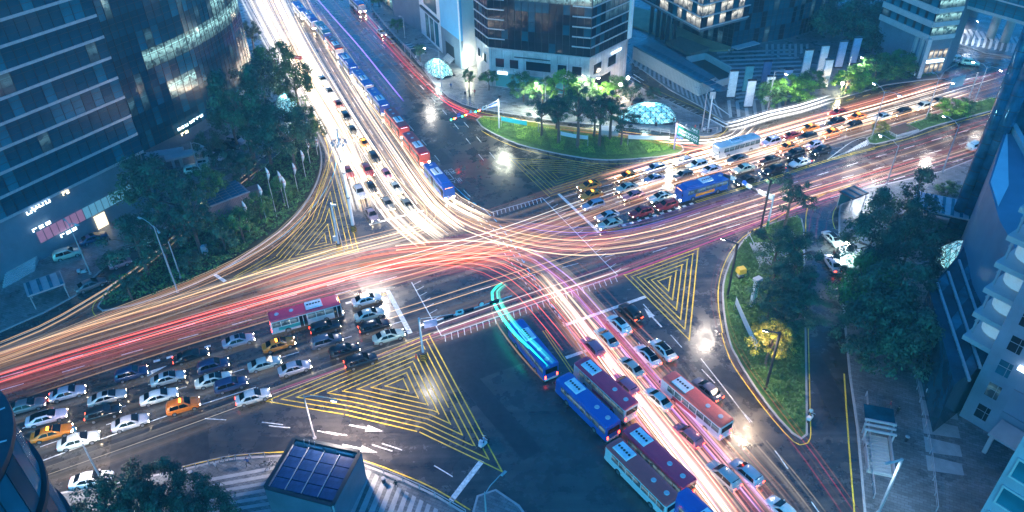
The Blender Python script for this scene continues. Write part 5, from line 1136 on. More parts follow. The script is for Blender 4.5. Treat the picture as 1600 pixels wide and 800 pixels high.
# tall trees by the towers and along the corner island (base, top, crown radius in metres)
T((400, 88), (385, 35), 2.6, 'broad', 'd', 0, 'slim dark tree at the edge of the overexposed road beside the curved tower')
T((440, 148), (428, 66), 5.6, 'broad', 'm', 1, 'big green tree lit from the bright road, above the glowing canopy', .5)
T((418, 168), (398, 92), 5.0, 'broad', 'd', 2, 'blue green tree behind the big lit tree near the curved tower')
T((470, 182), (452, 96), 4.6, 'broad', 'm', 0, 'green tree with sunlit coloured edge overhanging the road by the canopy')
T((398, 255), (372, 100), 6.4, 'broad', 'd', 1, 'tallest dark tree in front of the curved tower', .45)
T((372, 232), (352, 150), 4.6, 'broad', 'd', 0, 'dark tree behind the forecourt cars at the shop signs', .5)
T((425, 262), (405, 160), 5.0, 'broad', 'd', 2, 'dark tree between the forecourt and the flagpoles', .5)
T((462, 268), (440, 168), 5.2, 'broad', 'd', 1, 'dark tree over the flagpoles near the road bend', .5)
T((485, 236), (470, 165), 3.8, 'broad', 'm', 2, 'green tree at the road bend beside the last flagpoles', .5)
T((336, 262), (332, 205), 3.2, 'broad', 'd', 0, 'small dark tree in front of the lit coffee signs', .5)
T((250, 345), (222, 245), 6.0, 'broad', 'd', 1, 'wide blue green tree at the seam between the two towers', .5)
T((292, 372), (262, 262), 5.0, 'pine', 'd', 0, 'dark pine beside the lit doorway forecourt', .5)
T((316, 398), (286, 296), 4.6, 'pine', 'd', 1, 'dark pine left of the brick kiosk with a bare reddish trunk', .5)
T((335, 330), (318, 262), 3.6, 'broad', 'm', 0, 'bright green tree above the solar roof of the brick kiosk', .5)
T((372, 300), (350, 232), 4.2, 'pine', 'd', 2, 'dark pine at the back corner of the brick kiosk', .5)
T((392, 288), (376, 222), 3.6, 'pine', 'd', 0, 'dark pine between the kiosk and the flagpoles', .5)
T((232, 430), (200, 325), 5.2, 'pine', 'd', 2, 'dark pine beside the grey car on the service street', .5)
T((262, 410), (232, 318), 4.6, 'pine', 'd', 1, 'dark pine next to the twin armed lamp on the corner island', .5)
T((208, 470), (188, 420), 2.6, 'pine', 'd', 0, 'short pine near the narrow end of the corner island', .5)
T((382, 378), (366, 330), 3.0, 'broad', 'm', 1, 'low bushy tree in front of the brick wall', .4)
T((352, 392), (338, 352), 2.8, 'broad', 'd', 2, 'low dark bushy tree left below the brick wall', .4)
T((410, 348), (398, 305), 2.8, 'broad', 'm', 0, 'low green tree between two flagpoles below the kiosk', .4)
T((444, 318), (432, 278), 2.6, 'broad', 'm', 2, 'low green tree near the third flagpole', .4)
T((300, 425), (290, 396), 2.2, 'broad', 'd', 1, 'small rounded shrub tree by the white equipment cabinet', .4)
# oval island pines
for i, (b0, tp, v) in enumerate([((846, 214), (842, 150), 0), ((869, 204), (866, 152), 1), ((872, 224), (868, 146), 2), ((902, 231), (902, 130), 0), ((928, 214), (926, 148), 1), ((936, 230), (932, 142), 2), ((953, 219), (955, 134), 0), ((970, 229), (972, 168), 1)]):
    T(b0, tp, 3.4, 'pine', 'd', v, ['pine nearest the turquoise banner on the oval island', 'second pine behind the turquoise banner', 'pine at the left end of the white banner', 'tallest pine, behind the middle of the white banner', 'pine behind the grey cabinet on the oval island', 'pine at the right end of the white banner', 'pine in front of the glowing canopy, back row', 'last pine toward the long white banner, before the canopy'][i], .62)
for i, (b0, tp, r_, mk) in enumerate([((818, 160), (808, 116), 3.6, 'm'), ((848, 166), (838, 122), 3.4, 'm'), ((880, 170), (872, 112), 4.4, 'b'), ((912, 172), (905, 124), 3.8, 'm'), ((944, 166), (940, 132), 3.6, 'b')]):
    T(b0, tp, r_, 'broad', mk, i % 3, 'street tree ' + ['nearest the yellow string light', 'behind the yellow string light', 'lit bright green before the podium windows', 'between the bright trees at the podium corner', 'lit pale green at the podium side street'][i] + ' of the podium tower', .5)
T((764, 142), (759, 112), 2.4, 'broad', 'm', 0, 'small round tree alone on the corner pavement', .6); T((734, 152), (732, 110), 1.7, 'broad', 'm', 1, 'small tree under the bright globe lamp', .7)
T((657, 98), (653, 70), 1.9, 'broad', 'd', 2, 'small tree by the kerb above the glowing canopy', .6); T((622, 52), (618, 30), 2.3, 'broad', 'm', 1, 'round green tree on the far pavement', .5); T((592, 12), (590, -8), 2.2, 'broad', 'm', 0, 'far street tree near the waiting crowd', .5)
T((1020, 155), (1018, 136), 2.0, 'broad', 'd', 2, 'dark shrub tree behind the glowing canopy', .4); T((985, 158), (982, 128), 3.0, 'broad', 'd', 1, 'dark tree beside the orange lit corner', .5); T((962, 152), (960, 118), 2.4, 'broad', 'm', 2, 'reddish lit tree by the globe lamp', .5)
# plaza street trees
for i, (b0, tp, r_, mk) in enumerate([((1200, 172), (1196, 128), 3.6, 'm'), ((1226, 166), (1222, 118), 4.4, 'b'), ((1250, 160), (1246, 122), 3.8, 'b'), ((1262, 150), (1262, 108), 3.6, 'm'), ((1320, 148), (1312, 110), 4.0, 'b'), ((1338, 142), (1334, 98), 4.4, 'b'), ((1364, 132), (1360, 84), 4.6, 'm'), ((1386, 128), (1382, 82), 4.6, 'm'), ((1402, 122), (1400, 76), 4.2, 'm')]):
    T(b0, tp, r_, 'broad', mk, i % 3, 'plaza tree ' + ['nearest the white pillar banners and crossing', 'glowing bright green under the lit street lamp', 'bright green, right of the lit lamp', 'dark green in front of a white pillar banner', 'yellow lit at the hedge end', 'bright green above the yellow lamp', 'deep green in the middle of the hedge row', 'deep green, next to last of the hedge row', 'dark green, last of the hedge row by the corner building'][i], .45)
for i, (b0, tp, r_) in enumerate([((1300, 60), (1296, 5), 7), ((1335, 62), (1330, 0), 7), ((1362, 74), (1358, 20), 7), ((1388, 84), (1384, 30), 6), ((1275, 40), (1272, -10), 6), ((1320, 30), (1318, -20), 8), ((1360, 40), (1356, -10), 8)]):
    T(b0, tp, r_, 'broad', 'd', i % 3, 'dark park tree behind the plaza, ' + ['first', 'second', 'third', 'fourth', 'front left', 'back', 'last'][i] + ' of the unlit grove', .3)
T((1485, 182), (1480, 152), 3.8, 'broad', 'b', 1, 'wide yellow green tree on the median strip', .4); T((1500, 178), (1500, 152), 3.2, 'broad', 'm', 2, 'green tree behind the wide one on the median strip', .4); T((1373, 212), (1373, 190), 1.9, 'broad', 'y', 0, 'small brownish tree at the tip of the median strip', .5); T((1455, 188), (1450, 176), 1.4, 'broad', 'm', 1, 'low bush tree midway along the median strip', .3)
# pointed island pines
for i, (b0, tp, r_, v) in enumerate([((1225, 356), (1246, 275), 4.3, 0), ((1208, 420), (1222, 352), 4.2, 1), ((1236, 440), (1262, 360), 3.9, 2), ((1206, 452), (1214, 390), 4.0, 0), ((1240, 470), (1250, 410), 4.2, 1), ((1222, 490), (1228, 425), 4.4, 2), ((1196, 506), (1200, 450), 3.4, 1), ((1248, 505), (1272, 430), 3.8, 0), ((1216, 540), (1222, 465), 4.2, 2), ((1240, 530), (1246, 480), 3.6, 1)]):
    T(b0, tp, r_, 'pine', 'd', v, ['lone pine with two bare trunks at the head of the pointed island', 'pine over the small paved court of the pointed island', 'pine leaning toward the white cars of the side street', 'pine left above the white pillar sign', 'pine in the thick of the pointed island grove', 'widest pine of the pointed island grove', 'pine beside the white pillar sign', 'pine overhanging the side street', 'pine right above the yellow leaved tree', 'rear pine by the side street kerb'][i], .6)
T((1195, 576), (1200, 508), 3.2, 'broad', 'y', 0, 'yellow leaved tree behind the angular street lamp', .6)
# right-hand trees
for i, (b0, tp, r_, k, mk) in enumerate([((1418, 360), (1428, 262), 5.6, 'cone', 'd'), ((1378, 390), (1398, 300), 5.4, 'broad', 'd'), ((1345, 430), (1362, 330), 5.4, 'broad', 'd'), ((1402, 440), (1422, 350), 5.8, 'broad', 'd'), ((1340, 500), (1352, 400), 5.0, 'broad', 'm'), ((1372, 520), (1392, 410), 6.4, 'broad', 'd'), ((1350, 570), (1366, 470), 5.4, 'broad', 'd'), ((1392, 572), (1412, 470), 5.6, 'broad', 'd'), ((1366, 530), (1372, 440), 5.6, 'broad', 'd'), ((1330, 455), (1334, 408), 2.8, 'broad', 'm')]):
    T(b0, tp, r_, k, mk, i % 3, ['tall layered conifer beside the wide road on the right', 'dark tree behind the small kiosk roof', 'blue green tree overlapping the glowing side street kerb', 'dark tree between the conifer and the glass bubble', 'green lit tree by the second white car', 'broad dark tree in the middle of the right pavement', 'nearest dark tree at the right kerb', 'dark tree reaching over the pale flagstones', 'tree filling the gap in the right hand grove', 'small bright tree by the lit kerb'][i], .4)
T((1480, 305), (1478, 285), 2.6, 'broad', 'm', 1, 'round green bush by the slatted shelter', .3); T((1480, 375), (1478, 358), 2.6, 'broad', 'd', 2, 'low bush at the foot of the glass shaft', .3); T((1455, 385), (1452, 366), 2.4, 'broad', 'd', 0, 'low bush in the sunken garden', .3)
# lower left trees near the camera
for i, (b0, tp, r_) in enumerate([((215, 800), (205, 728), 3.4), ((262, 790), (255, 722), 3.4), ((318, 815), (312, 738), 3.2), ((180, 835), (165, 752), 3.2), ((240, 850), (232, 762), 3.6), ((300, 860), (296, 770), 3.4), ((350, 850), (345, 768), 3.0)]):
    T(b0, tp, r_, 'broad', 'd', i % 3, ['dark tree right of the lone white sedan', 'dark tree at the start of the striped forecourt', 'feathery dark tree over the striped forecourt', 'dark tree below the lone white sedan', 'dark tree at the bottom edge, middle of its clump', 'dark tree at the bottom edge, beside the stripes', 'dark tree nearest the boxy kiosk'][i], .4)
# clipped bushes in the tower forecourt
planting('bushes', xy([(150, 415), (172, 398), (185, 402), (162, 432)]), .9, LF_D, 30, 'dark bushes beside the pink hatchback', .5, .2, 31)
# ------------------------------------------------------------------ street lamps, poles, signals, signs
def tilt_to(base, h, tip, zt=None):
    """arm tip in local coordinates of a pole at base, at height zt"""
    g_ = at(*base); w = at(*tip, zt or h); return Vector((w.x - g_.x, w.y - g_.y, (zt or h)))
LAMP_E = 1500
def spot(parent, loc, e=None, col=(1, .93, .82), size=1.0, ang=168):  # for real lamp heads, and for lights added where no lamp hangs
    l = bpy.data.lights.new('lamp_and_fill_light', 'SPOT'); l.energy = LAMP_E if e is None else e; l.color = col; l.shadow_soft_size = size; l.spot_size = radians(ang); l.spot_blend = .8
    o = bpy.data.objects.new('lamp_and_fill_light', l); C.objects.link(o); o.parent = parent; o.location = loc; return o
def lamp_post(base, top, arms, label, square=False, col=None, lit_=(), energy=None, group=None, lcol=(1, .93, .82), h=None):
    h = h or zof(base, top, 30); g_ = at(*base); t = thing('street_lamp', label, 'street lamp', (g_.x, g_.y, .1), 0, group); mm = col or M_STEEL
    m_ = MB()
    if square: m_.box((0, 0, h / 2), (.26, .26, h), .4)
    else: m_.tube([(0, 0, 0), (0, 0, h * .5), (0, 0, h)], [.14, .11, .07], 10)
    m_.build('pole', mm, t); put('base_flange', MB().tube([(0, 0, 0), (0, 0, .3)], .26, 10).mesh('base_flange', mm), t)
    for i, a in enumerate(arms):
        v = tilt_to(base, h, a); b_ = MB()
        if square: b_.tube([(0, 0, h - .1), (v.x, v.y, h - .1)], .15, 4)
        else: b_.tube([(0, 0, h - .4), (v.x * .3, v.y * .3, h + .15), (v.x * .8, v.y * .8, h + .25), (v.x, v.y, h + .1)], .055, 6)
        b_.build('arm', mm, t); on = i in lit_
        hm = put('lamp_head', MB().box((0, 0, 0), (.9, .34, .16), 0, 0, .7).mesh('lamp_head', mm), t, (v.x, v.y, h + .02), atan2(v.y, v.x)); put('diffuser', MB().box((0, 0, 0), (.7, .28, .06)).mesh('diffuser', E_LAMP if on else M_CONC), hm, (0, 0, -.1))
        if on and square: spot(t, (v.x, v.y, h - .4), energy, lcol)
        elif on: put('lamp_globe', MB().tube([(0, 0, -.16), (0, 0, -.1), (0, 0, .04), (0, 0, .1)], [.06, .2, .2, .06], 10).mesh('lamp_globe', E_LAMP), t, (v.x, v.y, h - .12)); spot(t, (v.x, v.y, h - .4), energy, lcol)
    return t
LP = lamp_post
LP((1188, 360), (1202, 281), [(1188, 271)], 'angular dark street lamp beside the signal arm at the island head', True, M_DARK, lit_=(0,), energy=5000)
LP((1136, 466), (1151, 381), [(1130, 374)], 'angular dark street lamp beside the yellow box on the pointed island', True, M_DARK, lit_=(0,), energy=6500, lcol=(1, .85, .72))
LP((1196, 609), (1219, 521), [(1196, 517)], 'angular dark street lamp in front of the yellow leaved tree', True, M_DARK, lit_=(0,), energy=6500, lcol=(1, .72, .5))
LP((1372, 803), (1407, 717), [(1388, 724)], 'angular street lamp at the bottom by the subway stairway', True, M_STEEL, lit_=(0,), energy=3000, lcol=(.7, .9, 1))
LP((1361, 218), (1385, 144), [(1366, 131), (1406, 150)], 'twin armed street lamp at the tip of the median strip', lit_=(0, 1), energy=1800)
LP((1446, 187), (1467, 122), [(1457, 114), (1489, 130)], 'twin armed street lamp in the middle of the median strip', lit_=(1,), energy=2500)
LP((1522, 161), (1543, 104), [(1521, 97), (1564, 110)], 'twin armed street lamp at the far end of the median strip', lit_=(0, 1), energy=1800)
LP((1472, 270), (1497, 195), [(1475, 182)], 'street lamp with a blue name plate beside the wide right road', lit_=(0,), energy=2500)
LP((1385, 289), (1401, 226), [(1376, 212)], 'street lamp beside the tall conifer', lit_=(0,), energy=9000, lcol=(.85, .92, 1))
LP((315, 281), (297, 223), [(316, 229)], 'street lamp in front of the parked white suv in the forecourt')
LP((271, 440), (237, 355), [(218, 341), (248, 363)], 'twin armed lamp on the corner island beside the camera poles')
LP((283, 435), (261, 379), [], 'plain grey camera pole beside the twin armed lamp'); LP((278, 457), (266, 395), [], 'dark footed signal pole at the edge of the slip road')
LP((142, 429), (108, 350), [(101, 344), (120, 352)], 'slender lamp in the left forecourt by the silver suv')
LP((1096, 206), (1102, 140), [(1089, 138), (1113, 140)], 'twin armed lamp beside the side street crossing')
LP((1198, 177), (1210, 111), [(1229, 116)], 'lit street lamp glowing over the bright plaza tree', lit_=(0,), energy=4000, lcol=(.9, 1, .9))
LP((1320, 128), (1329, 85), [(1347, 90)], 'lit street lamp above the hedge trees', lit_=(0,), energy=5000, lcol=(.9, 1, .85))
LP((690, 136), (684, 80), [(664, 75)], 'lamp post in front of the glowing roadside canopy', lit_=(0,), energy=5000)
LP((633, 60), (629, 28), [(624, 26)], 'slender far lamp post on the shopping pavement')
LP((492, 686), (481, 647), [(522, 626)], 'blue grey lamp with a long arm behind the boxy kiosk', h=8.2, lit_=(0,), energy=15000, lcol=(1, .80, .70))  # real lamp, unlit on site; its warm light is added for the queue
LP((162, 756), (119, 672), [(116, 670)], 'blue lamp pole standing before the lone white sedan', lit_=(0,), energy=12000, lcol=(1, .85, .78))  # dark lamp switched on here; warm light added over the waiting cars
LP((760, 812), (757, 770), [(787, 740)], 'lamp post at the bottom edge beside the dark carriageway')
LP((852, 176), (852, 132), [(838, 130)], 'lamp post among the street trees of the podium tower', lit_=(0,), energy=9000, lcol=(.9, 1, .75)); LP((920, 172), (921, 122), [(912, 118), (935, 122)], 'twin armed lamp post at the podium corner', lit_=(0, 1), energy=9000, lcol=(.9, 1, .75))
LP((1504, 45), (1502, 24), [], 'bollard like lamp pillar near the arcade', lit_=())
LP((1516, 70), (1527, 35), [(1528, 33)], 'glowing mast lamp on the chevron plaza', lit_=(0,), energy=3500, lcol=(.85, .95, 1)); LP((1494, 47), (1501, 27), [(1502, 25)], 'glowing mast lamp beside the lit shop corner', lit_=(0,), energy=2500)
for b0, tp, lb, e, c_ in (((1318, 402), (1317, 380), 'pale globe lamp glowing at the kerb under the right hand trees', 9000, (.7, 1, .95)), ((1448, 560), (1450, 538), 'pale globe lamp on the flagstones before the dark hall', 5000, (.7, .9, 1)), ((732, 112), (730, 91), 'globe lamp glowing yellow green at the white wall foot', 5000, (1, .95, .6)), ((968, 150), (968, 133), 'globe lamp glowing over the orange lit corner', 4000, (1, .8, .5)), ((980, 139), (980, 122), 'small warm globe lamp on the side street', 1500, (1, .7, .4)), ((1312, 148), (1312, 130), 'warm yellow globe lamp under the hedge trees', 4000, (1, .8, .4))):
    h = zof(b0, tp, 12); g_ = at(*b0); t = thing('globe_lamp', lb, 'lamp', (g_.x, g_.y, .1)); m_ = MB(); m_.tube([(0, 0, 0), (0, 0, h)], .07, 8); m_.build('pole', M_STEEL, t)
    bm = bmesh.new(); bmesh.ops.create_icosphere(bm, subdivisions=2, radius=.38); me = bpy.data.meshes.new('globe'); bm.to_mesh(me); bm.free(); me.materials.append(E_LAMP); put('globe', me, t, (0, 0, h))
    l = bpy.data.lights.new('globe_light', 'POINT'); l.energy = e * .5; l.color = c_; l.shadow_soft_size = .4; o = bpy.data.objects.new('globe_light', l); C.objects.link(o); o.parent = t; o.location = (0, 0, h - .6)
# high-mast lamp with a ring of lamps and signal poles on the hatched island
def striped_base(t, r_=.55, h=1.3):
    m_ = MB()
    for k in range(8): m_.tube([(0, 0, h * k / 8), (0, 0, h * (k + 1) / 8)], r_ * (1.05 if k % 2 else 1), 12, k % 2)
    m_.build('striped_base', [mat('yellow_stripe', (.7, .38, .03), .5), M_DARK], t)
g_ = at(553, 360); t = thing('high_mast_lamp', 'very tall white lamp mast with a round lattice head on the hatched corner', 'mast', g_); h = 20.5
m_ = MB(); m_.tube([(0, 0, 0), (0, 0, 10), (0, 0, h)], [.34, .25, .14], 14); m_.build('pole', M_WALLW, t); striped_base(t)
m_ = MB()
for z, r_ in ((17.6, 1.1), (18.2, 1.1)): m_.tube([(cos(a * pi / 10) * r_, sin(a * pi / 10) * r_, z) for a in range(21)], .06, 5)
for a in range(8): m_.tube([(0, 0, 17.9), (cos(a * pi / 4) * 1.1, sin(a * pi / 4) * 1.1, 17.6)], .05, 4); m_.box((cos(a * pi / 4) * 1.25, sin(a * pi / 4) * 1.25, 17.9), (.35, .35, .35))
m_.build('ring_head', M_STEEL, t); spot(t, (1.6, -1, 17.2), 26000, (1, .9, .82), 2.2, 165)
for z in (7, 12, 14.5): m_ = MB(); m_.tube([(0, 0, z), (0, 0, z + .18)], .33, 12); m_.build('collar', M_DARK, t)
g_ = at(530, 387); t = thing('signal_pole', 'shorter white pole with a stay and striped foot on the hatched corner', 'pole', g_); m_ = MB(); m_.tube([(0, 0, 0), (0, 0, 9.3)], [.2, .12], 12); m_.build('pole', M_WALLW, t); striped_base(t, .45, .9)
m_ = MB(); m_.tube([(0, 0, 8.4), (1.3, -1.8, .2)], .07, 6); m_.build('stay', M_STEEL, t); put('equipment_box', MB().box((0, 0, 0), (.7, .4, .9)).mesh('equipment_box', M_CONC), t, (-.4, 0, 2)); put('camera', MB().box((0, 0, 0), (.8, .3, .3)).mesh('camera', M_CONC), t, (.4, 0, 8.9))
def signal_arm(base, top, tip, ztip, items, label, foot=None, mm=None):
    """items: (share along the arm, kind)"""
    h = zof(base, top, 15); g_ = at(*base); t = thing('traffic_signal_gantry', label, 'traffic signal', g_); mm = mm or M_WALLW
    m_ = MB(); m_.tube([(0, 0, 0), (0, 0, h)], [.19, .13], 12); m_.build('pole', mm, t); v = tilt_to(base, ztip, tip, ztip); m_ = MB(); m_.tube([(0, 0, ztip - .3), (v.x, v.y, ztip)], [.11, .07], 8); m_.tube([(0, 0, h - .2), (v.x * .35, v.y * .35, ztip)], .04, 5); m_.build('arm', mm, t)
    if foot == 'striped': striped_base(t)
    if foot == 'green': m_ = MB(); m_.tube([(0, 0, 0), (0, 0, 1.8)], .22, 12); m_.build('green_wrap', mat('green_wrap', (.03, .25, .09), .5), t)
    an = atan2(v.y, v.x)
    for s_, kd, fl in items:
        p = Vector((v.x * s_, v.y * s_, ztip - .25 * (1 - s_)))
        if kd.startswith('sig'):
            b_ = put('signal_head', MB().box((0, 0, 0), (1.5, .3, .45)).mesh('signal_head', M_DARK), t, (p.x, p.y, p.z - .05), an)
            for k, (mm_) in enumerate([E_RED if 'r' in kd[3:] else None, E_AMB if 'a' in kd[3:] else None, None, E_GRN if 'g' in kd[3:] else None]):
                put('lens', MB().tube([(0, -.2 * fl, 0), (0, -.15 * fl, 0)], .17, 10).mesh('lens', mm_ or G_BLACK), b_, (-.54 + k * .36, 0, 0))
        elif kd == 'round': b_ = MB(); b_.tube([(0, -.03, 0), (0, .03, 0)], .5, 18, 0); b_.tube([(0, -.05, 0), (0, .05, 0)], .4, 18, 1); o = b_.build('round_sign', [mat('sign_blue', (.02, .10, .55), .4, emit=(.02, .1, .6), es=.15), mat('sign_blue2', (.02, .12, .6), .4)], t); o.location = (p.x, p.y, p.z + .35); o.rotation_euler.z = an; lettering('sign_symbol', '↑', .8, M_WALLW, Matrix.Translation((0, -.07 * fl, -.0)) @ Matrix.Rotation(pi / 2, 4, 'X'), o, .01)
        elif kd == 'ban': b_ = MB(); b_.tube([(0, -.03, 0), (0, .03, 0)], .5, 18, 0); b_.tube([(0, -.05, 0), (0, .05, 0)], .36, 18, 1); o = b_.build('round_sign', [mat('sign_red', (.6, .03, .03), .4), mat('sign_white', (.75, .75, .75), .4)], t); o.location = (p.x, p.y, p.z + .3); o.rotation_euler.z = an
        elif kd == 'white': o = put('white_sign', MB().box((0, 0, 0), (1.2, .06, .9)).mesh('white_sign', mat('sign_white', (.75, .75, .75), .4)), t, (p.x, p.y, p.z + .1), an); lettering('sign_symbol', '↰', .8, M_DARK, Matrix.Translation((0, -.06 * fl, 0)) @ Matrix.Rotation(pi / 2, 4, 'X'), o, .01)
        elif kd == 'blue': o = put('blue_sign', MB().box((0, 0, 0), (1.9, .06, .8)).mesh('blue_sign', mat('sign_blue', (.02, .10, .55), .4)), t, (p.x, p.y, p.z), an); glyphs('sign_writing', o, 1.5, .45, 1, 3, M_WALLW, Matrix.Translation((0, -.05, 0)) @ Matrix.Rotation(pi / 2, 4, 'X'), 8)
    return t, v
signal_arm((780, 203), (776, 155), (705, 186), 6.6, [(.12, 'blue', -1), (.3, 'white', -1), (.46, 'sigrag', -1), (.6, 'ban', -1), (.74, 'sigrag', -1), (.84, 'round', -1), (.97, 'sigrag', -1)], 'signal arm with red lights reaching over the upper road from the oval island')
signal_arm((1198, 358), (1207, 303), (1134, 274), 6.6, [(.06, 'white', 1), (.24, 'white', 1), (.38, 'sigrg', 1), (.5, 'white', 1), (.6, 'round', 1), (.72, 'sigrg', 1), (.84, 'white', 1), (.97, 'sigrg', 1)], 'signal arm reaching over the right road from the pointed island', 'green')
t0_ = [o for o in bpy.data.objects if o.name == 'traffic_signal_gantry'][0]; put('added_floodlight', MB().box((0, 0, 0), (.5, .4, .3)).mesh('added_floodlight', M_DARK), t0_, (.3, -.3, 8.2)); spot(t0_, (.9, -.5, 8), 7000, (.95, 1, .8), 2.0)  # floodlight and its spot added to the signal pole to brighten the oval island
t, v = signal_arm((662, 560), (655, 497), (800, 462), 6.6, [(.3, 'sig', 1), (.42, 'white', 1), (.52, 'sig', 1), (.66, 'ban', 1), (.8, 'sig', 1)], 'signal pole with a small grid sign on the yellow hatched triangle', 'striped')
spot(t, (.6, .6, 7.2), 2500, (1, .9, .8), 1.5, 165); put('grid_sign', MB().box((0, 0, 0), (1.9, .08, 1.3)).mesh('grid_sign', mat('lilac_sign', (.35, .35, .55), .5)), t, (1.5, .4, 6.4), .3); put('traffic_cone', MB().tube([(0, 0, 0), (0, 0, .75)], [.2, .04], 8).mesh('traffic_cone', mat('red_cone', (.6, .03, .03), .5)), t, (-1.1, .2, 0))  # spot added to the lampless signal pole to brighten the lower left queue
g_ = at(1053, 234); t = thing('direction_sign', 'lilac post carrying green direction panels over the lanes', 'road sign', g_); h = zof((1053, 234), (1057, 190)); m_ = MB(); m_.tube([(0, 0, 0), (0, 0, h)], .2, 12); m_.build('pole', mat('lilac_steel', (.35, .25, .45), .4), t)
v = tilt_to((1053, 234), h - .5, (1090, 210), h - .5); an = atan2(v.y, v.x); m_ = MB(); m_.tube([(0, 0, h - .4), (v.x, v.y, h - .4)], .1, 8); m_.build('arm', M_STEEL, t); gs_ = mat('sign_green', (.01, .16, .12), .4, emit=(.01, .2, .16), es=.2)
for s_, z_, w_, hh, tx in ((.28, -1.3, 2.4, 2.0, ''), (.58, -1.3, 2.4, 2.0, ''), (.9, -1.3, 2.4, 2.2, ''), (.86, .5, 2.2, .9, '')):
    o = put('sign_panel', MB().box((0, 0, 0), (w_, .08, hh)).mesh('sign_panel', gs_), t, (v.x * s_, v.y * s_, h - .4 + z_), an); glyphs('sign_writing', o, w_ * .75, hh * .7, 2 if hh > 1 else 1, 4, mat('sign_white_glow', (.8, .8, .85), .4, emit=(.9, .8, .9), es=.4), Matrix.Translation((0, -.06, 0)) @ Matrix.Rotation(pi / 2, 4, 'X'), int(s_ * 50))
put('added_floodlight', MB().box((0, 0, 0), (.5, .4, .3)).mesh('added_floodlight', M_DARK), t, (0, -.3, h + .15)); spot(t, (-.5, -.6, h + .2), 7000, (.95, 1, .8), 2.0); o = put('street_name_plate', MB().box((0, 0, 0), (1.7, .06, .45)).mesh('street_name_plate', mat('sign_blue', (.02, .10, .55), .4)), t, (v.x * .2, v.y * .2, h - 3.2), an); glyphs('sign_writing', o, 1.3, .3, 1, 5, M_WALLW, Matrix.Translation((0, -.05, 0)) @ Matrix.Rotation(pi / 2, 4, 'X'), 3)  # floodlight and its spot added on the sign post to light the lawn
g_ = at(1512, 158); t = thing('direction_sign', 'grey backed road sign on a post at the far end of the median', 'road sign', g_); m_ = MB(); m_.tube([(0, 0, 0), (0, 0, 7)], .15, 10); m_.build('pole', M_STEEL, t); v = tilt_to((1512, 158), 6, (1496, 128), 6); put('sign_panel', MB().box((0, 0, 0), (4.4, .12, 2.6)).mesh('sign_panel', M_CONC), t, (v.x, v.y, 6), atan2(v.y, v.x)); m_ = MB(); m_.tube([(0, 0, 6), (v.x, v.y, 6)], .09, 6); m_.build('arm', M_STEEL, t)
g_ = at(1106, 201); t = thing('sign_mast', 'white mast with a small map board beside the crossing', 'sign', g_); m_ = MB(); m_.tube([(0, 0, 0), (0, 0, 8)], .17, 10); m_.build('pole', M_WALLW, t); put('board', MB().box((0, 0, 8), (1.2, .2, 1.6)).mesh('board', M_CONC), t); v = tilt_to((1106, 201), 5.6, (1140, 180), 5.6); m_ = MB(); m_.tube([(0, 0, 6.3), (v.x, v.y, 5.6)], .08, 6); m_.build('arm', M_WALLW, t)
g_ = at(470, 116); t = thing('lane_sign', 'red panel sign over the bright carriageway beside the trees', 'road sign', g_); m_ = MB(); m_.tube([(-3, 1, 0), (-3, 1, 5)], .1, 8); m_.tube([(-3, 1, 4.9), (1, -.5, 4.9)], .07, 6); m_.build('pole', M_STEEL, t); o = put('panel', MB().box((0, 0, 0), (3.0, .1, 1.0)).mesh('panel', mat('red_panel', (.45, .05, .08), .5)), t, (-.2, -.2, 4.7), -.35); glyphs('sign_writing', o, 2.2, .6, 1, 4, M_WALLW, Matrix.Translation((0, -.07, 0)) @ Matrix.Rotation(pi / 2, 4, 'X'), 4)
# flagpoles with hanging flags
fl = [((392, 368), (377, 314)), ((417, 347), (400, 288)), ((433, 340), (413, 262)), ((446, 323), (437, 266)), ((466, 300), (454, 255)), ((486, 261), (479, 216)), ((479, 283), (467, 235)), ((497, 244), (491, 213)), ((452, 330), (428, 278))]
for i, (b0, tp) in enumerate(fl):
    h = zof(b0, tp, 15); g_ = at(*b0); t = thing('flagpole', ['flagpole nearest the brick kiosk front', 'second flagpole from the brick kiosk', 'tallest flagpole, lilac footed, by the kerb', 'flagpole right of the tallest one', 'flagpole in the middle of the row', 'flagpole third from the road bend', 'flagpole beside the dark tree near the bend', 'last flagpole at the road bend', 'flagpole behind the tallest one'][i] + ' with a furled white flag', 'flagpole', g_)
    m_ = MB(); m_.tube([(0, 0, 0), (0, 0, h)], [.07, .05], 8); m_.build('pole', M_STEEL, t); m_ = MB(); m_.tube([(.1, 0, h - .1), (.22, .05, h - .8), (.3, .05, h - 1.6), (.14, 0, h - 2.6)], [.05, .2, .26, .04], 7); m_.build('flag', M_WALLW, t, True)
    m_ = MB(); m_.box((.24, .06, h - 1.25), (.42, .42, .3)); m_.build('flag_emblem', mat('flag_red', (.5, .05, .08), .6), t)
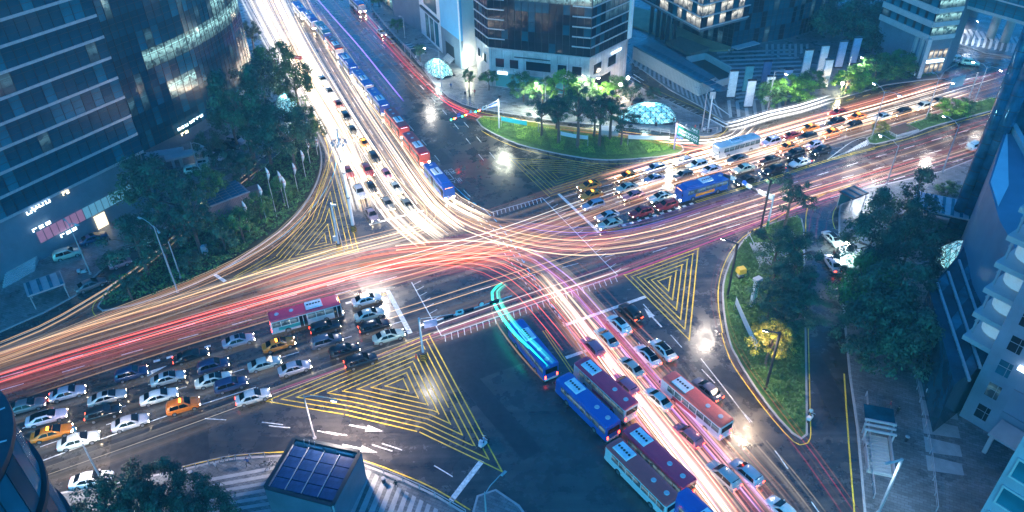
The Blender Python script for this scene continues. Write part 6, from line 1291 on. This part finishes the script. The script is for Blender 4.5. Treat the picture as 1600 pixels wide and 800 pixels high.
# pillar banners on the plaza
for i, (tp, bt, c_) in enumerate([((1265, 77), (1256, 120), 'w'), ((1291, 71), (1281, 113), 'w'), ((1320, 64), (1309, 106), 'l'), ((1340, 58), (1331, 100), 'l'), ((1296, 92), (1286, 138), 'w'), ((1146, 110), (1141, 153), 'w'), ((1174, 125), (1168, 168), 'w'), ((1172, 102), (1165, 144), 't'), ((1200, 95), (1193, 136), 'n'), ((1202, 118), (1198, 160), 'w'), ((1230, 107), (1225, 148), 'l')]):
    h = zof(bt, tp, 15); g_ = at(*bt); mm_ = {'w': mat('white_banner', (.70, .70, .74), .6), 'l': mat('lilac_banner', (.42, .44, .62), .6), 't': mat('teal_banner', (.10, .30, .34), .6), 'n': mat('navy_banner', (.08, .14, .28), .6)}[c_]
    t = thing('pillar_banner', {'w': 'white', 'l': 'lilac', 't': 'teal', 'n': 'navy'}[c_] + ' pillar banner ' + ['first of the upper row on the plaza', 'second of the upper row on the plaza', 'third of the upper row on the plaza', 'last of the upper row behind the lit lamp', 'in front of the row by the hedge trees', 'nearest the low ribbed building', 'nearest the side street crossing', 'behind the crossing banner', 'behind the lit street lamp', 'cut off by the glowing tree', 'behind the lit lamp head'][i], 'banner', (g_.x, g_.y, .13), radians(4))
    put('banner_cloth', MB().box((0, 0, h / 2), (1.9, .5, h - .5)).mesh('banner_cloth', mm_), t); put('cap', MB().box((0, 0, h - .12), (2.0, .6, .3)).mesh('cap', M_DARK), t); put('foot', MB().box((0, 0, .1), (2.1, .7, .2)).mesh('foot', M_DARK), t)
# banners and small things on the islands
def banner(a, c, z0, z1, mm_, label, sag=.0, split=None):
    t = thing('cloth_banner', label, 'banner'); A, B = at(*a, z1), at(*c, z1); n = 10; m_ = MB(); m2 = MB()
    for i in range(n):
        f0, f1 = i / n, (i + 1) / n; p, q = A.lerp(B, f0), A.lerp(B, f1); s0, s1 = sag * 4 * f0 * (1 - f0), sag * 4 * f1 * (1 - f1); k = z1 - z0
        tgt = m2 if split and f0 >= split else m_; tgt.face([(p.x, p.y, z1 - s0), (q.x, q.y, z1 - s1), (q.x, q.y, z1 - s1 - k), (p.x, p.y, z1 - s0 - k)])
    for b_, nm, q in ((m_, 'cloth', mm_), (m2, 'cloth_end', mat('yellow_cloth', (.6, .5, .05), .6))):
        if b_.f: o = b_.build(nm, q, t); md = o.modifiers.new('solid', 'SOLIDIFY'); md.thickness = .03
    for e in (A, B): m_ = MB(); m_.tube([(e.x, e.y, .12), (e.x, e.y, z1 + .1)], .05, 6); m_.build('post', M_STEEL, t)
banner((783, 182), (841, 192), 1.6, 2.6, mat('turquoise_cloth', (.03, .42, .48), .6), 'long turquoise and yellow banner on the oval island', .1, .7)
banner((876, 205), (919, 212), 1.7, 2.6, M_WALLW, 'short white banner between pines on the oval island', .15)
banner((982, 211), (1046, 213), 1.7, 2.6, M_WALLW, 'long white banner at the wide end of the oval island')
banner((1151, 464), (1184, 535), 1.6, 2.9, M_WALLW, 'white banner tied to the angular lamp on the pointed island', .2)
t = thing('grey_cabinet', 'grey concrete cabinet behind the pines of the oval island', 'cabinet', at(951, 211)); put('body', MB().box((0, 0, .8), (4.2, 2.2, 1.5), -.15).mesh('body', M_CONC), t); put('lid', MB().box((0, 0, 1.6), (4.4, 2.4, .12), -.15).mesh('lid', M_WALLW), t)
t = thing('pillar_sign', 'tall white and green pillar sign on the pointed island', 'sign', at(1175, 478)); put('pillar', MB().box((0, 0, 2.6), (.9, .5, 5.0), .5).mesh('pillar', M_WALLW), t); put('green_stripe', MB().box((0, 0, 2.6), (.2, .56, 4.6), .5).mesh('green_stripe', mat('green_stripe', (.05, .35, .25), .5)), t); put('sign_head', MB().box((0, 0, 5.3), (1.3, .9, .5), .5).mesh('sign_head', M_CONC), t)
t = thing('yellow_utility_box', 'yellow topped utility box on the pointed island lawn', 'utility box', at(1156, 434)); put('hood', MB().box((0, 0, 1.6), (1.4, 1.2, .9), .3, 0, .85).mesh('hood', mat('yellow_hood', (.62, .42, .04), .5)), t); put('post', MB().box((0, 0, .6), (.9, .7, 1.2), .3).mesh('post', M_CONC), t); put('striped_foot', MB().box((0, 0, .2), (1.1, .9, .4), .3).mesh('striped_foot', M_DARK), t)
t = thing('paved_court', 'small tiled court with rails under the island pines', 'court', at(1210, 398)); rz = .05
for i in range(7):
    for j in range(7): put('tile', MB().box((0, 0, 0), (.92, .92, .08)).mesh('tile', M_CONC), t, (-3 + i, -3 + j, .2 + .01 * ((i * j) % 3)))
m_ = MB(); m_.tube([(-3.8, -4, 0), (-3.8, -4, 2.2), (-3.8, 4, 2.2), (-3.8, 4, 0)], .06, 6); m_.tube([(3.8, 4, 0), (3.8, 4, 2.2), (3.8, -4, 2.2), (3.8, -4, 0)], .06, 6); m_.build('rail_frame', M_STEEL, t)
t = thing('equipment_cabinet', 'white equipment cabinet on the corner island shrubs', 'cabinet', at(322, 398)); put('body', MB().box((0, 0, 1.3), (1.1, .8, 1.3), .4).mesh('body', M_WALLW), t); put('stand', MB().box((0, 0, .4), (.5, .4, .8), .4).mesh('stand', M_STEEL), t)
t = thing('vent_grille', 'brown flat vent grille set in the median planting', 'grille', at(1407, 206)); rz = radians(24)
for i in range(8): put('grille_slat', MB().box((0, 0, 0), (.62, 3.2, .12), 0).mesh('grille_slat', mat('rusty_grille', (.13, .08, .06), .7)), t, (cos(rz) * (-2.6 + i * .75), sin(rz) * (-2.6 + i * .75), .75), rz)
put('grille_kerb', MB().box((0, 0, .35), (6.6, 3.8, .6), rz).mesh('grille_kerb', M_CONC), t)
# kerb railings and bollards
def railing(px, label, h=1.0, step=2.0):
    pts = catmull([at(*p).xy.to_3d() for p in px], step); t = thing('railing', label, 'railing'); zz = .13
    for p in pts: put('post', RPOST, t, (p.x, p.y, zz + h / 2))
    m_ = MB(); m_.tube([(p.x, p.y, zz + h) for p in pts], .05, 5); m_.tube([(p.x, p.y, zz + .5 * h) for p in pts], .03, 5); m_.build('rail', M_STEEL, t)
RPOST = MB().box((0, 0, 0), (.1, .1, 1.0)).mesh('post', M_STEEL)
railing([(569, 730), (630, 754), (680, 778), (728, 806)], 'curved kerb railing right of the boxy kiosk'); railing([(288, 738), (328, 728), (370, 720), (415, 716)], 'curved kerb railing before the striped forecourt')
railing([(735, 167), (760, 174), (800, 181), (840, 188)], 'dark kerb railing at the corner before the oval island'); railing([(702, 152), (720, 161), (738, 167)], 'short kerb railing at the corner of the upper road'); railing([(940, 199), (1012, 207), (1046, 211)], 'kerb railing in front of the glowing canopy'); railing([(560, -8), (602, 42), (642, 86), (676, 126)], 'kerb railing along the far shopping pavement')
railing([(1352, 620), (1357, 700), (1364, 780)], 'kerb railing along the right pavement'); railing([(1428, 590), (1440, 650), (1452, 710), (1462, 800)], 'low railing between the flagstones and the path')
railing([(1056, 204), (1090, 209), (1120, 206)], 'kerb railing round the tip of the side street pavement')
# bicycles, motorbikes, people
def bike(px, rz, label, motor=False):
    t = thing('motorbike' if motor else 'bicycle', label, 'motorbike' if motor else 'bicycle', at(*px), rz); r_ = .34
    for x in (-.55, .55): m_ = MB(); m_.tube([(x + cos(a * pi / 8) * r_, 0, r_ + sin(a * pi / 8) * r_) for a in range(17)], .08 if motor else .03, 6); m_.build('wheel', M_BLACK, t)
    m_ = MB(); m_.tube([(-.55, 0, r_), (-.1, 0, .75), (.45, 0, .8), (.55, 0, r_)], .03, 5); m_.tube([(-.1, 0, .35), (-.15, 0, .85)], .03, 5); m_.tube([(-.1, 0, .35), (.42, 0, .8)], .03, 5); m_.tube([(.42, -.28, .98), (.42, .28, .98)], .025, 5)
    if motor: m_.box((0, 0, .55), (.9, .35, .45), 0, 0, .7); m_.box((-.65, 0, .85), (.5, .5, .45))
    m_.build('frame', M_STEEL if not motor else M_WALLW, t); put('saddle', MB().box((-.2, 0, .9), (.3, .16, .08)).mesh('saddle', M_BLACK), t)
bike((355, 722), .3, 'bicycle leaning by the railing near the striped forecourt'); bike((418, 728), .2, 'bicycle parked beside the boxy kiosk'); bike((424, 732), .9, 'second bicycle close to the boxy kiosk')
bike((755, 692), 1.2, 'motorbike standing at the tip of the yellow triangle', True); bike((757, 697), .9, 'second motorbike beside the first at the triangle tip', True); bike((132, 428), .3, 'motorbike near the silver suv on the left forecourt', True); bike((1101, 205), 1, 'motorbike at the side street kerb', True); bike((1266, 656), .8, 'white scooter at the point of the island', True)
PM = {}
def person_mesh(shirt, pants, pose):
    """standing or walking figure as one skinned surface"""
    k = (shirt, pants, pose)
    if k in PM: return PM[k]
    s_ = .22 if pose else .06
    V = [(0, 0, .95), (0, 0, 1.2), (0, 0, 1.42), (0, 0, 1.5), (0, .01, 1.62), (0, .02, 1.74), (.17, 0, 1.4), (.24, .05 + s_ * .4, 1.12), (.25, .12 + s_ * .5, .86), (-.17, 0, 1.4), (-.24, -.02 - s_ * .3, 1.12), (-.25, .06 - s_ * .4, .86), (.09, 0, .88), (.1, s_, .48), (.1, s_ * .9, .08), (.1, s_ * .9 + .16, .04), (-.09, 0, .88), (-.1, -s_ * .6, .48), (-.1, -s_ * 1.6, .1), (-.1, -s_ * 1.6 + .15, .04)]
    E_ = [(0, 1), (1, 2), (2, 3), (3, 4), (4, 5), (2, 6), (6, 7), (7, 8), (2, 9), (9, 10), (10, 11), (0, 12), (12, 13), (13, 14), (14, 15), (0, 16), (16, 17), (17, 18), (18, 19)]
    r_ = [.14, .14, .15, .06, .10, .075, .07, .05, .04, .07, .05, .04, .095, .065, .045, .04, .095, .065, .045, .04]
    me = bpy.data.meshes.new('p'); me.from_pydata(V, E_, []); o = bpy.data.objects.new('p', me); C.objects.link(o); md = o.modifiers.new('skin', 'SKIN'); 
    for i, sv in enumerate(me.skin_vertices[0].data): sv.radius = (r_[i], r_[i] * .8); sv.use_root = i == 0
    sb = o.modifiers.new('sub', 'SUBSURF'); sb.levels = 1; bpy.context.view_layer.update()
    mm_ = bpy.data.meshes.new_from_object(o.evaluated_get(bpy.context.evaluated_depsgraph_get())); bpy.data.objects.remove(o)
    mm_.materials.clear()
    for q in (mat('skin', (.45, .28, .2), .6), mat('hair', (.015, .012, .01), .7), mat('shirt_' + shirt, {'white': (.65, .65, .66), 'blue': (.04, .10, .3), 'black': (.02, .02, .02), 'red': (.35, .03, .04)}[shirt], .8), mat('trousers_' + pants, {'dark': (.02, .02, .03), 'grey': (.12, .12, .13)}[pants], .8)): mm_.materials.append(q)
    for p in mm_.polygons: z = p.center.z; p.material_index = 1 if z > 1.66 or (z > 1.56 and p.center.y < 0) else 0 if z > 1.47 or (z < 1.0 and abs(p.center.x) > .2 and z > .7) else 2 if z > .93 else 3
    PM[k] = mm_; return mm_
pl_ = [((389, 729), 'blue', 'dark', 1, 'person in blue walking beside the railing near the boxy kiosk'), ((1093, 204), 'black', 'dark', 0, 'person in black waiting at the side street kerb'), ((1085, 206), 'red', 'grey', 0, 'person in red waiting beside the one in black'), ((1071, 204), 'white', 'dark', 0, 'person in white under the twin armed lamp'), ((1138, 86), 'white', 'dark', 1, 'person in white crossing the terrace'), ((1142, 84), 'blue', 'dark', 0, 'person in blue at the terrace corner'), ((1199, 62), 'red', 'dark', 0, 'person in red by the dark glass wall'), ((1214, 60), 'black', 'grey', 1, 'person in black by the dark glass wall'), ((1427, 124), 'white', 'grey', 1, 'person in white at the hedge end'), ((1400, 650), 'black', 'dark', 1, 'person in black walking down the right pavement'), ((1264, 652), 'white', 'dark', 0, 'person in white at the point of the island')]
pl_ += [((1445, 620), 'white', 'dark', 1, 'person in white walking over the pale flagstones'), ((1388, 640), 'red', 'grey', 1, 'person in red walking toward the subway stairway'), ((1480, 650), 'blue', 'dark', 0, 'person in blue standing below the pale facade'), ((90, 452), 'white', 'dark', 1, 'person in white beside the glass stair canopy at the left'), ((168, 385), 'black', 'grey', 1, 'person in black crossing the tower forecourt'), ((650, 96), 'white', 'dark', 0, 'person in white waiting at the small white shelter'), ((705, 140), 'blue', 'grey', 1, 'person in blue near the globe lamp corner'), ((742, 150), 'red', 'dark', 1, 'person in red under the round corner tree'), ((1052, 195), 'black', 'grey', 0, 'person in black beside the tall glowing canopy'), ((340, 735), 'white', 'grey', 1, 'person in white on the striped forecourt'), ((620, 765), 'black', 'grey', 1, 'person in black behind the curved railing')]
for i, px in enumerate([(1025, 197), (1110, 207), (727, 148), (668, 138), (1352, 700), (1415, 690), (600, 755), (300, 745)]):
    t = thing('litter_bin', 'small dark litter bin ' + ['before the tall glowing canopy', 'at the tip of the side street pavement', 'by the globe lamp corner', 'beside the roadside canopy kerb', 'at the kerb by the subway stairway', 'right of the subway stairway', 'behind the curved railing', 'at the left end of the striped forecourt'][i], 'bin', at(*px) + Vector((0, 0, .13))); put('body', MB().tube([(0, 0, 0), (0, 0, .8)], [.22, .28], 10).mesh('body', M_DARK), t); put('lid', MB().tube([(0, 0, .82), (0, 0, .9)], [.3, .2], 10).mesh('lid', M_STEEL), t)
for i, c_ in enumerate(((.75, .5, .03), (.03, .2, .6), (.03, .2, .6), (.03, .2, .6))):
    g_ = at(1002 + i * 6.5, 188.6 + i * .5); t = thing('recycling_box', ['yellow box at the foot of the tall glowing canopy', 'blue box next to the yellow one at the glowing canopy', 'blue box second from the yellow one', 'blue box farthest from the yellow one'][i], 'box', (g_.x, g_.y, .13)); put('body', MB().box((0, 0, .45), (.8, .6, .9)).mesh('body', P_PLAIN), t, color=c_); put('lid', MB().box((0, 0, .95), (.85, .65, .1)).mesh('lid', P_PLAIN), t, color=c_)
for i in range(16): pl_.append(((580 + (i * 37 % 50) * .9 - 4, 2 + (i * 13 % 12)), ['white', 'black', 'blue', 'red'][i % 4], 'dark', i % 2, ['white', 'black', 'blue', 'red'][i % 4] + ' shirted person in the crowd on the far pavement'))
for px, sh, pa, po, lb in pl_:
    g_ = at(*px); o = put('person', person_mesh(sh, pa, po), None, (g_.x, g_.y, .13), R.uniform(0, 6.28), label=lb, category='person')
    if 'crowd' in lb: o['group'] = 'people in the crowd on the far pavement'
# lamps high over the carriageways: the road lighting of the place
for i, px in enumerate([(530, 60), (640, 170), (700, 235), (560, 250), (450, 20), (760, 300)]):
    pass
# ------------------------------------------------------------------ light trails of the moving traffic
def trailmat():
    t = NT('light_trail'); t.n.remove(t.b); vc = t.node('ShaderNodeVertexColor'); vc.layer_name = 'glow'
    lw = t.node('ShaderNodeLayerWeight'); lw.inputs[0].default_value = .5; pw = t.node('ShaderNodeMath', operation='SUBTRACT'); pw.inputs[0].default_value = 1.0; t.link(lw.outputs['Facing'], pw.inputs[1]); p2 = t.node('ShaderNodeMath', operation='POWER'); p2.inputs[1].default_value = 1.6; t.link(pw.outputs[0], p2.inputs[0]); e = t.node('ShaderNodeEmission'); tr = t.node('ShaderNodeBsdfTransparent'); a = t.node('ShaderNodeAddShader')
    t.link(vc.outputs[0], e.inputs[0]); t.link(p2.outputs[0], e.inputs[1]); t.link(e.outputs[0], a.inputs[0]); t.link(tr.outputs[0], a.inputs[1]); t.link(a.outputs[0], t.o.inputs[0]); return t.m
M_TRAIL = trailmat(); M_VEIL = trailmat(); M_VEIL.name = 'light_veil'; M_VEIL.cycles.emission_sampling = 'FRONT_BACK'; M_TRAIL.cycles.emission_sampling = 'FRONT_BACK'
HOT = [(1, .76, .48), (1, .86, .66), (1, .60, .30), (1, .94, .86)]; WARM = [(1, .46, .22), (1, .60, .34), (1, .34, .16), (1, .40, .30)]
REDS = [(1, .06, .05), (1, .12, .10), (.9, .03, .06)]; PINK = [(1, .10, .28), (.9, .15, .35), (1, .3, .35)]; VIO = [(.35, .18, 1), (.45, .3, 1)]; BLU = [(.15, .35, 1), (.4, .6, 1)]; WHT = [(.85, .9, 1), (1, .95, .9)]
GOLD = [(1, .55, .08), (1, .40, .05)]
TG, TV = .112, .095
def stream(label, px, width, n, cols, gain, r=(.025, .06), z=(.35, 1.15), veil=0.0, partial=.35, seed=0, fade=(6, 6), pairs=True, wid=None, dim=(1, 1)):
    rr = random.Random(seed * 77 + 5); base = catmull([at(*p, .7) for p in px], 4.0); ds = dist_at(base); Lt = ds[-1]
    nrm = []
    for i in range(len(base)):
        d = (base[min(i + 1, len(base) - 1)] - base[max(i - 1, 0)]); nrm.append(Vector((-d.y, d.x, 0)).normalized())
    V = []; F = []; G = []; V2 = []; F2 = []; G2 = []
    def strand(off, zz, rad, col, k, s0, s1, V, F, G, flat=1.0):
        ids = [i for i in range(len(base)) if s0 <= ds[i] <= s1]
        if len(ids) < 2: return
        ph = rr.uniform(0, 6); fr = rr.uniform(.02, .09); am = rr.uniform(.1, .75); w0 = len(V); wob = rr.uniform(-.25, .25); ph2 = rr.uniform(0, 6)
        for q, i in enumerate(ids):
            sc = 1.0 if wid is None else wid[0] + (wid[1] - wid[0]) * ds[i] / Lt
            c = base[i] + nrm[i] * (off * sc + wob * sin(ds[i] * .035 + ph2)); c.z = zz
            f = (dim[0] + (dim[1] - dim[0]) * ds[i] / Lt) * min(1, (ds[i] - s0) / max(fade[0], .1) + .15, (s1 - ds[i]) / max(fade[1], .1) + .15) * k * (1 + am * sin(ds[i] * fr + ph))
            for a, b in ((1, 0), (0, 1), (-1, 0), (0, -1)):
                V.append(tuple(c + nrm[i] * a * rad + Vector((0, 0, b * rad * flat)))); G.append((col[0] * f, col[1] * f, col[2] * f, 1))
            if q:
                for j in range(4):
                    j2 = (j + 1) % 4; F.append((w0 + (q - 1) * 4 + j, w0 + (q - 1) * 4 + j2, w0 + q * 4 + j2, w0 + q * 4 + j))
    for _ in range(max(2, int(n * .62))):
        off = rr.uniform(-width / 2, width / 2); zz = rr.uniform(*z); col = rr.choice(cols); k = TG * gain * (.10 + rr.random() ** 4 * 1.6); rad = rr.uniform(*r) * 1.7
        s0, s1 = (0, Lt)
        if rr.random() < partial: s0 = rr.uniform(0, Lt * .6); s1 = s0 + rr.uniform(.25, .7) * Lt
        strand(off, zz, rad, col, k, s0, min(s1, Lt), V, F, G)
        if pairs: strand(off + 1.35, zz, rad, col, k * rr.uniform(.7, 1), s0, min(s1, Lt), V, F, G)
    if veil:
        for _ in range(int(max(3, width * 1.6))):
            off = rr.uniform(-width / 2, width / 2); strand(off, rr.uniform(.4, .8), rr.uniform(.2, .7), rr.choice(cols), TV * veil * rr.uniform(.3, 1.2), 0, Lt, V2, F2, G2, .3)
    root = None
    for nm, v, f, g_, mt in (('light_trails', V, F, G, M_TRAIL), ('light_glow', V2, F2, G2, M_VEIL)):
        if not f: continue
        me = bpy.data.meshes.new(nm); me.from_pydata(v, [], f); me.materials.append(mt); ca = me.color_attributes.new('glow', 'FLOAT_COLOR', 'POINT'); me.polygons.foreach_set('use_smooth', [True] * len(me.polygons))
        ca.data.foreach_set('color', [q for c in g_ for q in c]); me.update()
        o = put(nm, me, root, kind='stuff')
        if root is None: o['label'] = label; o['category'] = 'light trails'; root = o
# upper left arm, towards the crossing
stream('broad white hot trails running down the upper left arm', [(428, -25), (470, 60), (528, 160), (590, 258), (640, 330), (690, 372)], 12, 90, HOT, 22.5, (.03, .09), veil=2.080, seed=1, wid=(1.25, .8))
stream('white trails along the tree side of the upper left arm', [(395, -25), (432, 50), (475, 130), (515, 195), (548, 270), (566, 330)], 9, 80, HOT, 36.0, (.03, .10), veil=6.080, seed=2, wid=(1.3, .6), dim=(1.7, .35))
stream('bright trails beside the row of buses', [(488, 20), (555, 125), (620, 212), (672, 285), (705, 318), (760, 345)], 2.6, 30, HOT, 16.900000000000002, (.03, .08), veil=1.950, seed=3, partial=.1)
stream('gold trails sweeping round the curved slip lane', [(452, 60), (486, 150), (506, 215), (508, 262), (488, 310), (440, 362), (370, 408), (280, 448), (180, 486), (60, 535), (-60, 580)], 2.6, 15, HOT + WARM, 8.4, (.025, .07), veil=0.150, seed=4, partial=.15, dim=(1.3, .35))
stream('white trails curling right in front of the waiting cars', [(592, 225), (625, 275), (655, 305), (672, 325), (668, 345), (640, 360), (590, 374), (520, 392), (400, 430), (250, 480), (80, 530), (-60, 575)], 3.4, 11, HOT, 12.0, (.03, .08), veil=0.450, seed=5, partial=.2, wid=(.9, 2.0), dim=(1.4, .12))
stream('orange white trails turning from the upper left arm to the right', [(640, 255), (690, 318), (740, 350), (810, 372), (880, 383), (950, 382), (1040, 366), (1160, 330), (1300, 288), (1460, 240), (1640, 186)], 5, 21, HOT + WARM, 6.30, (.03, .09), veil=0.832, seed=6, partial=.25, wid=(.8, 1.9), dim=(1.5, .5))
stream('warm trails fanning across the middle of the crossing', [(650, 318), (700, 338), (780, 352), (860, 350), (940, 332), (1040, 300), (1150, 262)], 4, 6, WARM, 3.00, (.03, .1), veil=0.480, seed=61, partial=.3)
# right arm straight to the left arm
stream('white and orange trails running in from the upper right arm', [(1560, 118), (1450, 150), (1330, 184), (1200, 224), (1060, 266), (920, 312), (790, 358), (660, 396), (480, 446), (250, 512), (0, 590), (-80, 615)], 15, 23, HOT + WARM, 4.67, (.03, .09), veil=0.450, seed=7, partial=.55, dim=(1.5, .18))
stream('dense glowing trails over the queue on the upper right arm', [(1500, 136), (1380, 172), (1260, 205), (1150, 238), (1060, 262), (960, 292)], 13, 34, HOT + WARM, 16.20, (.03, .09), veil=1.600, seed=8, partial=.5)
stream('thick white trails over the far right lane by the plaza kerb', [(1290, 160), (1240, 176), (1195, 186), (1150, 200), (1130, 204)], 2.4, 14, WHT, 10.5, (.05, .16), (.6, 3.0), veil=0.525, seed=9, partial=.1)
for q, px in enumerate([[(1152, 195), (1142, 207), (1120, 214), (1088, 217), (1030, 215)], [(1166, 200), (1155, 212), (1128, 222), (1095, 226)], [(1180, 199), (1166, 212), (1150, 224), (1110, 236), (1075, 246)], [(1175, 206), (1160, 220), (1130, 232)]]):
    stream(['white', 'second white', 'orange tinted', 'short orange'][q] + ' curl of light turning into the side street', px, .8, 6, HOT, 18, (.05, .12), veil=.5, seed=90 + q, partial=0)
stream('red trails along the plaza side of the upper right arm', [(1660, 70), (1560, 112), (1450, 136), (1340, 165), (1250, 192), (1180, 214), (1100, 232), (1010, 213), (935, 203), (870, 195), (800, 185), (745, 176), (700, 164)], 1.4, 10, REDS + GOLD, 5, (.03, .09), veil=0.1, seed=10, partial=.4, dim=(1, .35))
# centre to lower left arm, away from the crossing
stream('long red and rose trails leaving towards the lower left', [(960, 350), (880, 366), (780, 380), (660, 400), (520, 430), (380, 468), (220, 512), (60, 558), (-80, 600)], 11, 18, WARM + PINK + REDS, 3.60, (.025, .08), veil=0.540, seed=11, partial=.45, dim=(1.1, .45))
stream('pale trails nearest the slip road on the lower left arm', [(660, 372), (560, 398), (440, 425), (300, 462), (160, 504), (0, 560), (-60, 580)], 5, 6, HOT + WHT, 3.15, (.025, .07), veil=0.300, seed=12, partial=.4)
stream('blood red trail crossing the lower left arm', [(800, 392), (700, 400), (600, 416), (500, 440), (380, 474), (250, 512), (100, 556), (-40, 600)], 1.6, 7, REDS, 12, (.04, .10), veil=0.2, seed=13, partial=.3, dim=(1.1, .7))
# lower right arm turning left
stream('wide orange and rose trails bending into the lower right arm', [(400, 452), (520, 418), (620, 398), (720, 390), (800, 400), (860, 432), (905, 480), (960, 545), (1040, 645), (1120, 745), (1190, 835)], 9.5, 26, WARM + HOT + REDS + GOLD, 4.39, (.03, .10), veil=1.040, seed=14, partial=.3)
stream('hot white trails between the buses on the lower right arm', [(840, 430), (890, 490), (950, 570), (1015, 655), (1080, 738), (1150, 830)], 2.6, 16, HOT, 16.0, (.04, .10), veil=1.800, seed=15, partial=.1)
stream('red trails sweeping out of the bend', [(560, 410), (640, 400), (730, 404), (800, 432), (850, 480), (900, 540)], 6, 12, REDS + GOLD, 6, (.04, .10), veil=.06, seed=16, partial=.6)
stream('violet trail bending into the lower right arm', [(820, 395), (880, 440), (930, 495), (985, 560), (1060, 650), (1150, 755), (1200, 815)], 1.2, 6, VIO, 3.5, (.05, .11), veil=.15, seed=17, partial=.1)
stream('rose trails over the cars of the lower right arm', [(900, 480), (960, 545), (1030, 630), (1110, 725), (1180, 815)], 11, 24, WARM + PINK, 4.42, (.03, .09), veil=1.430, seed=18, partial=.4, wid=(.9, 1.2))
stream('pale golden glow trailing behind the salmon bus', [(1050, 560), (1120, 655), (1200, 750), (1260, 830)], 5, 12, HOT, 3, (.04, .1), veil=1.0, seed=19, partial=.5)
# straight bands to the right arm, away
stream('pink trails climbing along the outer right arm', [(640, 530), (760, 490), (900, 440), (1000, 402), (1100, 366), (1200, 330), (1340, 282), (1500, 232), (1660, 180)], 7, 10, PINK + WARM, 3.06, (.025, .08), veil=0.450, seed=20, partial=.45, wid=(.7, 1.6))
stream('single magenta trail cutting across both islands', [(400, 620), (560, 565), (690, 518), (860, 462), (980, 424), (1100, 380), (1230, 330), (1400, 272)], .5, 2, [(1, .05, .35)], 9, (.05, .09), veil=0, seed=21, partial=0, pairs=False)
stream('red trails fanning over the outer right arm', [(900, 405), (1020, 378), (1150, 332), (1300, 280), (1450, 235), (1620, 180)], 9, 9, REDS + PINK, 3.24, (.03, .08), veil=0.450, seed=22, partial=.55)
stream('white trails between the queuing lanes of the lower left arm', [(-60, 735), (100, 682), (250, 632), (400, 580), (560, 524), (660, 492), (800, 446), (960, 395)], 15, 9, HOT + WHT, 3.20, (.03, .07), veil=0.240, seed=23, partial=.55)
stream('violet and blue trail skirting the first car of the right arm', [(800, 352), (850, 362), (930, 365), (1000, 356), (1080, 332), (1160, 306)], 1.0, 5, VIO, 5, (.04, .1), veil=.1, seed=24, partial=0)
stream('red trails swinging round the pointed island', [(1380, 262), (1270, 300), (1205, 332), (1160, 362), (1130, 400), (1114, 450), (1122, 510), (1150, 570), (1200, 640), (1262, 722), (1330, 820)], 1.8, 7, REDS + GOLD, 4.5, (.03, .07), veil=.05, seed=25, partial=.3)
stream('faint red trails entering the narrow side street', [(1400, 255), (1330, 290), (1290, 312), (1273, 340), (1270, 385)], 2.2, 3, PINK, 2.0, (.03, .05), seed=26, partial=0)
# upper road going away
stream('red trails climbing the wide upper road', [(752, 182), (706, 162), (668, 130), (620, 80), (576, 30), (540, -20)], 4, 12, REDS, 8.0, (.03, .08), veil=0.100, seed=27, partial=.3, wid=(.5, 1.6))
stream('scattered red trails in the middle of the upper road', [(690, 158), (640, 108), (590, 58), (545, 10), (520, -20)], 7, 10, REDS + GOLD, 4, (.03, .07), veil=.03, seed=28, partial=.6)
stream('violet white trail beside the bus row', [(632, 168), (600, 128), (560, 78), (520, 32), (480, -15)], 0.5, 5, VIO + BLU + WHT, 16.0, (.06, .12), (2.0, 2.9), veil=0.400, pairs=False, seed=29, partial=.1)
stream('red trails behind the buses in the upper road', [(628, 182), (585, 122), (540, 66), (495, 12), (470, -20)], 2.6, 8, REDS + GOLD, 4, (.04, .1), veil=.08, seed=30, partial=.4)
stream('white trail of a bus hugging the right kerb', [(698, 158), (660, 122), (615, 74), (572, 28), (536, -12)], .5, 4, WHT + HOT, 18.0, (.06, .12), (2.2, 2.8), veil=0.200, seed=31, partial=0)
stream('green streaks over the leading blue bus of the lower arm', [(790, 462), (776, 474), (782, 496), (805, 530), (835, 560), (862, 588)], 1.8, 9, [(.02, 1, .62), (.1, .9, .7)], 15.400000000000002, (.08, .2), (2.9, 3.3), veil=0.900, seed=32, partial=.1, pairs=False)
stream('amber loop at the tail of the green streaked bus', [(778, 470), (769, 484), (782, 512), (812, 552), (850, 594)], .4, 2, [(1, .6, .4)], 15.0, (.06, .1), seed=33, partial=0, pairs=False)
stream('white trails in the narrow service street', [(400, 262), (330, 318), (262, 380), (200, 430), (130, 474), (60, 512), (-40, 552)], 1.8, 6, HOT + WHT, 4, (.03, .06), seed=34, partial=.1)
stream('white curls at the far loop of the right arm', [(1560, 92), (1510, 88), (1480, 84), (1450, 78)], 2, 4, WHT, 2, (.04, .08), seed=35, partial=0)
stream('white trails circling the far traffic loop', [(1480, 136), (1540, 126), (1580, 112), (1590, 98), (1570, 88), (1530, 84), (1490, 74)], 3, 9, WHT + HOT, 2.5, (.04, .09), veil=.05, seed=36, partial=.3)
# ------------------------------------------------------------------ thin blue night haze
hz = bpy.data.materials.new('night_haze'); hz.use_nodes = True; hn = hz.node_tree; hn.nodes.clear(); ho = hn.nodes.new('ShaderNodeOutputMaterial'); hv = hn.nodes.new('ShaderNodeVolumePrincipled')
hv.inputs['Color'].default_value = (.62, .86, .95, 1); hv.inputs['Density'].default_value = .0005; hv.inputs['Anisotropy'].default_value = 0.0; hn.links.new(hv.outputs[0], ho.inputs['Volume'])
b = MB(); b.box((20, 330, 44.0), (900, 760, 96.0)); o = b.build('haze', hz, kind='stuff'); o['label'] = 'thin blue night haze over the whole junction'
S.cycles.volume_bounces = 0; S.cycles.volume_step_rate = 4
